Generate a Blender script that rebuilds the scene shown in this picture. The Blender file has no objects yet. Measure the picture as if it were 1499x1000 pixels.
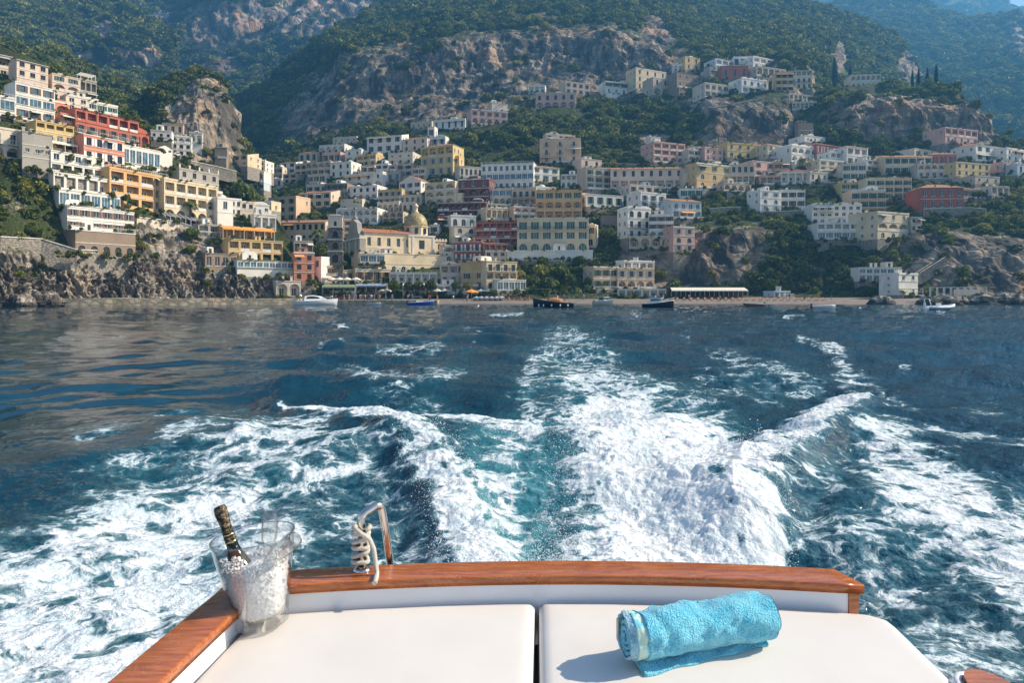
import bpy, bmesh, math, random
import numpy as np
from mathutils import Vector, Matrix, Euler

# ------------------------------------------------------------ camera, light, exposure
SC = bpy.context.scene
COL = SC.collection
CAM_Z = 2.2
F = 1000.0            # focal length in photograph pixels (24 mm lens)
CX, HY = 749.5, 433.0 # principal column and horizon row

cam_d = bpy.data.cameras.new('camera'); cam = bpy.data.objects.new('camera', cam_d); COL.objects.link(cam)
cam.location = (0, 0, CAM_Z); cam.rotation_euler = (math.radians(90), 0, 0)
cam_d.lens = 24.0; cam_d.sensor_width = 36.0; cam_d.shift_y = -(500 - HY) / 1499.0
cam_d.clip_start = 0.05; cam_d.clip_end = 12000
SC.camera = cam

SUN_EL, SUN_AZ = math.radians(37), math.radians(10)   # azimuth measured from +X towards +Y
w = bpy.data.worlds.new('World'); SC.world = w; w.use_nodes = True
nt = w.node_tree
sky = nt.nodes.new('ShaderNodeTexSky'); sky.sky_type = 'NISHITA'; sky.sun_disc = False
sky.sun_elevation = SUN_EL; sky.sun_rotation = math.pi / 2 - SUN_AZ
sky.air_density = 1.0; sky.dust_density = 1.0; sky.ozone_density = 1.0
bgn = nt.nodes['Background']; bgn.inputs[1].default_value = 0.09
nt.links.new(sky.outputs[0], bgn.inputs[0])
sun_d = bpy.data.lights.new('sun', 'SUN'); sun_d.energy = 5.0; sun_d.angle = math.radians(0.5); sun_d.color = (1.0, 0.86, 0.67)
sun = bpy.data.objects.new('sun', sun_d); COL.objects.link(sun)
sdir = Vector((math.cos(SUN_AZ) * math.cos(SUN_EL), math.sin(SUN_AZ) * math.cos(SUN_EL), math.sin(SUN_EL)))
sun.rotation_euler = sdir.to_track_quat('Z', 'Y').to_euler()
SC.view_settings.view_transform = 'Standard'; SC.view_settings.look = 'None'
SC.view_settings.exposure = 1.0; SC.view_settings.gamma = 1
SC.cycles.use_denoising = True
SC.cycles.max_bounces = 7; SC.cycles.diffuse_bounces = 3; SC.cycles.glossy_bounces = 3
SC.cycles.transmission_bounces = 7; SC.cycles.volume_bounces = 0; SC.cycles.transparent_max_bounces = 16
SC.cycles.caustics_reflective = False; SC.cycles.caustics_refractive = False
SC.cycles.sample_clamp_indirect = 6

R = random.Random(7)
rng = np.random.default_rng(5)

def at(px, py, D):
    return Vector(((px - CX) / F * D, D, CAM_Z + (HY - py) / F * D))

# ------------------------------------------------------------ noise in numpy
_perm = np.random.default_rng(11).permutation(256).astype(np.int32)
_perm = np.concatenate([_perm, _perm, _perm])
_g = np.random.default_rng(12).normal(size=(256, 3)); _g /= np.linalg.norm(_g, axis=1)[:, None]
_g = _g.astype(np.float32)
def pn(x, y, z=0.0):
    x = np.asarray(x, np.float32); y = np.asarray(y, np.float32); z = np.broadcast_to(np.float32(z), x.shape) if np.ndim(z) == 0 else np.asarray(z, np.float32)
    xi = np.floor(x).astype(np.int32); yi = np.floor(y).astype(np.int32); zi = np.floor(z).astype(np.int32)
    fx, fy, fz = x - xi, y - yi, z - zi
    u, v, s = [t * t * t * (t * (t * 6 - 15) + 10) for t in (fx, fy, fz)]
    xi &= 255; yi &= 255; zi &= 255
    def gr(dx, dy, dz):
        h = _perm[_perm[_perm[xi + dx] + yi + dy] + zi + dz]
        g = _g[h]
        return g[..., 0] * (fx - dx) + g[..., 1] * (fy - dy) + g[..., 2] * (fz - dz)
    a = gr(0, 0, 0); a += u * (gr(1, 0, 0) - a)
    b = gr(0, 1, 0); b += u * (gr(1, 1, 0) - b)
    a += v * (b - a)
    c = gr(0, 0, 1); c += u * (gr(1, 0, 1) - c)
    d = gr(0, 1, 1); d += u * (gr(1, 1, 1) - d)
    c += v * (d - c)
    return (a + s * (c - a)) * 1.6
def fbm(x, y, z=0.0, o=4, l=2.0, g=0.5):
    t = 0; a = 1.0; n = 0
    for k in range(o):
        t = t + a * pn(x * l ** k + 17.3 * k, y * l ** k - 9.1 * k, z * l ** k + 3.3 * k); n += a; a *= g
    return t / n
def ridged(x, y, z=0.0, o=4):
    t = 0; a = 1.0; n = 0
    for k in range(o):
        t = t + a * (1 - 2 * np.abs(pn(x * 2 ** k + 5.7 * k, y * 2 ** k, z * 2 ** k - 2.2 * k))); n += a; a *= 0.5
    return t / n
def sm(a, b, x):
    t = np.clip((x - a) / (b - a), 0, 1); return t * t * (3 - 2 * t)

# ------------------------------------------------------------ mesh helpers
def np_mesh(name, V, Fq, smooth=True, attrs=None, mats=None, midx=None):
    """V (n,3), Fq (m,k) faces with k corners."""
    me = bpy.data.meshes.new(name)
    V = np.ascontiguousarray(V, np.float32); Fq = np.ascontiguousarray(Fq, np.int32)
    me.vertices.add(len(V)); me.vertices.foreach_set('co', V.ravel())
    k = Fq.shape[1]
    me.loops.add(Fq.size); me.loops.foreach_set('vertex_index', Fq.ravel())
    me.polygons.add(len(Fq)); me.polygons.foreach_set('loop_start', np.arange(0, Fq.size, k, dtype=np.int32))
    me.update(calc_edges=True)
    me.polygons.foreach_set('use_smooth', np.full(len(Fq), smooth))
    if midx is not None: me.polygons.foreach_set('material_index', np.asarray(midx, np.int32))
    for n, a in (attrs or {}).items():
        a = np.asarray(a, np.float32)
        if a.ndim == 1:
            at_ = me.attributes.new(n, 'FLOAT', 'POINT'); at_.data.foreach_set('value', a)
        else:
            at_ = me.attributes.new(n, 'FLOAT_VECTOR', 'POINT'); at_.data.foreach_set('vector', a.ravel())
    for m in (mats or []): me.materials.append(m)
    return me

def grid_faces(nv, nu):
    i = np.arange(nv * nu).reshape(nv, nu)
    return np.stack([i[:-1, :-1], i[:-1, 1:], i[1:, 1:], i[1:, :-1]], -1).reshape(-1, 4)

def link(name, me, parent=None, loc=None, rot=None):
    o = bpy.data.objects.new(name, me); COL.objects.link(o)
    if parent: o.parent = parent
    if loc is not None: o.location = loc
    if rot is not None: o.rotation_euler = rot
    return o
def tag(o, label=None, cat=None, group=None, kind=None):
    if label: o['label'] = label
    if cat: o['category'] = cat
    if group: o['group'] = group
    if kind: o['kind'] = kind
    return o
def thing(name, label, cat, loc=(0, 0, 0), rz=0, group=None):
    o = bpy.data.objects.new(name, None); COL.objects.link(o)
    o.location = loc; o.rotation_euler = (0, 0, rz); o.empty_display_size = 0.5
    return tag(o, label, cat, group)

class MB:
    """collects polygons with a material slot each, then links them as one mesh object"""
    def __init__(s): s.v = []; s.f = []; s.m = []; s.mats = []; s.sm = []
    def slot(s, m):
        if m not in s.mats: s.mats.append(m)
        return s.mats.index(m)
    def poly(s, pts, m, smooth=False):
        b = len(s.v); s.v.extend([tuple(p) for p in pts]); s.f.append(tuple(range(b, b + len(pts)))); s.m.append(s.slot(m)); s.sm.append(smooth)
    def box(s, x0, x1, y0, y1, z0, z1, m, taper=None):
        b = len(s.v); k = s.slot(m)
        t = taper or 0
        s.v += [(x0, y0, z0), (x1, y0, z0), (x1, y1, z0), (x0, y1, z0), (x0 + t, y0 + t, z1), (x1 - t, y0 + t, z1), (x1 - t, y1 - t, z1), (x0 + t, y1 - t, z1)]
        for q in ((3, 2, 1, 0), (4, 5, 6, 7), (0, 1, 5, 4), (1, 2, 6, 5), (2, 3, 7, 6), (3, 0, 4, 7)):
            s.f.append(tuple(b + i for i in q)); s.m.append(k); s.sm.append(False)
    def ring(s, rings, m, smooth=True, cap0=True, cap1=True, close=True):
        """rings: list of lists of points; skins them"""
        b = len(s.v); n = len(rings[0]); k = s.slot(m)
        for r in rings: s.v += [tuple(p) for p in r]
        for i in range(len(rings) - 1):
            for j in range(n if close else n - 1):
                a, c = b + i * n + j, b + i * n + (j + 1) % n
                s.f.append((a, c, c + n, a + n)); s.m.append(k); s.sm.append(smooth)
        if cap0: s.f.append(tuple(b + j for j in range(n - 1, -1, -1))); s.m.append(k); s.sm.append(False)
        if cap1: s.f.append(tuple(b + (len(rings) - 1) * n + j for j in range(n))); s.m.append(k); s.sm.append(False)
    def lathe(s, prof, m, n=12, c=(0, 0, 0), smooth=True, sx=1, sy=1, cap0=True, cap1=True):
        s.ring([[(c[0] + r * sx * math.cos(2 * math.pi * j / n), c[1] + r * sy * math.sin(2 * math.pi * j / n), c[2] + z) for j in range(n)] for r, z in prof], m, smooth, cap0, cap1)
    def tube(s, pts, r, m, n=6, smooth=True):
        pts = [Vector(p) for p in pts]; rr = r if isinstance(r, (list, tuple)) else [r] * len(pts)
        rings = []; up = None
        for i, p in enumerate(pts):
            t = (pts[min(i + 1, len(pts) - 1)] - pts[max(i - 1, 0)]).normalized()
            if up is None:
                up = Vector((0, 0, 1)) if abs(t.z) < .9 else Vector((1, 0, 0))
            a = t.cross(up).normalized(); up = a.cross(t).normalized()
            rings.append([p + (a * math.cos(q) + up * math.sin(q)) * rr[i] for q in [2 * math.pi * j / n for j in range(n)]])
        s.ring(rings, m, smooth)
    def mesh(s, name='mesh'):
        me = bpy.data.meshes.new(name); me.from_pydata(s.v, [], s.f)
        for m in s.mats: me.materials.append(m)
        me.polygons.foreach_set('material_index', s.m); me.polygons.foreach_set('use_smooth', s.sm)
        me.update(); return me
    def build(s, name, parent=None, loc=None, rot=None): return link(name, s.mesh(name), parent, loc, rot)

# ------------------------------------------------------------ material helpers
class NB:
    def __init__(s, name):
        s.mat = bpy.data.materials.new(name); s.mat.use_nodes = True
        s.t = s.mat.node_tree; s.b = s.t.nodes['Principled BSDF']; s.o = s.t.nodes['Material Output']
    def n(s, typ, **kw):
        nd = s.t.nodes.new(typ)
        for k, v in kw.items():
            if k.startswith('_'): nd.inputs[int(k[1:])].default_value = v
            elif k.startswith('i_'): nd.inputs[k[2:].replace('_', ' ')].default_value = v
            else: setattr(nd, k, v)
        return nd
    def l(s, a, b): s.t.links.new(a, b)
    def inp(s, nd, i, v):
        if hasattr(v, 'is_output') or isinstance(v, bpy.types.NodeSocket): s.l(v, nd.inputs[i])
        else: nd.inputs[i].default_value = v
    def math(s, op, a, b=None, clamp=False, c=None):
        nd = s.n('ShaderNodeMath', operation=op); nd.use_clamp = clamp
        s.inp(nd, 0, a)
        if b is not None: s.inp(nd, 1, b)
        if c is not None: s.inp(nd, 2, c)
        return nd.outputs[0]
    def mix(s, f, a, b):
        nd = s.n('ShaderNodeMix', data_type='RGBA')
        s.inp(nd, 0, f)
        for i, v in ((6, a), (7, b)):
            if isinstance(v, (tuple, list)) and len(v) == 3: v = (*v, 1)
            s.inp(nd, i, v)
        return nd.outputs[2]
    def rng(s, v, a, b, c=0, d=1, smooth=True):
        nd = s.n('ShaderNodeMapRange'); nd.interpolation_type = 'SMOOTHSTEP' if smooth else 'LINEAR'
        s.inp(nd, 0, v); s.inp(nd, 1, a); s.inp(nd, 2, b); s.inp(nd, 3, c); s.inp(nd, 4, d)
        return nd.outputs[0]
    def attr(s, name): return s.n('ShaderNodeAttribute', attribute_name=name).outputs['Fac']
    def pos(s): return s.n('ShaderNodeNewGeometry').outputs['Position']
    def obj(s): return s.n('ShaderNodeTexCoord').outputs['Object']
    def mapv(s, v, sc=(1, 1, 1), rot=(0, 0, 0)):
        nd = s.n('ShaderNodeMapping'); s.l(v, nd.inputs[0]); nd.inputs['Scale'].default_value = sc; nd.inputs['Rotation'].default_value = rot
        return nd.outputs[0]
    def noise(s, v, scale, detail=4, rough=.55, dist=0):
        nd = s.n('ShaderNodeTexNoise'); s.l(v, nd.inputs['Vector'])
        nd.inputs['Scale'].default_value = scale; nd.inputs['Detail'].default_value = detail; nd.inputs['Roughness'].default_value = rough; nd.inputs['Distortion'].default_value = dist
        return nd.outputs[0]
    def vor(s, v, scale, feature='F1', rand=1):
        nd = s.n('ShaderNodeTexVoronoi', feature=feature); s.l(v, nd.inputs['Vector']); nd.inputs['Scale'].default_value = scale; nd.inputs['Randomness'].default_value = rand
        return nd.outputs['Distance']
    def bump(s, h, strength=.5, dist=.1, normal=None):
        nd = s.n('ShaderNodeBump'); s.l(h, nd.inputs['Height']); nd.inputs['Strength'].default_value = strength; nd.inputs['Distance'].default_value = dist
        if normal is not None: s.l(normal, nd.inputs['Normal'])
        return nd.outputs[0]
    def col(s, c): s.inp(s.b, s.b.inputs.find('Base Color'), (*c, 1) if isinstance(c, tuple) and len(c) == 3 else c)
    def set(s, **kw):
        for k, v in kw.items():
            i = s.b.inputs.find(k.replace('_', ' ')); s.inp(s.b, i, v)

_mc = {}
def simple(name, c, rough=.6, metal=0, var=.15, scale=3.0, bump=0, **kw):
    """plain painted or dull surface with slight worn variation"""
    if name in _mc: return _mc[name]
    n = NB(name); v = n.pos()
    f = n.noise(v, scale, 4)
    n.col(n.mix(n.rng(f, .3, .7), tuple(x * (1 - var) for x in c), tuple(min(1, x * (1 + var)) for x in c)))
    n.set(Roughness=rough, Metallic=metal, **kw)
    if bump: n.set(Normal=n.bump(n.noise(v, scale * 4, 4), bump, .05))
    _mc[name] = n.mat
    return n.mat
# ------------------------------------------------------------ terrain
def rock_ground_mat(name, green=(.050, .072, .018), dry=(.10, .09, .045), rock=(.36, .29, .215), stain=(.46, .22, .10), dark=(.05, .046, .04), sc=.05):
    n = NB(name); p = n.pos()
    rk = n.attr('rock')
    streak = n.mapv(p, (1, 1, .11))
    a = n.noise(streak, sc * 2.2, 8, .62, .3)
    b = n.noise(p, sc * .6, 5, .6)
    c = n.noise(streak, sc * 8, 6, .65)
    crack = n.vor(n.mapv(p, (1, 1, .45)), sc * 4, 'DISTANCE_TO_EDGE')
    rc = n.mix(n.rng(a, .42, .60), dark, rock)
    rc = n.mix(n.rng(b, .50, .64), rc, n.mix(n.rng(c, .35, .65), stain, rock))
    bed = n.noise(n.mapv(p, (.25, .25, 2.2), (.12, .06, 0)), sc * 3.2, 4, .6)     # bedding planes
    rc = n.mix(n.rng(bed, .46, .56, .45, 0), rc, dark)
    rc = n.mix(n.rng(c, .32, .52, .6, 0), rc, dark)
    rc = n.mix(n.rng(crack, 0, .06, .5, 0), rc, dark)
    g = n.mix(n.rng(n.noise(p, sc * 3, 5), .42, .68), green, dry)
    g = n.mix(n.rng(n.noise(p, sc * 14, 3), .4, .6), g, tuple(x * .5 for x in green))
    edge = n.noise(p, sc * 7, 6, .7)
    f = n.rng(n.math('ADD', rk, n.math('MULTIPLY', n.math('SUBTRACT', edge, .5), 1.6)), .38, .52)
    z_ = n.n('ShaderNodeSeparateXYZ'); n.l(p, z_.inputs[0])     # wet, algae-dark band along the waterline
    wet = n.rng(n.math('ADD', z_.outputs[2], n.math('MULTIPLY', n.math('SUBTRACT', c, .5), 1.6)), .5, 1.3, .8, 0)
    cl = n.mix(f, g, rc); cl = n.mix(wet, cl, (.035, .034, .026))
    n.col(cl); n.set(Roughness=.95); n.b.inputs['Specular IOR Level'].default_value = .15
    h = n.math('ADD', n.math('MULTIPLY', a, 1.0), n.math('MULTIPLY', c, .5))
    h = n.math('ADD', h, n.rng(crack, 0, .1, 0, .3))
    n.set(Normal=n.bump(h, 1.0, .9 / sc * .05))
    return n.mat
M_HILL = rock_ground_mat('hill_ground')
M_FAR = rock_ground_mat('mountain_ground', sc=.02, rock=(.42, .35, .28))
M_SHORE = rock_ground_mat('shore_rock_ground', rock=(.44, .385, .315), dark=(.075, .066, .055), stain=(.40, .28, .18), sc=.20)

class Sheet:
    def __init__(s, cols):
        s.px = np.array([c[0] for c in cols], float)
        s.t = [(np.array([p[0] for p in c[1]], float)[::-1], np.array([p[1] for p in c[1]], float)[::-1]) for c in cols]
        s.bot = np.array([c[1][0][0] for c in cols], float); s.top = np.array([c[1][-1][0] for c in cols], float)
    def D(s, px, py):
        px = np.asarray(px, float); py = np.asarray(py, float)
        tab = np.stack([np.interp(py, t[0], t[1]) for t in s.t])        # (cols, ...)
        u = np.clip(np.interp(px, s.px, np.arange(len(s.px))), 0, len(s.px) - 1 - 1e-6)
        i = u.astype(int); f = u - i
        f = f * f * (3 - 2 * f) * .5 + f * .5
        a = np.take_along_axis(tab, i[None], 0)[0]; b = np.take_along_axis(tab, (i + 1)[None], 0)[0]
        return a * (1 - f) + b * f
    def build(s, name, mat, nu, nv, amp, blobs, back=6, backstep=25, cliff=1.0, seed=0, damp=None, nearamp=None, flute=1.0, silh=6):
        px = np.linspace(s.px[0], s.px[-1], nu)
        top = np.interp(px, s.px, s.top); bot = np.interp(px, s.px, s.bot)
        k = np.hanning(9); k /= k.sum()
        top = np.convolve(np.pad(top, 4, 'edge'), k, 'valid')
        top = top + silh * fbm(px / 45.0 + seed, px * 0 + seed * 1.7, o=5)
        v = np.linspace(0, 1, nv)[:, None]
        PY = bot[None] * (1 - v) + top[None] * v; PX = np.broadcast_to(px[None], PY.shape)
        Dm = s.D(PX, PY)
        kk = np.hanning(7); kk /= kk.sum()
        Dm = np.apply_along_axis(lambda r: np.convolve(np.pad(r, 3, 'edge'), kk, 'valid'), 0, Dm)
        X = (PX - CX) / F * Dm; Y = Dm.copy(); Z = CAM_Z + (HY - PY) / F * Dm
        rock = np.zeros_like(PX)
        for bl in blobs:
            bx, by, rx, ry = bl[:4]; ang = math.radians(bl[4]) if len(bl) > 4 else 0; st = bl[5] if len(bl) > 5 else 1
            dx, dy = PX - bx, PY - by
            q = np.hypot((dx * math.cos(ang) + dy * math.sin(ang)) / rx, (-dx * math.sin(ang) + dy * math.cos(ang)) / ry)
            rock = np.maximum(rock, st * np.clip(1.25 - q * .8, 0, 1))
        X = np.vstack([X[:1] * (1 - 3 / Y[:1]), X]); Z = np.vstack([Z[:1] * 0 - 3.0, Z]); Y = np.vstack([Y[:1] - 3, Y])
        rock = np.vstack([rock[:1], rock]); PX = np.vstack([PX[:1], PX]); PY = np.vstack([PY[:1], PY])
        if back:
            j = np.arange(1, back + 1)[:, None]
            step = backstep * Dm[-1] / 400.0
            Yb = Y[-1] + j * step; Zb = Z[-1] - (j * .55 + (j - 1) ** 2 * .05) * step
            Xb = X[-1] * (Yb / Y[-1])
            X = np.vstack([X, Xb]); Y = np.vstack([Y, Yb]); Z = np.vstack([Z, Zb])
            rock = np.vstack([rock, np.zeros_like(Yb)])
            PX = np.vstack([PX, np.broadcast_to(px, Yb.shape)]); PY = np.vstack([PY, np.broadcast_to(top, Yb.shape)])
        P = np.stack([X, Y, Z], -1)
        du = np.gradient(P, axis=1); dv = np.gradient(P, axis=0)
        Nn = np.cross(du, dv); Nn /= np.linalg.norm(Nn, axis=-1, keepdims=True) + 1e-9
        Nn[Nn[..., 1] > .3] *= 1
        L = amp * 6
        n1 = fbm(X / L + seed, Y / L, Z / L, 5)
        n2 = ridged(X / (L * .42), Y / (L * .42), Z / (L * (2.6 if amp > 2 else 1.3)) + seed, 5) * rock
        n3 = fbm(X / (L * .12), Y / (L * .12), Z / (L * .3) + seed, 4) * rock
        A = amp if damp is None else amp * damp(PX, PY)
        n4 = -np.abs(fbm((X + Z * .6) / (L * .22), Y / (L * .22), (Z - X * .5) / (L * .5) + seed + 9, 3)) * rock
        n5 = -np.abs(pn((X - Z * .3) / (L * .07), Y / (L * .07), Z / (L * .11) + seed)) * rock
        disp = A * (n1 * 1.0 + n2 * (.75 if amp > 2 else .38) * cliff * flute + n3 * .28 * cliff + n4 * (.5 if amp > 2 else 1.5) * cliff + n5 * (.16 if amp > 2 else .42) * cliff)
        P = P + Nn * disp[..., None]
        if name == 'shore_cliff' or nearamp: pass
        s.P, s.N, s.rock, s.PX, s.PY = P, Nn, rock, PX, PY
        me = np_mesh(name, P.reshape(-1, 3), grid_faces(*P.shape[:2]), True, {'rock': rock.ravel()}, [mat])
        o = link(name, me); tag(o, kind='structure'); return o

HILL = Sheet([
 (345, [(442,206),(400,230),(330,300),(280,380),(240,480),(200,560),(150,640)]),
 (400, [(442,204),(400,228),(330,285),(290,330),(250,390),(215,470),(170,520),(112,640)]),
 (450, [(442,204),(392,230),(330,280),(290,318),(240,385),(205,450),(150,500),(72,680)]),
 (500, [(442,204),(390,230),(330,275),(280,315),(230,370),(190,450),(130,490),(70,530),(36,700)]),
 (560, [(442,204),(400,225),(340,265),(290,305),(220,365),(180,440),(150,470),(80,500),(50,580),(2,760)]),
 (650, [(442,204),(420,222),(370,250),(300,285),(250,320),(200,370),(160,440),(140,470),(60,500),(20,600),(-25,800)]),
 (800, [(442,203),(425,215),(378,232),(330,262),(240,320),(190,365),(135,440),(118,480),(40,520),(0,620),(-40,780)]),
 (900, [(442,202),(425,218),(400,228),(345,250),(300,275),(240,315),(150,420),(118,460),(50,500),(15,600),(-35,760)]),
 (980, [(442,200),(428,220),(415,229),(345,238),(300,268),(240,310),(200,350),(120,440),(80,475),(60,520),(0,640),(-30,760)]),
 (1050,[(443,198),(430,222),(340,236),(300,266),(240,308),(212,330),(165,345),(130,390),(90,450),(50,560),(-10,800)]),
 (1150,[(443,195),(432,215),(340,234),(300,264),(240,305),(222,325),(150,345),(120,385),(80,450),(40,560),(0,760)]),
 (1195,[(444,192),(432,212),(345,232),(300,262),(240,302),(200,345),(150,400),(100,470),(50,580),(8,760)]),
 (1250,[(445,189),(432,206),(350,230),(300,258),(240,298),(200,360),(150,480),(100,560),(24,740)]),
 (1310,[(445,186),(430,202),(350,226),(300,254),(240,294),(190,380),(150,520),(50,740)]),
 (1345,[(446,184),(430,198),(350,222),(300,250),(240,291),(150,600),(100,700)]),
 (1400,[(446,182),(430,194),(350,216),(300,244),(240,288),(205,330)]),
 (1499,[(447,179),(430,188),(350,210),(300,238),(240,284),(226,310)]),
 (1640,[(448,176),(430,184),(350,205),(300,232),(262,280)])])
hill_rock = [(600,108,150,46,-8),(505,152,105,36,-24),(720,92,130,44,-6),(870,92,140,50,4),(650,158,120,22,-6),(960,70,25,45,0),(480,165,70,25,-12),(620,165,70,18,-5),(700,135,90,16,-4),
 (560,135,60,20,-10),(1110,185,75,32,-4),(1040,160,50,14,0),(1170,150,22,60,5),(1060,215,60,20),(950,205,50,14,0,.6),(1050,375,60,45),(1080,360,62,34,0,.75),(985,395,50,42),(930,380,40,26,0,.6),(1000,380,30,45),
 (1130,100,30,14,0,.4),(1330,100,22,25,0,.9),(1225,90,12,30,0,.8),(1400,385,120,45,0,.95),(1290,385,40,20,0,.4),(1470,390,80,45),(1180,395,60,20,0,.45),(820,350,60,12,0,.4),(930,330,40,10,0,.3),(800,25,60,10,0,.5)]
HILL.build('hillside', M_HILL, 760, 440, 7.0, hill_rock, damp=lambda px, py: .16 + .84 * sm(215, 120, py) + .45 * sm(330, 360, py) * sm(1000, 1040, px) * (py > 250), silh=5)
SPUR = Sheet([
 (1170,[(255,300),(200,322),(150,360)]),(1240,[(255,298),(215,315),(150,340),(128,400)]),(1300,[(255,296),(215,312),(160,325),(130,370),(124,410)]),
 (1380,[(258,292),(215,305),(160,320),(130,350)]),(1436,[(262,290),(215,302),(162,315)]),(1456,[(265,288),(220,300),(192,310)]),(1476,[(265,287),(232,300),(214,306)]),(1530,[(268,286),(245,292),(238,300)])])
SPUR.build('cypress_hill', M_HILL, 300, 150, 6.0, [(1320,178,110,34,4),(1420,180,45,40,20),(1250,190,40,20,0,.5)], seed=3, damp=lambda px, py: .25 + .75 * sm(225, 195, py), silh=4)
LEFT = Sheet([
 (-260,[(452,108),(360,114),(300,122),(240,132),(150,148),(60,180),(-20,240)]),
 (0, [(449,150),(370,154),(330,158),(260,166),(200,172),(130,190),(62,225)]),
 (100,[(448,161),(365,166),(330,171),(240,178),(160,200),(112,230)]),
 (200,[(447,171),(390,176),(330,186),(240,202),(190,216),(172,240)]),
 (250,[(446,179),(390,185),(320,199),(240,221),(216,240)]),
 (320,[(446,187),(400,193),(340,206),(290,229),(262,250)]),
 (370,[(445,191),(405,197),(350,209),(320,223),(285,262)]),
 (400,[(445,194),(405,200),(350,212),(312,235)]),
 (440,[(444,198),(410,204),(375,216)]),(490,[(444,201),(418,212)])])
left_rock = [(-50,410,120,60),(60,410,110,48),(200,400,110,45),(330,420,110,25),(400,425,60,16),(230,345,70,25),(150,380,90,30),(20,300,30,24,0,.45),(300,350,50,25,0,.9)]
LEFT.build('shore_cliff', M_SHORE, 520, 300, 1.6, left_rock, back=5, backstep=20, seed=7, cliff=1.7, damp=lambda px, py: .35 + 1.3 * sm(360, 395, py), silh=2)
ROCKF = Sheet([
 (120,[(255,236),(170,300)]),(200,[(262,258),(200,290),(150,345)]),(240,[(258,270),(195,296),(140,320),(121,355)]),(290,[(266,282),(215,300),(150,312),(125,330),(104,365)]),
 (322,[(275,290),(225,308),(150,320),(124,350)]),(348,[(285,300),(230,318),(168,340)]),(366,[(295,306),(235,330),(222,340)]),(385,[(300,312),(270,326)])])
M_CRAG = rock_ground_mat('crag_ground', rock=(.42, .345, .26), stain=(.46, .27, .16), dark=(.09, .08, .065), sc=.06)
ROCKF.build('crag_hill', M_CRAG, 260, 170, 5.0, [(300,175,46,52,-14),(330,190,30,48,-10),(270,165,30,22,0,.9),(300,215,50,24)], seed=11, damp=lambda px, py: .4 + .6 * sm(215, 190, py), silh=3)
LOWF = Sheet([(-200,[(130,250),(50,420)]),(0,[(130,250),(56,420)]),(70,[(140,260),(72,430)]),(120,[(165,270),(98,430)]),(160,[(185,280),(116,440)]),(210,[(205,300),(134,440)]),(260,[(215,310),(148,450)]),(330,[(240,330),(160,470)])])
LOWF.build('lower_hill', M_HILL, 200, 100, 7.0, [(200,130,30,8,10,.6),(120,105,20,6,0,.4)], seed=5, silh=4)
E1 = Sheet([(-260,[(150,500),(60,650),(-45,800)]),(0,[(125,560),(60,640),(-32,800)]),(60,[(125,580),(75,650),(30,720),(-22,850)]),(120,[(140,640),(98,690),(65,690),(0,820),(-18,860)]),
 (180,[(140,650),(98,700),(60,700),(2,820)]),(225,[(140,670),(95,708),(70,708),(38,770)]),(252,[(120,680),(78,720),(60,745)])])
E1.build('wooded_mountain', M_FAR, 320, 220, 14.0, [(180,82,62,13,3),(155,42,16,16,10,.9),(215,82,14,22,0),(110,75,25,6,0,.5)], seed=21, silh=4)
E2 = Sheet([(-300,[(120,800),(40,950),(-60,1200)]),(0,[(120,800),(40,950),(-60,1200)]),(250,[(165,720),(110,860),(60,900),(-60,1200)]),(330,[(175,720),(120,830),(80,900),(0,950),(-60,1150)]),
 (450,[(165,760),(100,880),(40,920),(-60,1120)]),(600,[(120,820),(50,900),(-70,1100)]),(780,[(80,840),(-80,1100)])])
E2.build('high_mountain', M_FAR, 420, 260, 20.0, [(330,45,60,38,0,.95),(232,32,22,14,0),(370,30,16,34,5),(460,28,60,34,-5),(500,20,60,40,0),(320,98,26,14,0),(250,105,40,12,0,.9),(420,30,40,20),(60,15,60,10,0,.7)], seed=31, silh=4)
BH = Sheet([(1000,[(120,800),(30,1150)]),(1150,[(200,620),(100,900),(14,1350)]),(1215,[(220,600),(100,900),(2,1350)]),(1290,[(240,560),(100,880),(-8,1300)]),(1360,[(260,520),(120,820),(0,1250)]),
 (1398,[(270,520),(120,820),(18,1200)]),(1446,[(280,500),(120,800),(25,1150)]),(1490,[(290,480),(120,780),(28,1100)]),(1505,[(300,470),(120,760),(50,1050)]),(1620,[(300,450),(150,700),(100,900)])])
BH.build('hazy_mountain', M_FAR, 320, 260, 20.0, [(1485,70,18,40,0,.95),(1450,90,30,14,0,.5),(1400,150,60,8,0,.4),(1330,30,40,6,0,.4)], seed=41, silh=6)
AH = Sheet([(880,[(80,1500),(-14,1950)]),(1000,[(80,1500),(-10,1950)]),(1100,[(80,1500),(-4,1950)]),(1250,[(80,1500),(-12,1950)]),(1380,[(80,1500),(-16,1950)]),(1450,[(100,1450),(-2,1900)]),(1520,[(100,1450),(14,1850)]),(1750,[(120,1400),(70,1800)])])
AH.build('distant_mountain', M_FAR, 160, 80, 26.0, [(1400,10,60,10,0,.4)], seed=51, silh=5)

def ground_D(px, py):
    """distance of the ground that stands nearest at this place of the town"""
    best = 1e9
    for s in (LEFT, ROCKF, SPUR, HILL):
        if s.px[0] <= px <= s.px[-1]:
            t = np.interp(px, s.px, s.top); b = np.interp(px, s.px, s.bot)
            if t - 3 <= py <= b + 3: best = min(best, float(s.D(px, py)))
    return best if best < 1e9 else float(HILL.D(px, py))

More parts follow.
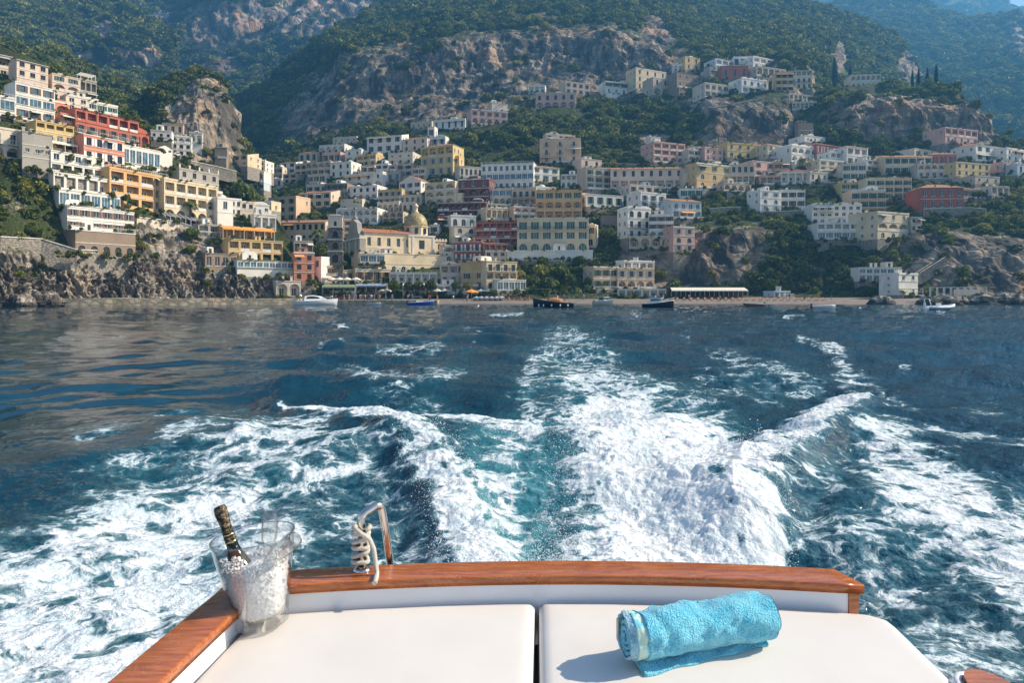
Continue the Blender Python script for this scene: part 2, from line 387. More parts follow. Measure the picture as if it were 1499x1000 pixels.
# haze: the air between the camera and the mountains
nb = NB('haze_air'); nb.t.nodes.remove(nb.b)
pv = nb.n('ShaderNodeVolumePrincipled'); nb.l(pv.outputs[0], nb.o.inputs['Volume'])
HAZE_DENS = 0.00035
pv.inputs['Density'].default_value = HAZE_DENS; pv.inputs['Color'].default_value = (.14, .48, .95, 1); pv.inputs['Anisotropy'].default_value = .25
mb = MB(); mb.box(-1600, 2300, -30, 2700, -6, 900, nb.mat)
hz = mb.build('haze'); tag(hz, 'thin blue haze in the air over the bay and mountains', 'haze', kind='stuff')
# ------------------------------------------------------------ the sea and the wake
def band(px, py, pts, strength):
    """soft strip along a polyline of (px, py, halfwidth); distances in photograph pixels"""
    KY = 1.6; py = py * KY; pts = [(a, b * KY, c) for a, b, c in pts]
    best = np.full_like(px, 1e9)
    if len(pts) == 1: pts = [pts[0], (pts[0][0] + .1, pts[0][1], pts[0][2])]
    for (ax, ay, aw), (bx, by, bw) in zip(pts[:-1], pts[1:]):
        dx, dy = bx - ax, by - ay
        t = np.clip(((px - ax) * dx + (py - ay) * dy) / (dx * dx + dy * dy), 0, 1)
        wd = aw + t * (bw - aw)
        q = np.hypot(px - ax - t * dx, py - ay - t * dy) / wd
        best = np.minimum(best, q)
    return strength * np.clip(1.5 - best, 0, 1.0)

pyr = np.concatenate([433 + 2200 / np.array([700, 500, 380, 300, 260.]), np.arange(442, 1004, .80), np.geomspace(1006, 3200, 26)])
pxc = np.concatenate([CX + F * np.array([-30, -12, -6, -3.5, -2.2, -1.5, -1.1]) , np.arange(-120, 1622, 1.32), CX + F * np.array([1.1, 1.5, 2.2, 3.5, 6, 12, 30])])
PXw, PYw = np.meshgrid(pxc, pyr)
Dw = 2200 / (PYw - HY); Xw = (PXw - CX) / F * Dw; Yw = Dw
# warp the lookup so that no band edge is smooth
wx = 24 * fbm(Xw * .9, Yw * .9, 1.0, 4) * np.clip((PYw - 440) / 130, .1, 1.4)
wy = 12 * fbm(Xw * .9, Yw * .9, 7.0, 4) * np.clip((PYw - 440) / 160, .05, 1.6)
bx_, by_ = PXw + wx, PYw + wy
def B(pts, s): return band(bx_, by_, pts, s)
cov = np.zeros_like(PXw)
churn = np.maximum.reduce([B([(955,1100,200),(952,900,165),(962,820,150),(965,760,140),(960,700,125),(945,650,120),(910,622,100)], 1.0),
                           B([(1075,760,55),(1075,700,50),(1030,655,55)], .82)])
armL = np.maximum(B([(720,900,55),(700,820,48),(672,730,40),(640,690,36),(590,645,26),(520,612,18),(450,598,13),(415,590,5)], .84),
                  B([(600,622,16),(680,634,24),(770,642,26)], .72))
armR = B([(1120,830,30),(1098,740,42),(1110,690,42),(1165,645,36),(1225,612,28),(1262,592,14)], .86)
trail = np.maximum.reduce([B([(905,625,110),(850,575,88)], .63), B([(850,575,88),(835,530,70)], .56), B([(835,530,70),(830,500,42)], .48), B([(828,495,26),(824,478,12)], .36), B([(775,600,14),(768,560,11),(790,520,9)], .60)])
inL = B([(735,900,56),(732,800,54),(728,720,50),(745,665,44)], .57)
fieldL = np.maximum.reduce([B([(40,1100,260),(60,950,230),(170,840,190),(270,745,140),(360,680,85),(450,635,40)], .66), B([(390,780,90),(330,860,90)], .62),
                            B([(430,690,50),(560,660,16)], .56), B([(250,640,26),(340,625,34),(470,625,22)], .56), B([(470,740,60),(600,770,30)], .30), B([(600,700,30),(600,800,50)], .27), B([(500,820,60)], .3),
                            B([(120,640,26),(240,605,20),(370,590,20)], .34)])
fieldR = np.maximum.reduce([B([(1290,640,45),(1340,700,80),(1420,770,110),(1560,830,160)], .68), B([(1200,700,30),(1260,760,30),(1330,850,50),(1420,950,110)], .48),
                            B([(1300,620,20),(1400,640,16),(1520,660,24)], .48), B([(1190,800,60),(1230,900,60)], .30), B([(1480,980,90)], .5)])
far = .98 * np.maximum.reduce([B([(560,512,14),(640,508,16)], .55), B([(500,545,20),(590,560,34),(670,548,22)], .47), B([(560,585,30),(640,590,20)], .42),
                         B([(1040,515,10),(1130,540,26),(1200,578,24)], .46), B([(1172,498,9),(1222,518,13),(1240,560,14)], .66), B([(1060,560,50),(1130,575,40)], .40),
                         B([(470,505,7),(498,501,7)], .62), B([(488,474,5),(512,482,4)], .6), B([(1150,464,5),(1175,462,4)], .6), B([(1190,512,7),(1224,508,7)], .66), B([(1330,542,14)], .5),
                         B([(720,463,6),(765,460,4)], .5), B([(690,490,22)], .35), B([(930,462,14)], .4), B([(1000,495,26)], .30), B([(1250,560,30),(1330,600,22)], .42), B([(1440,600,50)], .33)])
cov = np.maximum.reduce([.98 * churn, armL, armR, trail, inL, fieldL, fieldR, far])
cov = cov * (1 + .38 * fbm(Xw * .55, Yw * .55, 21, 3) * np.clip((PYw - 440) / 60, 0, 1)) + .24 * (cov > .05) * fbm(Xw * 2.4, Yw * 2.4, 5, 4) - .10 * (cov > .5) * sm(760, 560, PYw)
near = sm(560, 700, PYw) * sm(250, 420, PXw) * (1 - sm(1380, 1500, PXw))
cov = np.maximum(cov, (.40 + .10 * fbm(Xw * 1.7, Yw * 1.7, 8, 3)) * near)
aer = np.clip(np.maximum.reduce([B([(735,950,90),(740,820,80),(745,700,75),(770,640,60)], .95), .75 * np.minimum(churn, 1), .55 * trail, B([(760,760,60),(800,680,40)], 1.0),
                                 .38 * armR, .38 * armL, B([(620,590,40),(680,540,50)], .16), B([(1130,560,70)], .16), .33 * fieldR, .30 * fieldL, B([(1330,950,80)], .35)]), 0, 1)
# ---- heights
Zw = np.zeros_like(PXw)
rs = np.random.default_rng(3)
calmL = (1 - sm(250, 520, PXw)) * (1 - sm(640, 720, PYw - (PXw - 100) * -.25))
for k in range(26):
    lam = 10 ** rs.uniform(math.log10(1.0), math.log10(9.0)); th = rs.normal(math.radians(250), .75)
    a = .0085 * lam ** .8; ph = rs.uniform(0, 6.28)
    q = (Xw * math.cos(th) + Yw * math.sin(th)) * 2 * math.pi / lam + ph + 1.2 * pn(Xw / 9 + k, Yw / 9)
    fade = np.clip(lam * F / (Dw * 3.0) / 3, 0, 1)
    Zw += a * np.sin(q) * fade * (1 - (.35 if lam > 3 else .75) * calmL) * (.5 + .5 * np.clip(1 + pn(Xw / 14, Yw / 14, k * 3.1), 0, 2))
chop = (1 - .75 * calmL)
for k in range(14):
    lam = 10 ** rs.uniform(math.log10(.7), math.log10(3.2)); th = rs.normal(math.radians(90), .38)
    q = (Xw * math.cos(th) + Yw * math.sin(th)) * 2 * math.pi / lam + rs.uniform(0, 6.28) + 1.6 * pn(Xw / 4 + k, Yw / 4, 2.0)
    fade = np.clip(lam * F * CAM_Z / (Dw * Dw) / 3, 0, 1)
    Zw += .0062 * lam ** .7 * np.sin(q) * fade * (.35 + .65 * calmL) * np.clip(1 + pn(Xw / 5, Yw / 5, k * 2.1), 0, 2)
fd1 = np.clip(30 / Dw, 0, 1)
Zw += .062 * fbm(Xw * 1.3, Yw * 1.3, 3, 4) * chop
Zw += .030 * ridged(Xw * 3.2, Yw * 3.6, 5, 4) * chop * fd1
# wave crests of the wake, with their own relief
def crest(pts, h, s=1.0): return h * np.clip(band(PXw + wx * .5, PYw + wy * .5, [(a, b, c * s) for a, b, c in pts], 1.0), 0, 1) ** 1.5
Zw += crest([(700,820,70),(660,730,56),(600,660,40),(520,620,26),(440,598,18),(385,586,14)], .11)
Zw += crest([(1098,740,60),(1120,690,60),(1180,645,46),(1240,608,34),(1275,590,18)], .15)
Zw += crest([(955,900,130),(960,760,110),(945,660,90)], .07)
Zw -= crest([(620,830,60),(600,740,40),(520,680,30)], .04)
Zw -= crest([(1180,830,60),(1170,740,40),(1230,680,30)], .05)
Zw += crest([(350,650,16),(420,560,14),(500,500,9)], .05) + crest([(1190,510,12),(1235,525,12)], .09) + crest([(480,503,9),(510,500,9)], .08)
foamy = np.clip(np.maximum.reduce([churn, armL, armR * 1.0, .5 * trail]), 0, 1.2)
lump = 1.9 * fbm(Xw * 1.1, Yw * 1.1, 2.5, 2) + .40 * (np.abs(fbm(Xw * 4.0, Yw * 4.0, 9, 4)) * 2 - .4) + .11 * fbm(Xw * 16, Yw * 16, 4, 4)
Zw += foamy * (.075 * lump + .03)
Zw += np.clip(fieldL + fieldR, 0, .7) * (.035 * fbm(Xw * 2.2, Yw * 2.2, 6, 4))
Zw = np.where(Dw < 4.6, Zw * np.clip((Dw - 1) / 3.6, .15, 1), Zw)
inb = sm(2.3, 2.9, Dw) + (np.abs(Xw - .1) > 1.8); Zw = Zw * np.clip(inb, 0, 1) - .12 * (1 - np.clip(inb, 0, 1))
Zw *= 1 - sm(150, 190, Dw) * .8

n = NB('sea_water'); p = n.pos()
at_f, at_a = n.attr('foam'), n.attr('aer')
flat = n.mapv(p, (1, 1, 0))
warp = n.n('ShaderNodeTexNoise'); n.l(flat, warp.inputs['Vector']); warp.inputs['Scale'].default_value = 1.6; warp.inputs['Detail'].default_value = 5
vm = n.n('ShaderNodeVectorMath', operation='MULTIPLY_ADD'); n.l(warp.outputs['Color'], vm.inputs[0]); vm.inputs[1].default_value = (.7, .7, 0); n.l(flat, vm.inputs[2])
wp = vm.outputs[0]
ed1 = n.vor(wp, 2.1, 'DISTANCE_TO_EDGE'); ed2 = n.vor(wp, 5.5, 'DISTANCE_TO_EDGE'); ed3 = n.vor(wp, 14.0, 'DISTANCE_TO_EDGE')
nz1 = n.noise(wp, 1.1, 9, .66); nz2 = n.noise(wp, 9.0, 6, .7)
lace = n.math('MULTIPLY', n.math('SUBTRACT', 1, n.rng(ed1, 0, .42, 0, 1)), .34)
lace = n.math('ADD', lace, n.math('MULTIPLY', n.math('SUBTRACT', 1, n.rng(ed2, 0, .40, 0, 1)), .22))
lace = n.math('ADD', lace, n.math('MULTIPLY', n.math('SUBTRACT', 1, n.rng(ed3, 0, .40, 0, 1)), .12))
lace = n.math('ADD', lace, n.math('MULTIPLY', n.rng(nz1, .30, .70, 0, 1, False), .42))
lace = n.math('ADD', lace, n.math('MULTIPLY', n.math('SUBTRACT', nz2, .5), .55))
v = n.math('SUBTRACT', n.math('ADD', lace, n.math('MULTIPLY', at_f, 1.0)), 1.22)
fo = n.math('MULTIPLY', n.rng(v, -.03, .16), n.rng(at_f, .02, .12))
thin = n.math('MULTIPLY', n.rng(v, -.28, .12), n.rng(at_f, .15, .5))
deep = n.mix(n.rng(n.noise(flat, .35, 3), .3, .7), (.0006, .026, .050), (.002, .048, .080))
body = n.mix(at_a, deep, (.030, .165, .205))
body = n.mix(n.math('MULTIPLY', thin, .42), body, (.20, .40, .46))
foamc0 = n.mix(n.rng(n.math('ADD', nz2, n.math('MULTIPLY', n.rng(v, 0, .35, -1, 0), .22)), .30, .62), (.50, .60, .66), (.83, .84, .84))
foamc = n.mix(n.rng(nz1, .46, .62, 0, .5), foamc0, (.46, .60, .66))
n.col(n.mix(fo, body, foamc))
n.set(Roughness=n.rng(fo, 0, 1, .045, .75, False)); n.b.inputs['IOR'].default_value = 1.333
n.b.inputs['Specular IOR Level'].default_value = .5
cam_d_ = n.n('ShaderNodeCameraData')
dist = n.n('ShaderNodeVectorMath', operation='LENGTH'); n.l(p, dist.inputs[0])
# small ripples: real surface relief, fading where they grow finer than can be seen from the sea's centre
rip = n.math('ADD', n.math('MULTIPLY', n.noise(n.mapv(flat, (1, 1.15, 1)), 3.2, 5, .62), 1.0), n.math('MULTIPLY', n.noise(flat, 16, 4, .6), .16))
rip = n.math('ADD', rip, n.math('MULTIPLY', n.noise(n.mapv(flat, (.8, 1.3, 1)), .9, 4, .6), 1.3))
calm = n.attr('calm')
b1 = n.n('ShaderNodeBump'); n.l(rip, b1.inputs['Height']); b1.inputs['Distance'].default_value = .12; n.l(n.rng(calm, 0, 1, .80, .07, False), b1.inputs['Strength'])
fb = n.math('ADD', nz2, n.math('MULTIPLY', n.noise(wp, 40, 4, .7), .6))
b2 = n.n('ShaderNodeBump'); n.l(n.math('MULTIPLY', n.math('ADD', fb, n.math('MULTIPLY', ed2, -1.0)), fo), b2.inputs['Height']); b2.inputs['Distance'].default_value = .035; b2.inputs['Strength'].default_value = .55
n.l(b1.outputs[0], b2.inputs['Normal']); n.l(b2.outputs[0], n.b.inputs['Normal'])
n.t.nodes.remove(cam_d_)
Pw = np.stack([Xw, Yw, Zw], -1)
me = np_mesh('sea', Pw.reshape(-1, 3), grid_faces(*PXw.shape)[:, ::-1], True, {'foam': cov.ravel(), 'aer': aer.ravel(), 'calm': calmL.ravel()}, [n.mat])
tag(link('sea_water', me), kind='structure')

# drops thrown up round the churned foam
m_sp = simple('spray_white', (.86, .89, .91), .35, var=.03)
sel = np.argwhere((np.maximum.reduce([churn, armL, armR]) > .20) & (np.maximum.reduce([churn, armL, armR]) < .8) & (PYw < 870) & (PYw > 650) & (PXw > 350) & (PXw < 1330))
sel = sel[rng.choice(len(sel), 9000, replace=False)]
ico = np.array([(0,0,1),(0.894,0,.447),(.276,.851,.447),(-.724,.526,.447),(-.724,-.526,.447),(.276,-.851,.447),(.724,.526,-.447),(-.276,.851,-.447),(-.894,0,-.447),(-.276,-.851,-.447),(.724,-.526,-.447),(0,0,-1)])
icf = np.array([(0,1,2),(0,2,3),(0,3,4),(0,4,5),(0,5,1),(1,6,2),(2,7,3),(3,8,4),(4,9,5),(5,10,1),(1,10,6),(2,6,7),(3,7,8),(4,8,9),(5,9,10),(6,11,7),(7,11,8),(8,11,9),(9,11,10),(10,11,6)])
c = Pw[sel[:, 0], sel[:, 1]].copy(); c[:, 2] += rng.exponential(.045, len(c)) + .005; c[:, :2] += rng.normal(0, .04, (len(c), 2))
r = rng.uniform(.0016, .0050, len(c)) * rng.choice([1, 1, 1, 1.7], len(c)) * np.clip(c[:, 1] / 9, .8, 1.6)
V = (c[:, None] + ico[None] * r[:, None, None] * rng.uniform(.7, 1.3, (len(c), 12, 1))).reshape(-1, 3)
Fc = (icf[None] + np.arange(len(c))[:, None, None] * 12).reshape(-1, 3)
sp = link('spray', np_mesh('spray', V, Fc, True, None, [m_sp])); tag(sp, 'white drops of spray thrown up from the churned wake', 'spray', kind='stuff')
# ------------------------------------------------------------ the boat we stand on
def wood_mat():
    n = NB('varnished_mahogany'); o = n.obj()
    g = n.noise(n.mapv(o, (3, 26, 26)), 3, 6, .62, .6); g2 = n.noise(n.mapv(o, (8, 120, 120)), 2, 3, .6)
    c = n.mix(n.rng(g, .34, .66), (.30, .074, .018), (.50, .155, .034))
    c = n.mix(n.rng(g2, .45, .7, 0, .25), c, (.11, .028, .010))
    sp = n.vor(o, 150, 'F1'); lim = n.noise(o, 12, 3)
    spots = n.math('MULTIPLY', n.rng(sp, .16, .30, 1, 0), n.rng(lim, .50, .62))
    c = n.mix(n.math('MULTIPLY', spots, .55), c, (.62, .50, .40))
    n.col(c); n.set(Roughness=n.rng(lim, .3, .7, .16, .34)); n.b.inputs['Coat Weight'].default_value = .5; n.b.inputs['Coat Roughness'].default_value = .12
    n.set(Normal=n.bump(n.math('ADD', n.math('MULTIPLY', g2, .4), n.math('MULTIPLY', spots, 1.5)), .25, .0015))
    return n.mat
M_WOOD = wood_mat()
def vinyl_mat():
    n = NB('white_vinyl'); o = n.obj()
    f = n.noise(o, 5, 4); f2 = n.noise(o, 420, 3)
    c = n.mix(n.rng(f, .35, .65), (.66, .635, .60), (.68, .655, .62))
    st = n.noise(o, 2.2, 6, .7)
    c = n.mix(n.rng(st, .60, .78, 0, .16), c, (.50, .45, .38))
    n.col(c); n.set(Roughness=.46)
    n.set(Normal=n.bump(n.math('ADD', n.math('MULTIPLY', f2, .12), n.math('MULTIPLY', n.noise(o, 4, 3), 3)), .25, .004))
    return n.mat
M_VINYL = vinyl_mat()
M_GEL = simple('white_gelcoat', (.74, .76, .80), .22, var=.03, scale=2)
M_PIPE = simple('dark_piping', (.018, .016, .015), .5)
M_STEEL = simple('stainless_steel', (.66, .64, .61), .16, 1.0, var=.12, scale=20)
boat = thing('motor_boat', 'stern of the motor boat with varnished wood rail and white sun pads', 'boat', (0, 0, 0))

ZR = CAM_Z - .94      # top of the wooden rail
def stern_y(x): return 2.425 - .088 * (x - .2) ** 2
def prism_along(path, prof, m, name, parent, seg_smooth=False):
    """path: list of (x, y) with inward normal (nx, ny); prof: list of (inward offset, z)"""
    mb = MB(); rings = []
    for (x, y, nx, ny) in path: rings.append([(x + nx * u, y + ny * u, z) for u, z in prof])
    mb.ring(rings, m, seg_smooth); return mb.build(name, parent)
def rounded(w_, t, r, z):   # cross-section of a rail: w wide, t thick, top at z
    pts = []
    for cx_, cz_, a0 in ((w_ - r, z - r, 0), (r, z - r, 90)):
        for k in range(5):
            a = math.radians(a0 + k * 22.5); pts.append((cx_ + r * math.cos(a), cz_ + r * math.sin(a)))
    pts += [(0, z - t), (w_ - .004, z - t)]
    return pts
xs = np.linspace(-.915, 1.125, 40)
path = [(x, stern_y(x), 0, -1) for x in xs]
# mitre the left corner, cut the right end at a slant
path[0] = (xs[0] - .02, stern_y(xs[0]) - .02, .45, -1)
path[-1] = (1.105, stern_y(1.105), .30, -1.0)
stern = prism_along(path, rounded(.135, .032, .008, ZR), M_WOOD, 'wooden_rail', boat, True)
lp = [(-.935, 2.29), (-.942, 2.15), (-.955, 2.03), (-.972, 1.84), (-.988, 1.65), (-1.0, 1.4), (-1.01, 1.1), (-1.01, .6), (-1.0, -.4), (-.93, -1.6), (-.6, -2.8)]
path = [(x, y, .99, .08) for x, y in lp]; path[0] = (-.94, 2.345, .98, -.62)
side = prism_along(path[::-1], [(u * 1.1, z - .0015) for u, z in rounded(.122, .032, .008, ZR)], M_WOOD, 'wooden_rail', boat, True)
# white inner wall under the rail
mb = MB()
xi = np.linspace(-.80, 1.097, 30)
pts = [(x, stern_y(x) - .125) for x in xi]
for (a, b) in zip(pts[:-1], pts[1:]): mb.poly([(a[0], a[1], ZR - .22), (b[0], b[1], ZR - .22), (b[0], b[1], ZR - .030), (a[0], a[1], ZR - .030)], M_GEL, True)
a, b = pts[0], (-.868, 1.848)
la = [(-.80, stern_y(-.8) - .125), (-.832, 2.125), (-.868, 1.848), (-.885, 1.5), (-.895, 1.0), (-.895, -.4)]
for (a, b) in zip(la[:-1], la[1:]): mb.poly([(a[0], a[1], ZR - .22), (a[0], a[1], ZR - .03), (b[0], b[1], ZR - .03), (b[0], b[1], ZR - .22)], M_GEL)
mb.build('inner_wall', boat)
mb = MB()   # end post under the rail's right end
mb.box(1.098, 1.130, stern_y(1.15) - .122, stern_y(1.15) - .055, ZR - .3, ZR - .031, M_WOOD); mb.build('end_post', boat)
# hull
def hull_section(y):
    hw = 1.05 * (1 - max(0, (-y - .5) / 5.5) ** 2) if y < -.5 else 1.05
    return hw
mb = MB(); rings = []
for y in [2.42, 2.30, 1.5, .5, -.5, -1.5, -2.5, -3.5, -4.5, -5.4]:
    hw = hull_section(y); k = .88 if y > 2.4 else 1
    rings.append([(.1 - hw, y, ZR - .034), (.1 - hw * .97, y, .35), (.1 - hw * .8, y, -.15), (.1, y, -.45), (.1 + hw * .8, y, -.15), (.1 + hw * .97, y, .35), (.1 + hw, y, ZR - (.034 if y > 2.4 else .20))])
mb.ring(rings, M_GEL, True, True, True, close=False)
# sole and deck behind the pads
mb.box(-.9, 1.1, -3.5, 1.02, .45, .50, M_GEL)
hull = mb.build('hull', boat)
# cushions
def cushion(name, x0b, x1b, x0f, x1f, chamfer=False):
    nx, ny = 60, 60; z1 = CAM_Z - 1.02
    u = np.linspace(0, 1, nx); v = np.linspace(0, 1, ny)
    U, V_ = np.meshgrid(u, v)
    yb = lambda x: stern_y(x) - .135
    Y = np.empty_like(U); X = (x0f + (x0b - x0f) * V_) * (1 - U) + (x1f + (x1b - x1f) * V_) * U
    yf = 1.05
    ybk = yb(X)
    if chamfer: ybk = ybk - .06 * np.clip((U - .93) / .07, 0, 1) ** 2 - .00
    Y = yf + (ybk - yf) * V_
    e = np.minimum(np.minimum(U * abs(x1b - x0b), (1 - U) * abs(x1b - x0b)), np.minimum(V_, 1 - V_) * 1.2)
    Z = z1 - .016 * np.exp(-e / .008) - .006 + .006 * (1 - np.exp(-e / .10)) + .0022 * fbm(X * 3, Y * 3, 1, 3)
    top = np.stack([X, Y, Z], -1)
    # side skirt
    def loop(i): return np.concatenate([top[0, :], top[1:, -1], top[-1, -2::-1], top[-2:0:-1, 0]])
    L = loop(0); nL = len(L)
    V0 = top.reshape(-1, 3); lo = L.copy(); lo[:, 2] = z1 - .11
    idx = np.arange(nx * ny).reshape(ny, nx); li = np.concatenate([idx[0, :], idx[1:, -1], idx[-1, -2::-1], idx[-2:0:-1, 0]])
    base = len(V0); k = np.arange(nL); k2 = (k + 1) % nL
    sk = np.stack([li[k2], li[k], base + k, base + k2], -1)
    me = np_mesh(name, np.vstack([V0, lo]), np.vstack([grid_faces(ny, nx), sk]), True, None, [M_VINYL])
    o = link(name, me, boat)
    # piping
    mb = MB(); P = [tuple(q + np.array([0, 0, -.026])) for q in L[::2]] + [tuple(L[0] + np.array([0, 0, -.026]))]
    mb.tube(P, .0035, M_PIPE, 6); mb.build('piping', o)
    return o
cushion('sun_pad', -.825, .0765, -.905, .020)
cushion('sun_pad', .091, 1.20, .047, 1.135, True)
mb = MB(); mb.box(-.9, 1.12, 1.04, 2.2, CAM_Z - 1.16, CAM_Z - 1.125, simple('pad_locker_dark', (.05, .05, .055), .6)); mb.build('locker_top', boat)
# aft end of the right-hand gunwale
mb = MB(); rings = []
prof = [(1.12, 0), (1.17, -.0), (1.25, 0)]
for t in range(9):
    a = math.pi * t / 8; rings.append((1.232 - .058 * math.cos(a), 1.73 + .10 * math.sin(a)))
z_ = CAM_Z - 1.0
pts = [(1.174, .2), *rings, (1.290, .2)]
mb.poly([(x, y, z_) for x, y in pts[::-1]], M_WOOD); mb.poly([(x, y, z_ - .03) for x, y in pts], M_WOOD)
for (a, b) in zip(pts[:-1], pts[1:]): mb.poly([(a[0], a[1], z_ - .03), (a[0], a[1], z_), (b[0], b[1], z_), (b[0], b[1], z_ - .03)], M_WOOD)
mb.tube([(x * 1.0 + (.012 if x > 1.23 else -.012) * (1 if y > .5 else 1), y + .008, z_ - .022) for x, y in pts], .012, M_GEL, 8)
mb.box(1.182, 1.282, .2, 1.73, .4, z_ - .034, M_GEL)
mb.build('gunwale_end', boat)
# boarding handrail
hr = MB()
pts = [(-.513, 2.335, ZR), (-.516, 2.337, ZR + .15), (-.518, 2.338, ZR + .172), (-.514, 2.340, ZR + .186), (-.503, 2.345, ZR + .196), (-.472, 2.362, ZR + .213), (-.461, 2.370, ZR + .212), (-.455, 2.378, ZR + .200), (-.444, 2.39, ZR + .13), (-.430, 2.44, ZR - .06), (-.42, 2.5, ZR - .4)]
hr.tube(pts, .0135, M_STEEL, 14)
hr.lathe([(.030, 0), (.030, .004), (.024, .010), (.0145, .014)], M_STEEL, 24, (-.513, 2.335, ZR))
hr.build('handrail', boat)
# rope on the handrail
def rope_mat():
    n = NB('white_rope'); o = n.obj()
    wv = n.n('ShaderNodeTexWave', wave_type='BANDS', bands_direction='DIAGONAL'); n.l(o, wv.inputs[0]); wv.inputs['Scale'].default_value = 90; wv.inputs['Distortion'].default_value = 1.5
    n.col(n.mix(wv.outputs[0], (.52, .48, .42), (.78, .75, .69))); n.set(Roughness=.9, Normal=n.bump(wv.outputs[0], .8, .003)); return n.mat
M_ROPE = rope_mat()
mb = MB(); P = []
cx_, cy_ = -.514, 2.335
for i in range(110):
    t = i / 109; a = t * 2 * math.pi * 5.2 + 1.0
    rr = .0245 + .004 * math.sin(i * .9) + .004 * math.sin(i * .31)
    P.append((cx_ + rr * math.cos(a), cy_ + rr * math.sin(a), ZR + .020 + .125 * t + .008 * math.sin(a * .5 + 1)))
P += [(cx_ - .018, cy_ - .024, ZR + .158), (cx_ - .022, cy_ - .026, ZR + .165)]
mb.tube(P, .0078, M_ROPE, 8)
mb.tube([(cx_ - .026, cy_ - .022, ZR + .156), (cx_ + .004, cy_ - .034, ZR + .138), (cx_ + .034, cy_ - .034, ZR + .118), (cx_ + .048, cy_ - .034, ZR + .085), (cx_ + .054, cy_ - .036, ZR + .045), (cx_ + .060, cy_ - .040, ZR + .009), (cx_ + .065, cy_ - .075, ZR + .008), (cx_ + .066, cy_ - .11, ZR + .002)], .0082, M_ROPE, 8)
mb.tube([(cx_ + .020, cy_ - .02, ZR + .145), (cx_ + .03, cy_ - .005, ZR + .150), (cx_ + .02, cy_ + .02, ZR + .146)], .0082, M_ROPE, 8)
tag(mb.build('rope'), 'white rope wound round the steel handrail on the stern rail', 'rope')

# ------------------------------------------------------------ ice bucket, bottle, flutes, ice
def glass_mat(name, rough=.02, ior=1.45, tint=(.985, .992, .992)):
    n = NB(name); n.t.nodes.remove(n.b)
    tr = n.n('ShaderNodeBsdfTransparent'); tr.inputs[0].default_value = (*tint, 1)
    gl = n.n('ShaderNodeBsdfGlossy'); gl.inputs['Roughness'].default_value = rough
    lw = n.n('ShaderNodeLayerWeight'); lw.inputs[0].default_value = .5
    fr = n.math('ADD', n.math('MULTIPLY', n.math('POWER', lw.outputs['Facing'], 2.6), .9), .09)
    mx = n.n('ShaderNodeMixShader'); n.l(fr, mx.inputs[0]); n.l(tr.outputs[0], mx.inputs[1]); n.l(gl.outputs[0], mx.inputs[2]); n.l(mx.outputs[0], n.o.inputs[0]); return n.mat
M_ACR = glass_mat('clear_acrylic', .02, 1.42); M_GLS = glass_mat('clear_glass', 0, 1.45)
M_RIM = glass_mat('acrylic_rim', .15, 1.5, (.9, .93, .94)); M_RIM.node_tree.nodes['Mix Shader'].inputs[0].default_value = .45; [M_RIM.node_tree.links.remove(l_) for l_ in list(M_RIM.node_tree.nodes['Mix Shader'].inputs[0].links)]
BX, BY, BZ = -.772, 2.115, CAM_Z - 1.015
TILT = Matrix.Translation((BX, BY, BZ)) @ Matrix.Rotation(math.radians(-6.5), 4, 'Y') @ Matrix.Translation((-BX, -BY, -BZ))
def tilt(o): bpy.context.view_layer.update(); o.matrix_world = TILT @ o.matrix_world
bk = thing('ice_bucket', 'clear acrylic ice bucket of crushed ice standing in the stern corner', 'ice bucket', (BX, BY, BZ + .001))
out = [(.001, 0), (.074, 0), (.079, .004), (.080, .018), (.077, .024), (.083, .045), (.096, .11), (.111, .19), (.1225, .262), (.1245, .270), (.1235, .274)]
inn = [(.1205, .272), (.1185, .262), (.107, .19), (.092, .11), (.079, .047), (.072, .032), (.001, .030)]
mb = MB(); mb.lathe(out + inn, M_ACR, 64, cap0=False, cap1=False); mb.build('bucket_body', bk); mb = MB(); mb.ring([[((.1228 + .0022 * math.cos(b)) * math.cos(a), (.1228 + .0022 * math.cos(b)) * math.sin(a), .2735 + .0022 * math.sin(b)) for a in np.linspace(0, 2 * math.pi, 65)[:-1]] for b in np.linspace(0, 2 * math.pi, 9)], M_RIM, True, False, False); mb.build('rim', bk); bk.rotation_euler = (0, math.radians(-6.5), 0)
# crushed ice filling
n = NB('crushed_ice'); o_ = n.pos(); f = n.noise(o_, 90, 5, .7)
n.col(n.mix(n.rng(f, .3, .65), (.84, .87, .88), (.97, .975, .98))); n.set(Roughness=.28); n.b.inputs['Subsurface Weight'].default_value = .0
n.set(Normal=n.bump(n.math('ADD', f, n.vor(o_, 75)), .9, .006)); M_ICE = n.mat
c = []; rr_ = []
def inner_r(z): return np.interp(z, [.032, .047, .11, .19, .262], [.070, .077, .090, .105, .117])
while len(c) < 5200:
    z = R.uniform(.036, .228); a = R.uniform(0, 6.283); lim = inner_r(z) - .008
    rr = lim * math.sqrt(R.uniform(.25, 1)); 
    zt = .206 - .012 * math.cos(a) + .008 * math.sin(a * 2 + 1) + .006 * math.sin(a * 5)
    if z > zt: continue
    c.append((BX + rr * math.cos(a), BY + rr * math.sin(a), BZ + z)); rr_.append(R.uniform(.0022, .0046) if R.random() < .8 else R.uniform(.005, .0085))
c = np.array(c); rr_ = np.array(rr_)
V = (c[:, None] + ico[None] * rr_[:, None, None] * rng.uniform(.35, 1.5, (len(c), 12, 1))).reshape(-1, 3)
Fc = (icf[None] + np.arange(len(c))[:, None, None] * 12).reshape(-1, 3)
ice = link('crushed_ice', np_mesh('crushed_ice', V, Fc, False, None, [M_ICE])); tag(ice, 'white crushed ice filling the clear bucket', 'ice', kind='stuff')
core = MB(); core.lathe([(.064, .036), (.072, .05), (.084, .11), (.094, .180), (.05, .190), (.001, .192)], M_ICE, 32, (BX, BY, BZ))
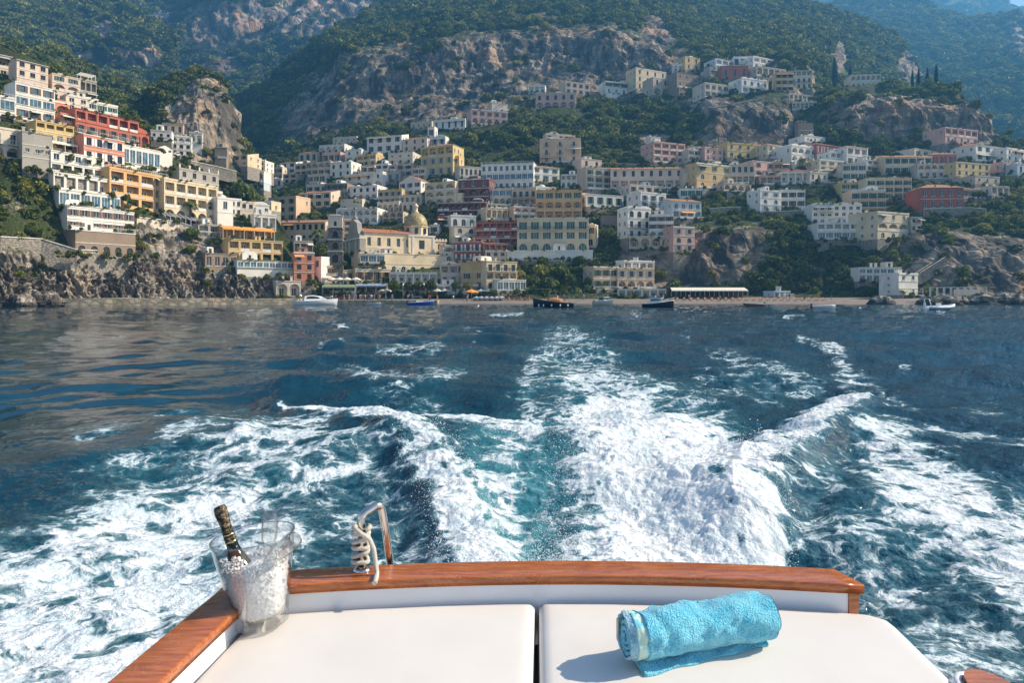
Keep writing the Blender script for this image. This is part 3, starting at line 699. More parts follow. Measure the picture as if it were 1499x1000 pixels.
ob = core.build('core'); ob.data.transform(Matrix.Identity(4))
import bmesh as _b
bm = _b.new(); bm.from_mesh(ice.data); bm.from_mesh(ob.data); bmesh.ops.transform(bm, matrix=TILT, verts=bm.verts); bm.to_mesh(ice.data); bm.free(); bpy.data.objects.remove(ob)
# bottle
n = NB('dark_foil'); o_ = n.obj(); vo = n.vor(o_, 210, 'DISTANCE_TO_EDGE'); ns = n.noise(o_, 60, 4)
n.col(n.mix(n.math('MULTIPLY', n.rng(vo, .0, .12, 1, 0), n.rng(ns, .45, .6)), (.014, .011, .009), (.55, .42, .25))); n.set(Roughness=.3, Metallic=.35, Normal=n.bump(n.math('ADD', ns, vo), .9, .004)); M_FOIL = n.mat
M_GOLD = simple('gold_band', (.72, .52, .22), .25, 1.0); M_BOT = simple('dark_green_glass', (.008, .012, .007), .06, var=.1)
bt = thing('champagne_bottle', 'dark champagne bottle with foil neck leaning in the ice bucket', 'bottle', (0, 0, 0))
bt.location = (BX - .030, BY - .004, BZ + .062)
bt.rotation_euler = (math.radians(-4), math.radians(-21), 0)
mb = MB(); mb.lathe([(.03, 0), (.0415, .004), (.0435, .02), (.0435, .085), (.039, .115), (.027, .15), (.0185, .18), (.0165, .20)], M_BOT, 32); mb.build('bottle_body', bt)
mb = MB(); prof = [(.0172, .196), (.0172, .215), (.0162, .25), (.0165, .272), (.0188, .278), (.0192, .295), (.0185, .308), (.0155, .316), (.001, .318)]
rings = []
for r_, z in prof:
    rings.append([((r_ * (1 + .05 * math.sin(5 * a + z * 220) + .03 * math.sin(11 * a + z * 90))) * math.cos(a), (r_ * (1 + .05 * math.sin(5 * a + z * 220))) * math.sin(a), z) for a in [2 * math.pi * j / 32 for j in range(32)]])
mb.ring(rings, M_FOIL, True, False, True); ft = mb.build('neck_foil', bt)
for z in (.199, .222):
    mb = MB(); mb.lathe([(.0176, z), (.0181, z + .001), (.0181, z + .0025), (.0176, z + .0035)], M_GOLD, 32, cap0=False, cap1=False); mb.build('gold_band', bt)
# two flutes lying in the ice, bowls up
def flute(label, loc, rot):
    t = thing('champagne_flute', label, 'glass', loc, 0); t.rotation_euler = rot
    prof = [(.0012, .0), (.004, .004), (.014, .022), (.0215, .05), (.0245, .085), (.0245, .120), (.0225, .150), (.0218, .150), (.0238, .120), (.0238, .085), (.0207, .05), (.013, .0235), (.001, .012)]
    mb = MB(); mb.lathe(prof, M_GLS, 40, cap0=False, cap1=False); mb.build('bowl', t)
    mb = MB(); mb.lathe([(.004, .003), (.0032, -.02), (.0032, -.07), (.006, -.078), (.028, -.082), (.028, -.084), (.001, -.084)], M_GLS, 24, cap0=False); mb.build('glass_stem', t)
    return t
flute('upright champagne flute sticking out of the ice beside the bottle', (BX + .002, BY + .035, BZ + .185), (math.radians(-6), math.radians(2), 0))
flute('champagne flute tipped on its side on top of the ice', (BX + .012, BY - .030, BZ + .192), (math.radians(14), math.radians(50), 0))

# ------------------------------------------------------------ rolled towel
def towel_mat(name, c0, c1):
    n = NB(name); o = n.pos()
    f = n.noise(o, 150, 4, .7); f2 = n.noise(o, 26, 4, .6); vr = n.vor(o, 210)
    n.col(n.mix(n.rng(n.math('ADD', n.math('MULTIPLY', f, .6), n.math('MULTIPLY', f2, .5)), .38, .70), c0, c1)); n.set(Roughness=.95); n.b.inputs['Sheen Weight'].default_value = .5; n.b.inputs['Sheen Roughness'].default_value = .4
    n.set(Normal=n.bump(n.math('ADD', n.math('ADD', f, vr), n.math('MULTIPLY', f2, 2.2)), .95, .006)); return n.mat
M_TOW = towel_mat('turquoise_terry', (.035, .48, .74), (.24, .78, .95)); M_TOWE = towel_mat('pale_blue_terry_band', (.22, .55, .75), (.42, .74, .88))
n = NB('towel_pattern'); o_ = n.pos(); ff = n.noise(o_, 30, 3)
n.col(n.mix(n.rng(ff, .45, .52), (.20, .60, .72), (.50, .68, .60))); n.set(Roughness=.95); M_TOWP = n.mat
A = Vector((.305, 1.885, CAM_Z - 1.02 + .075)); Bv = Vector((.735, 2.010, CAM_Z - 1.02 + .080))
ax = (Bv - A).normalized(); sx_ = ax.cross(Vector((0, 0, 1))).normalized(); up_ = Vector((0, 0, 1))
tw = thing('towel', 'rolled turquoise terry towel lying on the right sun pad', 'towel', (A.x, A.y, CAM_Z - 1.02))
tw_inv = Matrix.Translation(-Vector(tw.location))
def roll(name, r0, r1, turns, s0, s1, mat, th=.009, ph=0, capm=None, band=None):
    nt_ = int(34 * turns); ns_ = 64
    T = np.linspace(0, 1, nt_); S = np.linspace(0, 1, ns_)
    V = []
    for side in (0, 1):
        for i, t in enumerate(T):
            a = ph + t * turns * 2 * math.pi
            r = r0 + (r1 - r0) * t - (th if side else 0)
            for s_ in S:
                w_ = s0 + (s1 - s0) * s_ ; 
                q = r * (1 + .05 * math.sin(2 * a + .6))
                q *= 1 + .05 * math.sin(w_ * 9 + a) * (r / r1)
                end = math.exp(-(s1 - w_) / .03) * .12 if s1 > .4 else 0
                q *= 1 - end * .6
                off = .005 * math.sin(w_ * 14 + 1) 
                wob = .012 * math.sin(a * 1.0 + 2) * t
                P = A + ax * (w_ + (wob if s_ > .5 else -wob * .3)) + sx_ * (math.cos(a) * q * .96 + off) + up_ * (math.sin(a) * q * (.94 if math.sin(a) < 0 else 1.0))
                V.append(P)
    V = np.array([tuple(v) for v in V])
    nn = np.stack([fbm(V[:, 0] * 9, V[:, 1] * 9, V[:, 2] * 9, 4), fbm(V[:, 0] * 9 + 30, V[:, 1] * 9, V[:, 2] * 9, 4), fbm(V[:, 0] * 11, V[:, 1] * 11 + 40, V[:, 2] * 11, 4)], -1)
    fine = fbm(V[:, 0] * 55, V[:, 1] * 55, V[:, 2] * 55, 3)
    ctr = np.array(A)[None] + ((V - np.array(A)) @ np.array(ax))[:, None] * np.array(ax)[None]
    rad = V - ctr; rn = rad / (np.linalg.norm(rad, axis=1)[:, None] + 1e-6)
    k = np.clip(np.linalg.norm(rad, axis=1) / r1, 0, 1)[:, None]
    V = V + nn * .015 * k + rn * (np.minimum(0, .25 - np.abs(fbm(V[:, 0] * 7 + V[:, 2] * 9, V[:, 1] * 7 - V[:, 2] * 5, V[:, 2] * 4, 3)) * 1.0) * 0 - .010 * np.exp(-(fbm(V[:, 0] * 6 + V[:, 2] * 8, V[:, 1] * 6 - V[:, 2] * 6, V[:, 2] * 3, 3) / .09) ** 2))[:, None] * k + rn * fine[:, None] * .0022 * k
    V[:, 2] = np.maximum(V[:, 2], CAM_Z - 1.02 + .001)
    m_ = nt_ * ns_
    f = grid_faces(nt_, ns_); f2 = f[:, ::-1] + m_
    idx = np.arange(m_).reshape(nt_, ns_)
    e = [np.stack([idx[:-1, c_], idx[1:, c_], idx[1:, c_] + m_, idx[:-1, c_] + m_], -1) for c_ in (0, -1)]
    e.append(np.stack([idx[-1, :-1], idx[-1, 1:], idx[-1, 1:] + m_, idx[-1, :-1] + m_], -1)); e.append(np.stack([idx[0, :-1], idx[0, 1:], idx[0, 1:] + m_, idx[0, :-1] + m_], -1))
    V = V - np.array(tw.location)[None]
    return link(name, np_mesh(name, V, np.vstack([f, f2, *e]), True, None, [mat]), tw)
roll('inner_roll', .012, .060, 3.1, .004, .43, M_TOW, .010, ph=1.2)
roll('edge_band', .062, .067, 1.0, .0, .060, M_TOWE, .007, ph=2.0)
roll('pattern_band', .0672, .0690, 1.0, .022, .062, M_TOWP, .004, ph=2.0)
roll('outer_wrap', .070, .077, 1.12, .050, .462, M_TOW, .010, ph=-1.35 - 2 * math.pi * .12)
# the loose flap under the roll, towards the viewer
mb_v = []; nu_, nv_ = 50, 14
for j in range(nv_):
    for i in range(nu_):
        s_ = i / (nu_ - 1); t = j / (nv_ - 1)
        P = A + ax * (.03 + .42 * s_) + sx_ * (.015 + (.060 - .050 * s_) * t + .004 * math.sin(s_ * 20)); z = CAM_Z - 1.02 + .018 - .013 * t + .003 * math.sin(s_ * 17 + t * 3)
        mb_v.append((P.x - tw.location.x, P.y - tw.location.y, z - tw.location.z))
V = np.array(mb_v); V2 = V.copy(); V2[:, 2] -= .009; V2[:, 2] = np.maximum(V2[:, 2], .0008); V[:, 2] = np.maximum(V[:, 2], V2[:, 2] + .004)
f = grid_faces(nv_, nu_); m_ = nu_ * nv_; idx = np.arange(m_).reshape(nv_, nu_)
e = [np.stack([a_[:-1], a_[1:], a_[1:] + m_, a_[:-1] + m_], -1) for a_ in (idx[0], idx[-1], idx[:, 0], idx[:, -1])]
link('loose_flap', np_mesh('loose_flap', np.vstack([V, V2]), np.vstack([f, f[:, ::-1] + m_, *e]), True, None, [M_TOW]), tw)
mb = MB(); P = A + ax * .006 - Vector(tw.location) - sx_ * .046 + up_ * .012
mb.box(P.x - .002, P.x + .002, P.y - .008, P.y + .008, P.z - .04, P.z + .02, simple('care_label', (.75, .70, .55), .8)); mb.build('care_label', tw)
# ------------------------------------------------------------ building materials
def plaster(name, c):
    if name in _mc: return _mc[name]
    n = NB('plaster_' + name); p = n.pos()
    a = n.noise(n.mapv(p, (1, 1, .25)), .9, 6, .65); b = n.noise(p, .18, 4); d = n.noise(n.mapv(p, (1, 1, .12)), 2.6, 4, .7)
    cc = n.mix(n.rng(b, .35, .65), tuple(x * .86 for x in c), c)
    cc = n.mix(n.rng(a, .52, .74, 0, .55), cc, tuple(x * .55 + .04 for x in c))
    cc = n.mix(n.rng(d, .60, .78, 0, .45), cc, (.22, .19, .15))
    n.col(cc); n.set(Roughness=.92, Normal=n.bump(a, .3, .08)); n.b.inputs['Specular IOR Level'].default_value = .2
    _mc[name] = n.mat; return n.mat
PAL = dict(white=(0.836, 0.792, 0.704), cream=(0.748, 0.616, 0.407), beige=(0.616, 0.506, 0.374), pale=(0.726, 0.627, 0.495), yellow=(0.682, 0.506, 0.220), ochre=(0.616, 0.451, 0.220), orange=(0.726, 0.451, 0.209),
           pink=(0.682, 0.429, 0.341), rose=(0.726, 0.572, 0.451), red=(0.484, 0.154, 0.099), dred=(0.187, 0.072, 0.061), grey=(0.418, 0.385, 0.330), peach=(0.726, 0.517, 0.341), blue=(0.572, 0.638, 0.660), brown=(0.319, 0.242, 0.176), coral=(0.682, 0.275, 0.165), church=(.80, .65, .43), crimson=(0.391, 0.120, 0.075))
def pl(c): return plaster(c, PAL[c])
def stone_mat(name, c, sc=1.0):
    if name in _mc: return _mc[name]
    n = NB(name); p = n.pos()
    br = n.vor(n.mapv(p, (1, 1, 1.7)), 1.6 * sc, 'F1'); ed = n.vor(n.mapv(p, (1, 1, 1.7)), 1.6 * sc, 'DISTANCE_TO_EDGE'); b = n.noise(p, .25, 5, .6)
    cc = n.mix(n.rng(br, .1, .7), tuple(x * 1.25 for x in c), tuple(x * .7 for x in c)); cc = n.mix(n.rng(ed, 0, .07, .7, 0), cc, tuple(x * .35 for x in c))
    cc = n.mix(n.rng(b, .5, .72, 0, .5), cc, (.10, .11, .05))
    n.col(cc); n.set(Roughness=.95, Normal=n.bump(ed, .8, .15)); _mc[name] = n.mat; return n.mat
M_STONE = stone_mat('rough_stone', (.34, .30, .245)); M_STONED = stone_mat('grey_tower_stone', (.20, .18, .17), .6)
def tile_mat(name='terracotta_tiles', c0=(.40, .17, .085), c1=(.56, .29, .16)):
    n = NB(name); o = n.obj(); wv = n.n('ShaderNodeTexWave', wave_type='BANDS', bands_direction='X'); n.l(o, wv.inputs[0]); wv.inputs['Scale'].default_value = 1.3
    f = n.noise(o, 1.3, 6, .7); cc = n.mix(n.rng(f, .35, .65), c0, c1); cc = n.mix(n.math('MULTIPLY', wv.outputs[0], .45), cc, tuple(x * .4 for x in c0))
    n.col(cc); n.set(Roughness=.9, Normal=n.bump(wv.outputs[0], .8, .12)); return n.mat
M_TILE = tile_mat(); M_TILEO = tile_mat('orange_tiles', (.50, .15, .06), (.66, .26, .12))
M_RED_T = tile_mat('dark_red_tiles', (.26, .07, .05), (.36, .12, .08))
M_PANE = simple('window_glass', (.018, .022, .028), .08, var=.5, scale=.7)
M_PANEB = simple('blue_window_glass', (.07, .14, .18), .08, var=.5, scale=.7)
M_PANEG = simple('green_window_glass', (.03, .10, .085), .1, var=.5, scale=.7)
M_FRW = simple('white_frame', (.74, .74, .72), .6); M_FRB = simple('brown_frame', (.12, .07, .04), .6)
M_SHG = simple('green_shutter', (.03, .11, .07), .6, var=.3); M_SHB = simple('brown_shutter', (.13, .07, .04), .6, var=.3); M_SHL = simple('blue_shutter', (.06, .16, .32), .6, var=.3); M_SHX = simple('grey_shutter', (.28, .30, .30), .6, var=.3)
M_RAIL = simple('iron_railing', (.035, .035, .035), .5); M_RAILW = simple('white_railing', (.72, .72, .70), .6)
M_SLAB = simple('pale_roof_screed', (.50, .46, .40), .9, var=.3, scale=.4); M_TRIM = simple('white_trim', (.66, .62, .55), .8, var=.12, scale=1)
M_AWN = simple('cream_awning', (.74, .68, .55), .8); M_AWNO = simple('orange_awning', (.80, .33, .05), .8, var=.2); M_AWNB = simple('blue_awning', (.24, .30, .36), .8); M_AWNG = simple('green_awning', (.20, .26, .15), .8)
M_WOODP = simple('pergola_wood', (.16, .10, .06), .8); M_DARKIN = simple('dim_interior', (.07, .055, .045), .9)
SHUT = [M_SHG, M_SHB, M_SHX, M_SHG, None, None, M_SHB]

_wc = {}
def q(x, s=.2): return max(s, round(x / s) * s)
def window_mesh(w, h, arch, shut, pane, frame):
    key = (w, h, arch, shut and shut.name, pane.name, frame.name)
    if key in _wc: return _wc[key]
    mb = MB(); n = 6 if arch else 1
    # pane 0.0, frame ring in front of it, centre bar, sill
    if arch:
        r = w / 2; top = [(r * math.cos(math.pi * i / 8), h - r + r * math.sin(math.pi * i / 8)) for i in range(9)]
        out = [(-r, 0), (r, 0)] + top
        mb.poly([(x, 0, z) for x, z in out], pane)
        t = .09; inner = [(x * (1 - t / r), (z - h / 2) * (1 - t / (h / 2)) + h / 2) for x, z in out]
        for i in range(len(out)):
            a, b, c, d = out[i], out[(i + 1) % len(out)], inner[(i + 1) % len(out)], inner[i]
            mb.poly([(a[0], -.05, a[1]), (b[0], -.05, b[1]), (c[0], -.05, c[1]), (d[0], -.05, d[1])], frame)
    else:
        mb.poly([(-w / 2, 0, 0), (w / 2, 0, 0), (w / 2, 0, h), (-w / 2, 0, h)], pane)
        t = .07
        mb.box(-w / 2, -w / 2 + t, -.06, -.003, 0, h, frame); mb.box(w / 2 - t, w / 2, -.06, -.003, 0, h, frame)
        mb.box(-w / 2 + t, w / 2 - t, -.06, -.003, h - t, h, frame); mb.box(-w / 2 + t, w / 2 - t, -.06, -.003, 0, t, frame)
    nb_ = max(1, int(w / 1.1))
    for i in range(nb_):
        x = -w / 2 + w * (i + 1) / (nb_ + 1)
        mb.box(x - .035, x + .035, -.05, -.004, .09, h - .1 - (w * .18 if arch else 0), frame)
    mb.box(-w / 2 - .12, w / 2 + .12, -.32, -.19, -.12, -.002, M_TRIM)
    if shut:
        for s in (-1, 1):
            x = s * (w / 2 + w * .26); mb.box(x - w * .24, x + w * .24, -.27, -.205, 0, h, shut)
    me = mb.mesh('window'); _wc[key] = me; return me
_bc = {}
def balcony_mesh(w, d, rail, solid):
    key = (w, d, rail.name, solid)
    if key in _bc: return _bc[key]
    mb = MB(); mb.box(-w / 2, w / 2, -d, -.01, -.16, 0, M_TRIM)
    if solid:
        mb.box(-w / 2, w / 2, -d, -d + .12, .003, .9, solid if not isinstance(solid, bool) else M_TRIM)
        mb.box(-w / 2, -w / 2 + .12, -d + .121, -.01, .003, .9, solid if not isinstance(solid, bool) else M_TRIM); mb.box(w / 2 - .12, w / 2, -d + .121, -.01, .003, .9, solid if not isinstance(solid, bool) else M_TRIM)
    else: rail_boxes(mb, [(-w / 2, -.02), (-w / 2, -d + .03), (w / 2, -d + .03), (w / 2, -.02)], 0, rail)
    me = mb.mesh('balcony'); _bc[key] = me; return me
def rail_boxes(mb, pts, z, m, h=1.0, step=.32, t=.022):
    for (a, b) in zip(pts[:-1], pts[1:]):
        L = math.hypot(b[0] - a[0], b[1] - a[1]); n = max(1, int(L / step)); 
        ux, uy = (b[0] - a[0]) / L, (b[1] - a[1]) / L
        mb.tube([(a[0], a[1], z + h), (b[0], b[1], z + h)], .04, m, 4, False)
        for i in range(n + 1):
            x, y = a[0] + ux * L * i / n, a[1] + uy * L * i / n
            mb.box(x - t, x + t, y - t, y + t, z + .002, z + h - .02, m)

HOUSES = []       # (px0, px1, ytop, ybase, label, D)
def place(px0, px1, yb, yaw, D=None):
    th = math.radians(yaw)
    k0, k1 = (px0 - CX) / F, (px1 - CX) / F; given = D is not None
    if D is None: D = min(ground_D((px0 + px1) / 2, yb), ground_D(px0 if yaw >= 0 else px1, yb)) - 1.2
    c, s = math.cos(th), math.sin(th)
    if not given and px0 > 600:      # keep the far end of a turned house clear of the slope
        sh = (px1 - px0) / F * D * abs(math.tan(th)); D -= min(5.0, max(0.0, D + sh - (ground_D(px1 if yaw >= 0 else px0, yb) - 1.0)))
    if yaw >= 0:
        X0, Y0 = k0 * D, D; W = (k1 * D - X0) / (c - k1 * s); Dn = D
    else:   # nearest corner is the right one
        X1, Y1 = k1 * D, D; W = (X1 - k0 * D) / (c - k0 * s); X0, Y0 = X1 - W * c, Y1 - W * s; Dn = D
    return X0 + W / 2 * c, Y0 + W / 2 * s, W, Dn, th

def house(px0, px1, yt, yb, rows, bays, col, roof='f', yaw=-12, label='', name='house', D=None, dp=None, trim=None, pane=None, shut='r', ex='', group=None, cat=None, col2=None, fd=6, under=None):
    if (px0 + px1) / 2 > 640 and px1 - px0 < 58 and -13 < yaw < -3 and random.Random(int(px0 * 7 + yb)).random() < .68: yaw = random.Random(int(px0 * 3 + yb)).uniform(17, 27)
    x, y, W, Dn, th = place(px0, px1, yb, yaw, D)
    zb = CAM_Z + (HY - yb) / F * Dn; H = (yb - yt) / F * Dn
    W = max(W, 2.0)
    seed = R.random(); rr = random.Random(int(px0 * 31 + yt * 7))
    if dp is None: dp = max(5.0, min(W * .75, 11.0))
    t = thing(name, label, cat or name.replace('_', ' '), (x, y, zb), th, group or ('houses and hotels of the hillside town' if name in ('house', 'hotel', 'villa') else None))
    HOUSES.append((px0, px1, yt, yb, label, Dn, t))
    mw = pl(col); mw2 = pl(col2) if col2 else None; m_tr = trim or M_TRIM
    shm = rr.choice(SHUT) if shut == 'r' else shut
    pane = pane or M_PANE; frm = M_FRW if rr.random() < .5 else M_FRB
    nf = len(rows); fh = H / nf; bw = W / bays; X0 = -W / 2
    mb = MB()
    wins = []; small = fh < 2.2
    for r_i, rw in enumerate(rows):
        z1 = H - r_i * fh; z0 = z1 - fh; m = mw2 if (mw2 and r_i >= (under if under is not None else nf - 1)) else mw
        for b in range(bays):
            a0, a1 = X0 + b * bw, X0 + (b + 1) * bw; cx = (a0 + a1) / 2
            arch = rw in 'aAr'; dpt = .22
            if rw in 'wsbBdrc':
                ow = min(1.3, bw * .56) * (1.0 if rw != 's' else .75); oh = {'w': fh * .56, 's': fh * .30, 'b': fh * .68, 'B': fh * .68, 'd': fh * .72, 'r': fh * .62, 'c': fh * .66}[rw]
                oz = z0 + {'w': .26, 's': .4, 'b': .06, 'B': .06, 'd': .02, 'r': .16, 'c': .10}[rw] * fh
                if rw == 'r': ow = min(1.7, bw * .55)
            elif rw in 'alALg':
                ow = bw * (.80 if rw != 'g' else .90); oh = fh * (.80 if rw != 'g' else .62); oz = z0 + (.04 if rw != 'g' else .22) * fh
                dpt = {'a': 1.3, 'A': .5, 'l': 1.5, 'L': 1.6, 'g': .12}[rw]
                if rw == 'A': ow = bw * .7
            else:
                mb.poly([(a0, 0, z0), (a1, 0, z0), (a1, 0, z1), (a0, 0, z1)], m); continue
            ow = min(ow, bw - .25); oh = min(oh, z1 - oz - .12)
            o0, o1, oz1 = cx - ow / 2, cx + ow / 2, oz + oh
            mb.poly([(a0, 0, z0), (o0, 0, z0), (o0, 0, z1), (a0, 0, z1)], m); mb.poly([(o1, 0, z0), (a1, 0, z0), (a1, 0, z1), (o1, 0, z1)], m)
            if oz > z0 + .01: mb.poly([(o0, 0, z0), (o1, 0, z0), (o1, 0, oz), (o0, 0, oz)], m)
            if arch:
                rad = min(ow / 2, oh * .6); n = 10; zc = oz1 - rad
                arc = [(cx + ow / 2 * math.cos(math.pi * i / n), zc + rad * math.sin(math.pi * i / n)) for i in range(n + 1)]
                for i in range(n):
                    (p, pz), (s_, sz) = arc[i], arc[i + 1]
                    mb.poly([(s_, 0, sz), (p, 0, pz), (p, 0, z1), (s_, 0, z1)], m)
                    mb.poly([(p, 0, pz), (s_, 0, sz), (s_, dpt, sz), (p, dpt, pz)], m)
                sides_top = zc
            else:
                mb.poly([(o0, 0, oz1), (o1, 0, oz1), (o1, 0, z1), (o0, 0, z1)], m); mb.poly([(o0, 0, oz1), (o0, dpt, oz1), (o1, dpt, oz1), (o1, 0, oz1)], m); sides_top = oz1
            mb.poly([(o0, 0, oz), (o0, 0, sides_top), (o0, dpt, sides_top), (o0, dpt, oz)], m); mb.poly([(o1, 0, oz), (o1, dpt, oz), (o1, dpt, sides_top), (o1, 0, sides_top)], m)
            mb.poly([(o0, 0, oz), (o0, dpt, oz), (o1, dpt, oz), (o1, 0, oz)], m_tr)
            if rw in 'alAL':
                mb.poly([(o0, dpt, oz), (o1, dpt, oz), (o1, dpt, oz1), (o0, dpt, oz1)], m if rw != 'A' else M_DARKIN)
                ww = min(ow * .5, 1.6); hh = oh * .66
                if rw != 'A': wins.append(('window', window_mesh(q(ww), q(hh), False, None, pane, M_FRW), cx, dpt - .02, oz + .02))
                else: wins.append(('window', window_mesh(q(ow), q(oh), True, None, pane, frm), cx, dpt - .05, oz + .02))
            elif rw == 'g': wins.append(('window', window_mesh(q(ow), q(oh), False, None, pane if pane is not M_PANE else M_PANEB, M_FRW), cx, dpt - .02, oz + .01))
            elif rw == 'r': wins.append(('window', window_mesh(q(ow, .1), q(oh, .1), True, None, pane, frm), cx, dpt - .02, oz))
            else: wins.append(('window', window_mesh(q(ow, .1), q(oh, .1), False, shm if (rw in 'wbB' and bw > ow * 2.1) else None, pane, frm), cx, dpt - .02, oz))
            if rw == 'b': wins.append(('balcony', balcony_mesh(q(min(bw * .9, ow + 1.1)), .9, M_RAIL if 'w' not in ex else M_RAILW, False), cx, 0, oz))
            if rw in 'al' and fh > 2.2 and 'o' not in ex:
                # parapet between the pillars
                mb.box(o0 + .002, o1 - .002, .05, .17, oz, oz + .8, m if rr.random() < .5 or 'p' in ex else M_TRIM)
        if rw in 'Bc':
            wins.append(('balcony', balcony_mesh(round(W * .99, 2), 1.2, M_RAIL if 'w' not in ex else M_RAILW, 's' in ex), 0, 0, z0 + .06 * fh))
        if rw == 'L' or (rw == 'l' and 'c' in ex): pass
        if r_i > 0 and W > 4: mb.box(-W / 2 - .05, W / 2 + .05, -.10, -.003, z1 - .09, z1 + .09, m_tr)
    # sides, back and slanting foundation
    mb.poly([(W / 2, 0, 0), (W / 2, dp, 0), (W / 2, dp, H), (W / 2, 0, H)], mw); mb.poly([(-W / 2, dp, 0), (-W / 2, 0, 0), (-W / 2, 0, H), (-W / 2, dp, H)], mw)
    mb.poly([(W / 2, dp, 0), (-W / 2, dp, 0), (-W / 2, dp, H), (W / 2, dp, H)], mw)
    mb.poly([(-W / 2, 0, H), (W / 2, 0, H), (W / 2, dp, H), (-W / 2, dp, H)], M_SLAB)
    mb.build('wall', t)
    fb_ = MB(); fb_.box(-W / 2 + .02, W / 2 - .02, .02, dp, -fd, -.003, M_STONE if 'k' not in ex else mw); fb_.build('foundation', t)
    for nm, me, a, b, c in wins: link(nm, me, t, (a, b, c))
    # windows in the side walls
    if dp > 4.5:
        ns = max(1, int(dp / 3.2))
        for r_i, rw in enumerate(rows):
            z0 = H - (r_i + 1) * fh
            for i in range(ns):
                if rr.random() < .25: continue
                me = window_mesh(.9 if not small else .7, q(fh * .42, .1), False, None, pane, M_FRW)
                for sd in ((1,) if px1 < 900 or yaw < 0 else (-1,)):
                    link('window', me, t, (sd * (W / 2 + .07), dp * (i + .5) / ns, z0 + fh * .3), (0, 0, sd * math.pi / 2))
    # roof
    ro = MB(); e = .35; oh = .3
    if roof in 'fFdpvPyx':
        hp = .55 if roof != 'F' else .25
        ro.box(-W / 2 - .08, W / 2 + .08, -.12, .14, H + .002, H + hp, m_tr if rr.random() < .25 else mw)
        ro.box(-W / 2 - .08, -W / 2 + .14, .142, dp, H + .002, H + hp, mw); ro.box(W / 2 - .14, W / 2 + .08, .142, dp, H + .002, H + hp, mw)
        ro.box(-W / 2 + .142, W / 2 - .142, dp - .2, dp, H + .002, H + hp, mw)
    if roof == 'd':
        for cx in ([0] if W < 8 else [-W * .25, W * .25]):
            r_ = min(1.6, W * .25); ro.lathe([(r_, 0), (r_, .5)] + [(r_ * math.cos(a), .5 + r_ * .8 * math.sin(a)) for a in np.linspace(0, 1.5, 7)], mw, 14, (cx, dp * .4, H))
    if roof == 'v':
        nvt = max(1, int(W / 4)); 
        for i in range(nvt):
            c0 = -W / 2 + W * (i + .5) / nvt; r_ = W / nvt / 2 * .92
            ro.ring([[(c0 + r_ * math.cos(a), yy, H + .3 + r_ * .42 * math.sin(a)) for a in np.linspace(0, math.pi, 10)] for yy in (.2, dp - .3)], mw, True)
    if roof in 'pP':
        hh = 2.3; n = max(2, int(W / 2.6))
        for i in range(n + 1):
            xx = -W / 2 + .25 + (W - .5) * i / n
            for yy in (.35, min(dp - .5, 3.5)): ro.box(xx - .07, xx + .07, yy - .07, yy + .07, H + .01, H + hh, M_WOODP if roof == 'p' else M_TRIM)
        for yy in np.linspace(.3, min(dp - .4, 3.6), 9): ro.box(-W / 2 + .1, W / 2 - .1, yy - .05, yy + .05, H + hh + .003, H + hh + .12, M_WOODP if roof == 'p' else M_TRIM)
    if roof == 'x': # upper set-back storey
        u0, u1 = -W * .30, W * .32; uh = fh * .85
        ro.box(u0, u1, 1.6, dp - .3, H + .01, H + uh, mw); ro.box(u0 - .15, u1 + .15, 1.45, dp - .15, H + uh + .003, H + uh + .18, m_tr)
        for i in range(max(1, int((u1 - u0) / 2.4))):
            xx = u0 + (u1 - u0) * (i + .5) / max(1, int((u1 - u0) / 2.4)); ro.box(xx - .45, xx + .45, 1.56, 1.597, H + .3, H + uh * .8, pane)
    tm = {'t': M_TILE, 'g': M_TILE, 'm': M_TILE, 'o': M_TILEO, 'q': M_RED_T, 'G': M_TILE}.get(roof)
    if roof in 'toq':
        rh = min(W, dp) * .17
        a = [(-W / 2 - oh, -oh, H + .05), (W / 2 + oh, -oh, H + .05), (W / 2 + oh, dp + oh, H + .05), (-W / 2 - oh, dp + oh, H + .05)]
        ins = min(W, dp) * .45; b = [(-W / 2 + ins, dp * .45, H + rh), (W / 2 - ins, dp * .45, H + rh)]
        ro.poly([a[0], a[1], b[1], b[0]], tm); ro.poly([a[1], a[2], b[1]], tm); ro.poly([a[2], a[3], b[0], b[1]], tm); ro.poly([a[3], a[0], b[0]], tm)
        ro.box(-W / 2 - oh + .01, W / 2 + oh - .01, -oh + .01, dp + oh - .01, H - .06 + .012, H + .045, m_tr)
    if roof in 'gG':   # ridge along the depth: gable to the front
        rh = W * .22
        ro.poly([(-W / 2 - .2, -oh, H), (0, -oh, H + rh), (0, dp + oh, H + rh), (-W / 2 - .2, dp + oh, H)][::-1], tm); ro.poly([(W / 2 + .2, -oh, H), (0, -oh, H + rh), (0, dp + oh, H + rh), (W / 2 + .2, dp + oh, H)], tm)
        ro.poly([(-W / 2, 0, H + .003), (W / 2, 0, H + .003), (0, 0, H + rh - .03)], mw)
    if roof == 'm':   # tiles sloping towards the front
        ro.poly([(-W / 2 - .2, -.4, H + .03), (W / 2 + .2, -.4, H + .03), (W / 2 + .2, dp * .8, H + dp * .22), (-W / 2 - .2, dp * .8, H + dp * .22)], tm)
        ro.poly([(W / 2, 0, H), (W / 2, dp * .8, H), (W / 2, dp * .8, H + dp * .21)], mw); ro.poly([(-W / 2, dp * .8, H), (-W / 2, 0, H), (-W / 2, dp * .8, H + dp * .21)], mw)
        ro.box(-W / 2 - .18, W / 2 + .18, -.38, -.02, H - .12, H + .02, m_tr)
    ro_o = ro.build('roof', t) if ro.v else None
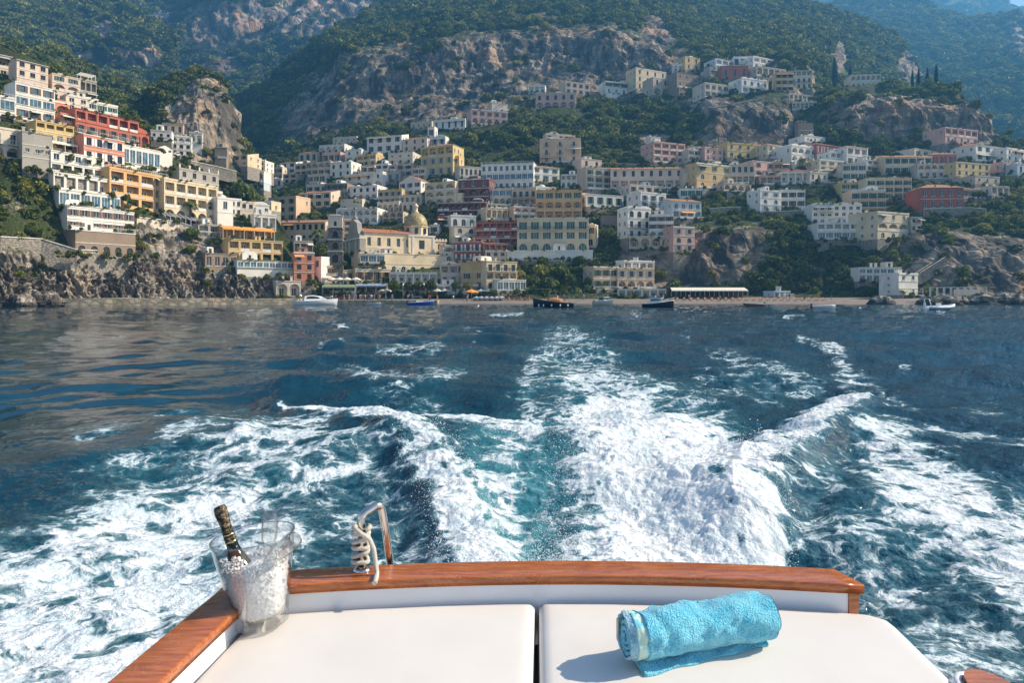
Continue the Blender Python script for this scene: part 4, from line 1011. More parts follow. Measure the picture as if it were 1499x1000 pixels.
    if roof in 'fFxto' and W > 5 and rr.random() < .8:
        for i in range(rr.choice([1, 2, 2, 3])):
            ch = MB(); xx = rr.uniform(-.4, .4) * W; yy = rr.uniform(.4, .8) * dp
            ch.box(xx - .3, xx + .3, yy - .3, yy + .3, H + .01, H + 1.5, mw); ch.box(xx - .4, xx + .4, yy - .4, yy + .4, H + 1.503, H + 1.65, M_TRIM); ch.build('chimney', ro_o)
    if dp > 4.5 and W > 4.5 and 'k' not in ex:
        if roof in 'fF' and rr.random() < .45:
            hb = MB(); xx = rr.uniform(-.3, .3) * W; hw = rr.uniform(.9, min(2.2, W * .2)); hh = rr.uniform(1.6, 2.4)
            hb.box(xx - hw, xx + hw, dp * .35, dp - .3, H + .012, H + hh, rr.choice([mw, pl('white')]))
            hb.ring([[(xx + hw * math.cos(a) * .98, yy, H + hh + hw * .3 * math.sin(a)) for a in np.linspace(0, math.pi, 8)] for yy in (dp * .35 + .05, dp - .35)], pl('white'), True) if rr.random() < .5 else hb.box(xx - hw - .15, xx + hw + .15, dp * .35 - .2, dp - .2, H + hh + .003, H + hh + .15, M_SLAB)
            hb.box(xx - .35, xx + .35, dp * .35 - .03, dp * .35 - .003, H + .3, H + hh * .85, pane); hb.build('roof_hut', t)
        if rr.random() < .38 and not set('NOQV') & set(ex) and name in ('house', 'villa'):
            tb = MB(); x0, x1 = (-W / 2, W * rr.uniform(.1, .5)) if rr.random() < .5 else (-W * rr.uniform(.1, .5), W / 2)
            tb.box(x0, x1, -1.9, -.003, -fd, -.05, rr.choice([M_STONE, mw])); tb.box(x0 - .08, x1 + .08, -1.98, -.004, -.047, .08, M_TRIM)
            if rr.random() < .5: rail_boxes(tb, [(x0 + .1, -.1), (x0 + .1, -1.85), (x1 - .1, -1.85), (x1 - .1, -.1)], .08, rr.choice([M_RAIL, M_RAILW]), .9, .4)
            else: tb.box(x0, x1, -1.95, -1.75, .083, .85, M_TRIM)
            tb.build('terrace', t)
        for r_i in range(nf):
            if rr.random() < .16 and rows[r_i] in 'wbBlg':
                aw = MB(); b0 = rr.randrange(bays); b1 = min(bays, b0 + rr.choice([1, 1, 2, 3])); z = H - r_i * fh - fh * .12; xa, xb = -W / 2 + b0 * bw + .1, -W / 2 + b1 * bw - .1
                aw.poly([(xa, -.12, z), (xa, -1.5, z - .55), (xb, -1.5, z - .55), (xb, -.12, z)], rr.choice([M_AWN, M_AWN, M_AWNO, M_AWNG, M_AWNB])); aw.poly([(xa, -1.5, z - .55), (xa, -1.5, z - .75), (xb, -1.5, z - .75), (xb, -1.5, z - .55)], M_AWN)
                for s_ in (xa, xb): aw.tube([(s_, -1.48, z - .6), (s_, -.1, z - 1.1)], .03, M_RAILW, 4)
                aw.build('awning', t)
    if roof in 'f' and 'R' in ex:
        rl = MB(); rail_boxes(rl, [(-W / 2, dp - .3), (-W / 2, 0), (W / 2, 0), (W / 2, dp - .3)], H + .5, M_RAILW, .7, .6); rl.build('roof_railing', t)
    if 'U' in ex:   # posts standing on the parapet
        pp = MB()
        for i in range(bays + 1):
            xx = -W / 2 + .2 + (W - .4) * i / bays; pp.box(xx - .22, xx + .22, -.1, .3, H + .56, H + 1.7, M_TRIM, .03)
        pp.build('pinnacle', t)
    for key, m in (('N', M_AWN), ('O', M_AWNO), ('Q', M_AWNB), ('V', M_AWNG)):
        if key in ex:
            aw = MB(); z = fh * .92; d_ = 2.2; n = max(8, int(W / .6)); 
            aw.ring([[(-W / 2 + W * i / n, -.02, z + .5) for i in range(n + 1)], [(-W / 2 + W * i / n, -d_, z - .25 - .04 * (i % 2)) for i in range(n + 1)], [(-W / 2 + W * i / n, -d_ - .02, z - .6 - .1 * (i % 2)) for i in range(n + 1)]], m, False, False, False, close=False)
            for i in range(max(2, int(W / 3)) + 1):
                xx = -W / 2 + .1 + (W - .2) * i / max(2, int(W / 3)); aw.box(xx - .05, xx + .05, -d_ + .05, -d_ + .15, -.3, z - .3, M_RAILW)
            aw.build('awning', t)
    return t

CRE, BEI, WHI, PAL_ = 'cream', 'beige', 'white', 'pale'
H_ = house
# ---- left promontory, top to bottom
L = 62
H_(-60, 17, 66, 105, 'lw', 3, 'pale', 'm', 50, 'pale house with sloping tiled eave cut off at the upper left edge', ex='w')
H_(-50, 22, 132, 176, 'gl', 3, 'white', 'f', 52, 'white terraced house with glass balcony rail at the left edge', ex='wR')
H_(-40, 30, 182, 228, 'ba', 3, 'pale', 'f', 52, 'pale arcaded house with rounded arches at the left edge', ex='w')
H_(24, 70, 86, 124, 'wwn', 3, 'rose', 'm', 55, 'rosy beige house with red eave line near the top left')
H_(76, 117, 107, 142, 'wan', 2, 'rose', 'F', 50, 'pale pink cubic block beside the lattice terrace at top left')
H_(117, 141, 116, 146, 'll', 3, 'grey', 'P', 50, 'grey terrace structure of open lattice posts at the town top', ex='o')
H_(22, 80, 119, 172, 'wgw', 3, 'white', 'F', 56, 'white house with two wide glazed arches below a brown flat roof', pane=M_PANEB)
H_(96, 130, 139, 160, 'ww', 2, 'pale', 'f', 50, 'pale boxy house above the long red hotel')
H_(126, 172, 148, 172, 'ws', 3, 'white', 'f', 50, 'white stepped house with blank wall above the red hotel')
H_(80, 102, 149, 168, 'a', 1, 'coral', 'v', 55, 'small red house with one wide white arch')
H_(88, 114, 165, 190, 'wb', 1, 'coral', 'F', 58, 'narrow red house with green window beside the long hotel', shut=M_SHG)
H_(110, 203, 158, 194, 'lb', 6, 'red', 'F', 60, 'long red hotel wing with white loggia pillars under a dark eave', 'hotel', trim=M_RED_T, ex='w')
H_(122, 182, 196, 236, 'ww', 4, 'coral', 'F', 60, 'bright red hotel front with four tall white framed windows', 'hotel', shut=M_FRW)
H_(182, 218, 190, 214, 'a', 3, 'red', 'v', 58, 'red and white rooftop pavilion with round arches', 'house')
H_(180, 234, 212, 243, 'g', 6, 'white', 'F', 58, 'blue glass veranda building on the red hotel terrace', 'hotel', pane=M_PANEB, trim=M_RED_T)
H_(233, 252, 214, 243, 'n', 1, 'white', 'G', 50, 'narrow white gable end right of the blue glass veranda')
H_(52, 108, 176, 216, 'lbl', 4, 'yellow', 'F', 56, 'yellow and white house with stacked white awned balconies', ex='wN')
H_(32, 76, 192, 246, 'nsn', 3, 'grey', 'F', 52, 'bare grey stone house with hardly any windows on the left')
H_(74, 152, 220, 252, 'wl', 5, 'white', 'F', 58, 'white stacked apartment house, uppermost of the white stack', ex='w')
H_(78, 160, 252, 278, 'l', 5, 'white', 'F', 58, 'white balconied storey with dark loggias, second of the white stack', ex='w')
H_(86, 176, 277, 303, 'g', 6, 'white', 'F', 58, 'white storey with a glazed gallery, third of the white stack', ex='w')
H_(98, 196, 302, 336, 'wB', 6, 'white', 'F', 58, 'broad white lowest house of the white stack above porthole wall', ex='w')
H_(110, 198, 337, 372, 'nr', 5, 'brown', 'F', 56, 'brown stone base building with round porthole windows', col2='brown')
H_(160, 246, 246, 302, 'lll', 4, 'orange', 'f', 66, 'orange hotel block with three tiers of white railed loggias', 'hotel', ex='Rw', trim=M_TRIM)
H_(240, 318, 262, 322, 'lla', 5, 'cream', 'f', 64, 'cream hotel block with three tiers of loggias and arches', 'hotel', ex='w')
H_(262, 320, 247, 276, 'wn', 4, 'grey', 'f', 60, 'grey villa with a row of white pinnacles on its parapet', 'villa', ex='U')
H_(318, 341, 290, 330, 'wn', 1, 'white', 'd', 50, 'whitewashed house with a small dome above the orange canopy')
H_(337, 353, 292, 316, 'ww', 2, 'white', 'f', 40, 'small white cube house among the white cluster, left one')
H_(352, 372, 296, 318, 'wn', 2, 'pale', 'f', 40, 'pale blank block in the middle of the white cluster')
H_(368, 394, 300, 318, 'w', 3, 'white', 'v', 35, 'low white vaulted house at the back of the white cluster')
H_(372, 404, 314, 337, 'l', 3, 'white', 'f', 34, 'white house with blue doors at the right end of the cluster', pane=M_PANEB)
H_(290, 322, 328, 348, 'lw', 2, 'grey', 'F', 50, 'grey terrace house with a blue door below the hotel walkway', pane=M_PANEB)
H_(322, 398, 331, 352, 'a', 8, 'orange', 'F', 42, 'restaurant under a bright orange arched canopy', 'restaurant', trim=M_AWNO, cat='restaurant', ex='pO')
H_(334, 414, 350, 384, 'll', 5, 'ochre', 'F', 42, 'ochre hotel with white pillared balconies below the orange canopy', 'hotel', ex='w')
H_(300, 347, 371, 395, 'w', 4, 'brown', 'F', 45, 'low stone house with white shutters on the sea cliff', shut=M_FRW)
H_(347, 438, 381, 405, 'gn', 10, 'white', 'F', 40, 'white glazed seaside pavilion under a flat green roof', 'pavilion', trim=M_AWNG, cat='pavilion', under=1)
H_(430, 460, 371, 412, 'www', 2, 'coral', 'f', 25, 'bright orange seafront house with small white framed windows')
H_(458, 470, 378, 412, 'wn', 1, 'white', 'f', -30, 'narrow white house leaning on the orange seafront house')
H_(404, 440, 412, 434, 'a', 2, 'pale', 'F', 30, 'low pale boathouse with two arched doors behind the jetty', 'boathouse', cat='boathouse', ex='o')
# ---- houses under the crag
H_(237, 268, 180, 196, 'w', 3, 'peach', 'F', 20, 'peach house at the foot of the crag, uppermost there')
H_(220, 251, 190, 204, 's', 3, 'white', 'F', 20, 'low white house left under the crag')
H_(250, 280, 199, 228, 'aww', 3, 'white', 'f', 22, 'three storey white house under the crag above the viaduct')
H_(277, 296, 194, 210, 'a', 2, 'white', 'd', 20, 'tiny white house with round arch right against the crag')
H_(314, 332, 215, 232, 'n', 1, 'brown', 'F', 15, 'small stone block house on the right foot of the crag')
H_(330, 362, 226, 243, 'ws', 3, 'cream', 'm', -20, 'small house with tiled roof tucked at the crag corner')
H_(362, 388, 236, 250, 'ww', 3, 'white', 'f', -14, 'bluish white house in the shaded gorge, upper one')
H_(364, 386, 252, 268, 'w', 2, 'white', 'f', -14, 'bluish white house in the shaded gorge, middle one')
H_(368, 386, 268, 278, 'w', 2, 'blue', 'f', -14, 'bluish white house in the shaded gorge, lowest one')
# ---- left of centre, upper terraces
H_(397, 413, 245, 263, 'ww', 2, 'pale', 'f', -18, 'leftmost little pale house of the upper row by the gorge')
H_(410, 433, 237, 254, 'ww', 2, 'white', 'm', -18, 'little white lean-to house in the upper row by the gorge')
H_(432, 448, 240, 258, 'ww', 2, 'beige', 'f', -18, 'beige house standing between two white ones in the upper row')
H_(437, 464, 222, 238, 'w', 3, 'pale', 't', -20, 'pale house with orange hip roof high by the gorge')
H_(447, 484, 236, 256, 'aw', 4, 'beige', 'F', -16, 'beige house with a row of arches high by the gorge')
H_(467, 504, 211, 225, 'a', 4, 'white', 'f', -18, 'white arcaded house, highest near the gorge')
H_(472, 498, 223, 238, 'w', 3, 'pink', 'f', -16, 'pink house directly below the highest white arcaded house')
H_(483, 514, 237, 259, 'ww', 3, 'white', 'd', -20, 'white house with sunlit right side and small dome')
H_(487, 522, 199, 209, 's', 4, 'pale', 'F', -16, 'low pale house alone on the dark slope above the town')
H_(505, 529, 219, 236, 'wa', 2, 'white', 'd', -20, 'white domed house between pink and ochre ones')
H_(522, 550, 226, 242, 'lw', 3, 'ochre', 'f', -22, 'ochre house with flat roof high in the left of the town')
H_(537, 588, 197, 222, 'ww', 4, 'white', 'm', -16, 'long bluish white house with sloping roof, upper left slope')
H_(589, 625, 201, 220, 'ww', 3, 'rose', 't', -22, 'rosy house with tiled hip roof on the upper slope')
H_(621, 652, 200, 214, 'w', 3, 'white', 'v', -16, 'low white vaulted house right of the rosy hip-roofed house')
H_(626, 636, 186, 202, 'w', 1, 'white', 'f', -14, 'slim white tower house on the upper slope')
H_(634, 681, 173, 189, 'w', 5, 'white', 'F', -14, 'long low white house alone on the green upper slope')
H_(601, 632, 177, 188, 's', 4, 'beige', 'F', -14, 'low beige house in the trees, left of the long white one')
H_(568, 604, 223, 240, 'sw', 3, 'pale', 'f', -16, 'pale upper house above the beige block left of centre')
H_(568, 604, 239, 258, 'ww', 3, 'beige', 'F', -22, 'squat beige block below the pale house left of centre', dp=9)
H_(616, 663, 211, 256, 'lww', 4, 'yellow', 't', -26, 'tall yellow house with sunlit right side above the centre', dp=10)
H_(658, 672, 229, 252, 'wr', 1, 'yellow', 'f', -24, 'small yellow annex right of the tall yellow house')
H_(505, 560, 252, 273, 'wa', 4, 'white', 'f', -26, 'bright white house with sunlit corner left of centre', dp=10)
H_(475, 508, 268, 290, 'ww', 4, 'brown', 'F', -12, 'brown house in shade left of the white vaulted houses')
H_(448, 480, 270, 284, 'w', 3, 'pale', 'f', -15, 'small pale house beside a garden tree left of centre')
H_(505, 552, 272, 292, 'wa', 5, 'white', 'd', -20, 'long white house with arches directly below the bright corner house')
H_(437, 484, 281, 303, 'ww', 4, 'rose', 'm', -18, 'long rosy beige house above the terracotta arcade')
H_(393, 433, 288, 324, 'www', 3, 'peach', 'f', -24, 'tall peach apartment house at the left of the valley', dp=9)
H_(498, 530, 291, 306, 'n', 1, 'pale', 'F', -14, 'blank pale terrace house above the white arcade')
H_(553, 588, 278, 299, 'ww', 4, 'ochre', 'f', -16, 'ochre house with two rows of windows above the church')
H_(552, 584, 296, 312, 'a', 4, 'pale', 'f', -16, 'pale arcade house just above the church dome')
H_(584, 616, 264, 287, 'ww', 3, 'white', 'G', -30, 'white gabled house with sunlit end wall above the dome', dp=7)
H_(584, 616, 285, 300, 'w', 4, 'cream', 'F', -16, 'low cream house just below the white gabled house')
H_(622, 666, 266, 299, 'aaa', 3, 'cream', 'f', -26, 'cream three storey house with arched loggias and sunlit side', dp=9)
H_(655, 675, 284, 299, 'r', 1, 'cream', 'f', -24, 'little cream house with an arched door beside the arcades')
H_(492, 552, 306, 328, 'aa', 6, 'white', 'v', -12, 'bluish white house with rows of arches behind the church front', pane=M_PANEB)
H_(405, 476, 325, 354, 'ws', 8, 'peach', 'm', -8, 'long peach building with tiled roof left of the bell tower', dp=7)
# ---- centre
H_(670, 716, 262, 299, 'waa', 3, 'dred', 'f', -14, 'dark red house with big white edged arches in the centre', trim=M_TRIM)
H_(673, 706, 243, 260, 'w', 5, 'pale', 'F', -10, 'plain pale house adjoining the long blue and white hotel')
H_(704, 781, 239, 276, 'wgb', 9, 'white', 'f', -10, 'long white hotel with blue galleries in the centre', 'hotel', pane=M_PANEB, ex='R')
H_(712, 750, 276, 300, 'ga', 4, 'pale', 'f', -12, 'pale house with blue glazed gallery over three arches')
H_(749, 785, 276, 302, 'Bl', 4, 'beige', 'f', -12, 'beige house with iron balcony below the long white hotel')
H_(779, 819, 243, 264, 'ww', 3, 'white', 'm', -6, 'white house with three green windows under a tiled roof', shut=M_SHG)
H_(821, 852, 255, 275, 'lw', 4, 'white', 'F', -6, 'white house with dark green gallery beside the beige palazzo', pane=M_PANEG)
H_(785, 808, 274, 293, 'wn', 2, 'white', 'd', -8, 'white cube with little dome above the orange arched house')
H_(784, 852, 279, 321, 'wal', 5, 'orange', 'f', -6, 'bright orange house with tall arches above the big cream hotel', ex='p')
H_(712, 758, 304, 322, 'l', 6, 'cream', 'F', -10, 'cream columned gallery left of the orange arched house')
H_(752, 786, 303, 322, 'aw', 3, 'peach', 'f', -10, 'peach house with small arches left of the orange one')
H_(640, 712, 296, 318, 'aa', 8, 'dred', 'F', -10, 'long dark red house with double arcade right of the dome')
H_(660, 697, 316, 334, 'r', 3, 'white', 'f', -12, 'white house with three arched windows right of the dome')
H_(665, 698, 331, 356, 'rw', 2, 'pale', 'F', -12, 'pale house under the white one with arched windows')
H_(697, 758, 325, 360, 'lll', 6, 'red', 'F', -8, 'red house with white framed square loggias in the centre', ex='w')
H_(665, 705, 354, 382, 'BB', 3, 'red', 'F', -10, 'red house with white doors and balconies above the seafront', shut=M_FRW)
H_(708, 743, 356, 370, 'l', 4, 'coral', 'F', -8, 'low orange red house with blue terrace rail', pane=M_PANEB)
H_(710, 741, 368, 386, 'ws', 3, 'rose', 'f', -10, 'pale pink flat roofed house above the ochre seafront house')
H_(757, 862, 320, 370, 'BwA', 6, 'cream', 'f', -5, 'big cream hotel with six balcony windows over green glazed arches', 'hotel', pane=M_PANEG, dp=10)
H_(742, 868, 368, 380, 'n', 10, 'white', 'f', -5, 'white balustraded terrace in front of the big cream hotel', 'terrace', cat='terrace', dp=5, fd=3)
H_(858, 871, 330, 362, 'wr', 1, 'cream', 'd', -20, 'little cream turret at the right end of the big hotel')
H_(790, 850, 203, 238, 'bbw', 3, 'peach', 'f', -6, 'square peach palazzo with three rows of balconies alone above the centre', 'villa', dp=11)
H_(800, 842, 196, 204, 'w', 5, 'rose', 'f', -6, 'set back rooftop storey on the square peach palazzo', dp=5, fd=.2, D=ground_D(820, 237) + 1.0)
H_(851, 881, 232, 246, 'w', 2, 'rose', 'F', -6, 'low rosy house right below the palazzo garden')
H_(858, 895, 245, 277, 'bbw', 3, 'beige', 'f', -6, 'beige three storey house at the left end of the long convent')
H_(894, 1014, 246, 276, 'wl', 9, 'rose', 'm', -4, 'very long rosy convent building with tiled roof', 'convent', cat='convent', dp=9)
H_(922, 978, 270, 284, 'w', 5, 'pale', 'F', -4, 'low pale terrace house beneath the long convent')
H_(858, 913, 284, 302, 'w', 4, 'white', 'F', -4, 'low white house under the bare garden trees')
H_(938, 975, 282, 305, 'bw', 3, 'white', 'f', -4, 'white house with blue shutters below the convent', shut=M_SHL)
H_(996, 1029, 276, 290, 'w', 3, 'white', 'F', -4, 'tiny white house among trees right below the convent')
H_(985, 1027, 294, 320, 'rl', 4, 'blue', 'm', -4, 'pale blue house with wide awnings and glazed verandas', pane=M_PANEB)
H_(919, 953, 305, 348, 'rBB', 3, 'white', 'v', -8, 'white hotel wing with vaulted roof on the cliff', 'hotel')
H_(950, 986, 315, 348, 'wwa', 3, 'white', 'f', -8, 'white hotel wing with three small windows on the cliff', 'hotel')
H_(921, 984, 346, 364, 'a', 4, 'beige', 'F', -8, 'beige arched lower storey carrying the white cliff hotel')
H_(986, 1017, 333, 369, 'wrw', 2, 'pink', 'f', -10, 'pink tower house perched over the beach rocks')
H_(957, 1003, 208, 237, 'lla', 4, 'pink', 'f', -4, 'pink house with one big white arch on the upper right slope')
H_(1008, 1034, 219, 236, 'wa', 3, 'pale', 'f', -4, 'pale house attached to a pink one on the upper slope')
H_(1032, 1059, 216, 235, 'ww', 3, 'pink', 'f', -4, 'pink house attached to a pale one on the upper slope')
# ---- seafront
H_(471, 498, 391, 414, 'ww', 2, 'peach', 'f', 28, 'peach flat roofed house on the seafront, left')
H_(496, 518, 396, 414, 'w', 2, 'cream', 'F', 30, 'small cream house with one window on the seafront', fd=4)
H_(520, 572, 394, 415, 'w', 4, 'cream', 'F', 30, 'long cream seafront house with four windows')
H_(472, 520, 418, 430, 'l', 6, 'grey', 'F', 10, 'shaded beach bar with grey awning below the peach seafront house', 'beach_bar', cat='bar', dp=3, fd=3, ex='V')
H_(522, 566, 416, 430, 'l', 6, 'brown', 'F', 6, 'shaded beach bar under the long cream seafront house', 'beach_bar', cat='bar', dp=3, fd=3, ex='Q')
H_(590, 640, 416, 430, 'l', 6, 'pale', 'F', 4, 'beach bar with white awning behind the promenade trees', 'beach_bar', cat='bar', dp=3, fd=3, ex='N')
H_(570, 640, 399, 416, 'l', 6, 'white', 'F', 10, 'white tented terrace below the church', 'terrace', cat='terrace', dp=5)
H_(645, 695, 388, 418, 'lw', 4, 'rose', 'v', 8, 'rosy seafront house with white vaulted roof')
H_(640, 700, 417, 431, 'l', 6, 'white', 'F', 4, 'white terrace restaurant behind two small trees', 'restaurant', cat='restaurant', dp=5, fd=4)
H_(674, 713, 384, 424, 'nww', 2, 'ochre', 'f', -35, 'ochre seafront house wing with blank shaded wall', dp=9)
H_(712, 757, 383, 426, 'blw', 4, 'cream', 'F', 26, 'cream seafront house with balconies and chimney', dp=9)
H_(728, 770, 410, 428, 'g', 5, 'white', 'F', 26, 'white veranda in front of the cream seafront house', 'veranda', cat='veranda', dp=4, fd=4)
H_(869, 906, 392, 424, 'ww', 3, 'peach', 'f', -6, 'peach left wing of the beach villa', 'villa')
H_(904, 958, 394, 424, 'wa', 4, 'peach', 'f', -6, 'peach beach villa with two wide arches', 'villa')
H_(914, 958, 383, 395, 'l', 4, 'white', 'f', -6, 'white rooftop storey with potted plants on the beach villa', dp=5, fd=.3, D=ground_D(930, 424) + .6)
H_(905, 975, 424, 434, 'l', 6, 'white', 'F', -4, 'white columned terrace below the beach villa', 'terrace', cat='terrace', dp=4, fd=3)
# ---- upper right
H_(690, 743, 160, 181, 'wa', 5, 'pink', 'f', -10, 'pink villa with white arches alone on the green slope', 'villa')
H_(720, 743, 150, 161, 'n', 2, 'pale', 'F', -10, 'pale upper block behind the pink villa')
H_(774, 798, 124, 136, 'l', 3, 'white', 'F', -8, 'tiny white house right under the big cliff')
H_(784, 843, 135, 158, 'ra', 5, 'pink', 'F', -6, 'long pink house with five round windows under the cliff')
H_(828, 864, 119, 137, 'ww', 4, 'beige', 'f', -6, 'beige house above the long pink one')
H_(886, 919, 118, 136, 'gw', 3, 'white', 'F', -5, 'white house with green glazing high up', pane=M_PANEG)
H_(931, 976, 99, 130, 'www', 4, 'cream', 'f', -5, 'large cream house high up by the cliff edge')
H_(956, 992, 113, 138, 'wa', 3, 'beige', 'f', -5, 'beige stepped house right of the large cream one')
H_(986, 1007, 93, 106, 'a', 3, 'white', 'f', -4, 'small white arched house high on the ridge')
H_(1003, 1025, 82, 101, 'ww', 2, 'ochre', 'f', -4, 'ochre and white tower house on the ridge')
H_(991, 1029, 105, 128, 'ss', 4, 'brown', 'F', -4, 'stone farmhouse among trees on the ridge')
H_(1048, 1076, 85, 103, 'll', 3, 'blue', 'F', -4, 'pale green gabled house in the topmost row')
H_(1074, 1101, 82, 98, 'w', 3, 'white', 'F', -4, 'brightest white house in the topmost row')
H_(1103, 1133, 82, 99, 'lw', 3, 'white', 'f', -4, 'white balconied house at the right of the topmost row')
H_(1056, 1096, 95, 115, 'r', 3, 'red', 'F', -4, 'red brick coloured house with white arched windows up high')
H_(1108, 1151, 96, 110, 'l', 5, 'beige', 'F', -4, 'beige long house below the topmost row')
H_(1086, 1125, 114, 135, 'rw', 4, 'white', 'v', -4, 'white and blue vaulted house on the high promontory', pane=M_PANEB)
H_(1032, 1067, 121, 142, 'wl', 4, 'pale', 'd', -4, 'pale domed house at the high left cliff edge')
H_(1136, 1162, 106, 134, 'www', 3, 'ochre', 'f', -4, 'ochre block left in the high hotel complex', 'hotel')
H_(1158, 1189, 102, 130, 'lbw', 4, 'cream', 'm', -6, 'cream balconied block right in the high hotel complex', 'hotel')
H_(1156, 1194, 136, 146, 'l', 6, 'pale', 'F', -6, 'balustraded terrace, upper of two below the high hotel', 'terrace', cat='terrace', dp=5)
H_(1160, 1196, 148, 160, 'l', 6, 'pale', 'F', -6, 'balustraded terrace, lower of two below the high hotel', 'terrace', cat='terrace', dp=5)
H_(1169, 1191, 180, 200, 'ns', 2, 'brown', 'F', -4, 'square stone tower on the cliff shoulder', 'tower', cat='tower')
H_(1246, 1290, 108, 128, 'as', 6, 'pale', 'F', -6, 'pale arcaded cemetery building on the cypress hill', 'cemetery', cat='cemetery', D=395)
# ---- right middle rows
H_(1065, 1114, 209, 230, 'wr', 4, 'yellow', 'f', -4, 'bright yellow house with arched ground floor windows', shut=None)
H_(1124, 1161, 211, 232, 'wB', 4, 'cream', 't', -4, 'cream house with four tall windows and white terrace')
H_(1159, 1197, 213, 237, 'aa', 4, 'white', 'v', -4, 'white house with many round arches, right middle')
H_(1178, 1209, 198, 207, 's', 3, 'white', 'F', -4, 'low white house with flat roof under the stone tower')
H_(1196, 1240, 210, 226, 'w', 5, 'red', 'q', -4, 'long house with dark red tiled roof in the right middle')
H_(1240, 1271, 214, 240, 'wB', 3, 'white', 't', -4, 'white house with long terrace right of the dark red roof')
H_(1234, 1268, 240, 264, 'ww', 3, 'pale', 'f', -4, 'pale small house among trees below the terraced white one')
H_(1020, 1072, 239, 275, 'wrr', 3, 'ochre', 'f', -4, 'ochre and grey house with arched lower windows', col2='orange')
H_(1070, 1105, 241, 270, 'wl', 4, 'beige', 'F', -4, 'beige garden house with pergola right of the ochre one')
H_(1102, 1136, 235, 259, 'ww', 2, 'pink', 'F', -4, 'pink house with white upper storey in the right middle')
H_(1134, 1156, 238, 259, 'wl', 2, 'ochre', 'f', -4, 'narrow ochre house between the pink and the red roofed')
H_(1144, 1186, 250, 270, 'l', 4, 'white', 'q', -4, 'white house under a steep dark red roof')
H_(1113, 1143, 257, 271, 'l', 3, 'pink', 'F', -4, 'low pink house below the taller pink one')
H_(1113, 1144, 279, 309, 'wrw', 2, 'white', 'f', -4, 'tall bluish white villa half hidden by a tree', 'villa', col2='blue')
H_(1142, 1179, 279, 304, 'ww', 3, 'white', 'f', -4, 'white villa wing right of the tree', 'villa')
H_(1189, 1262, 300, 327, 'wwc', 7, 'white', 'v', -4, 'big white hotel with vaulted roof above a pillared terrace', 'hotel', ex='w')
H_(1197, 1281, 326, 350, 'lg', 7, 'white', 'F', -4, 'white pillared terrace floors of the big white hotel', 'hotel', pane=M_PANEB)
H_(1232, 1270, 268, 288, 'ww', 3, 'yellow', 'f', -4, 'pale yellow house above the big white hotel')
H_(1269, 1335, 261, 292, 'bbw', 5, 'cream', 'f', -4, 'cream hotel with rows of balconies on the right slope', 'hotel')
H_(1247, 1297, 279, 316, 'BBw', 4, 'peach', 'f', -6, 'tall peach hotel wing with curved front balconies', 'hotel')
H_(1285, 1331, 311, 350, 'war', 3, 'cream', 'f', -6, 'cream house with arched windows beside the big white hotel')
H_(1296, 1365, 229, 254, 'wB', 6, 'cream', 'm', -4, 'long cream house with porch on the far right slope')
H_(1339, 1372, 217, 231, 'w', 3, 'pale', 'F', -4, 'round fronted pale house above the long cream one')
H_(1362, 1401, 225, 243, 'w', 3, 'red', 't', -4, 'red house with white upper porch on the far right')
H_(1344, 1403, 240, 260, 'aw', 6, 'rose', 'F', -4, 'pink and blue painted house with arched porch')
H_(1400, 1450, 237, 258, 'ww', 5, 'yellow', 'F', -4, 'plain yellow house on the far right road')
H_(1428, 1464, 257, 269, 's', 3, 'beige', 'F', -4, 'low beige house below the far right road')
H_(1348, 1411, 274, 307, 'ww', 5, 'crimson', 't', -4, 'crimson house with hip roof and white window hoods', shut=None)
H_(1384, 1432, 186, 209, 'lw', 5, 'pink', 'F', -6, 'pink house wedged under the far right rock')
H_(1429, 1475, 211, 235, 'ww', 4, 'white', 't', -6, 'white house with hip roof at the far right')
H_(1474, 1510, 217, 235, 'ww', 4, 'white', 'f', -6, 'white flat roofed house cut by the right edge, upper')
H_(1468, 1492, 237, 251, 'w', 3, 'pink', 'F', -6, 'small pink house near the right edge')
H_(1490, 1520, 240, 256, 'w', 3, 'blue', 'F', -6, 'small blue house cut by the right edge, lower')
H_(1258, 1320, 392, 412, 'gl', 6, 'white', 'F', -4, 'white glazed beach pavilion standing on a rock base', 'pavilion', cat='pavilion', dp=6)
H_(1316, 1344, 402, 432, 'wnw', 2, 'white', 'f', -4, 'white stair house right of the beach pavilion', dp=6)

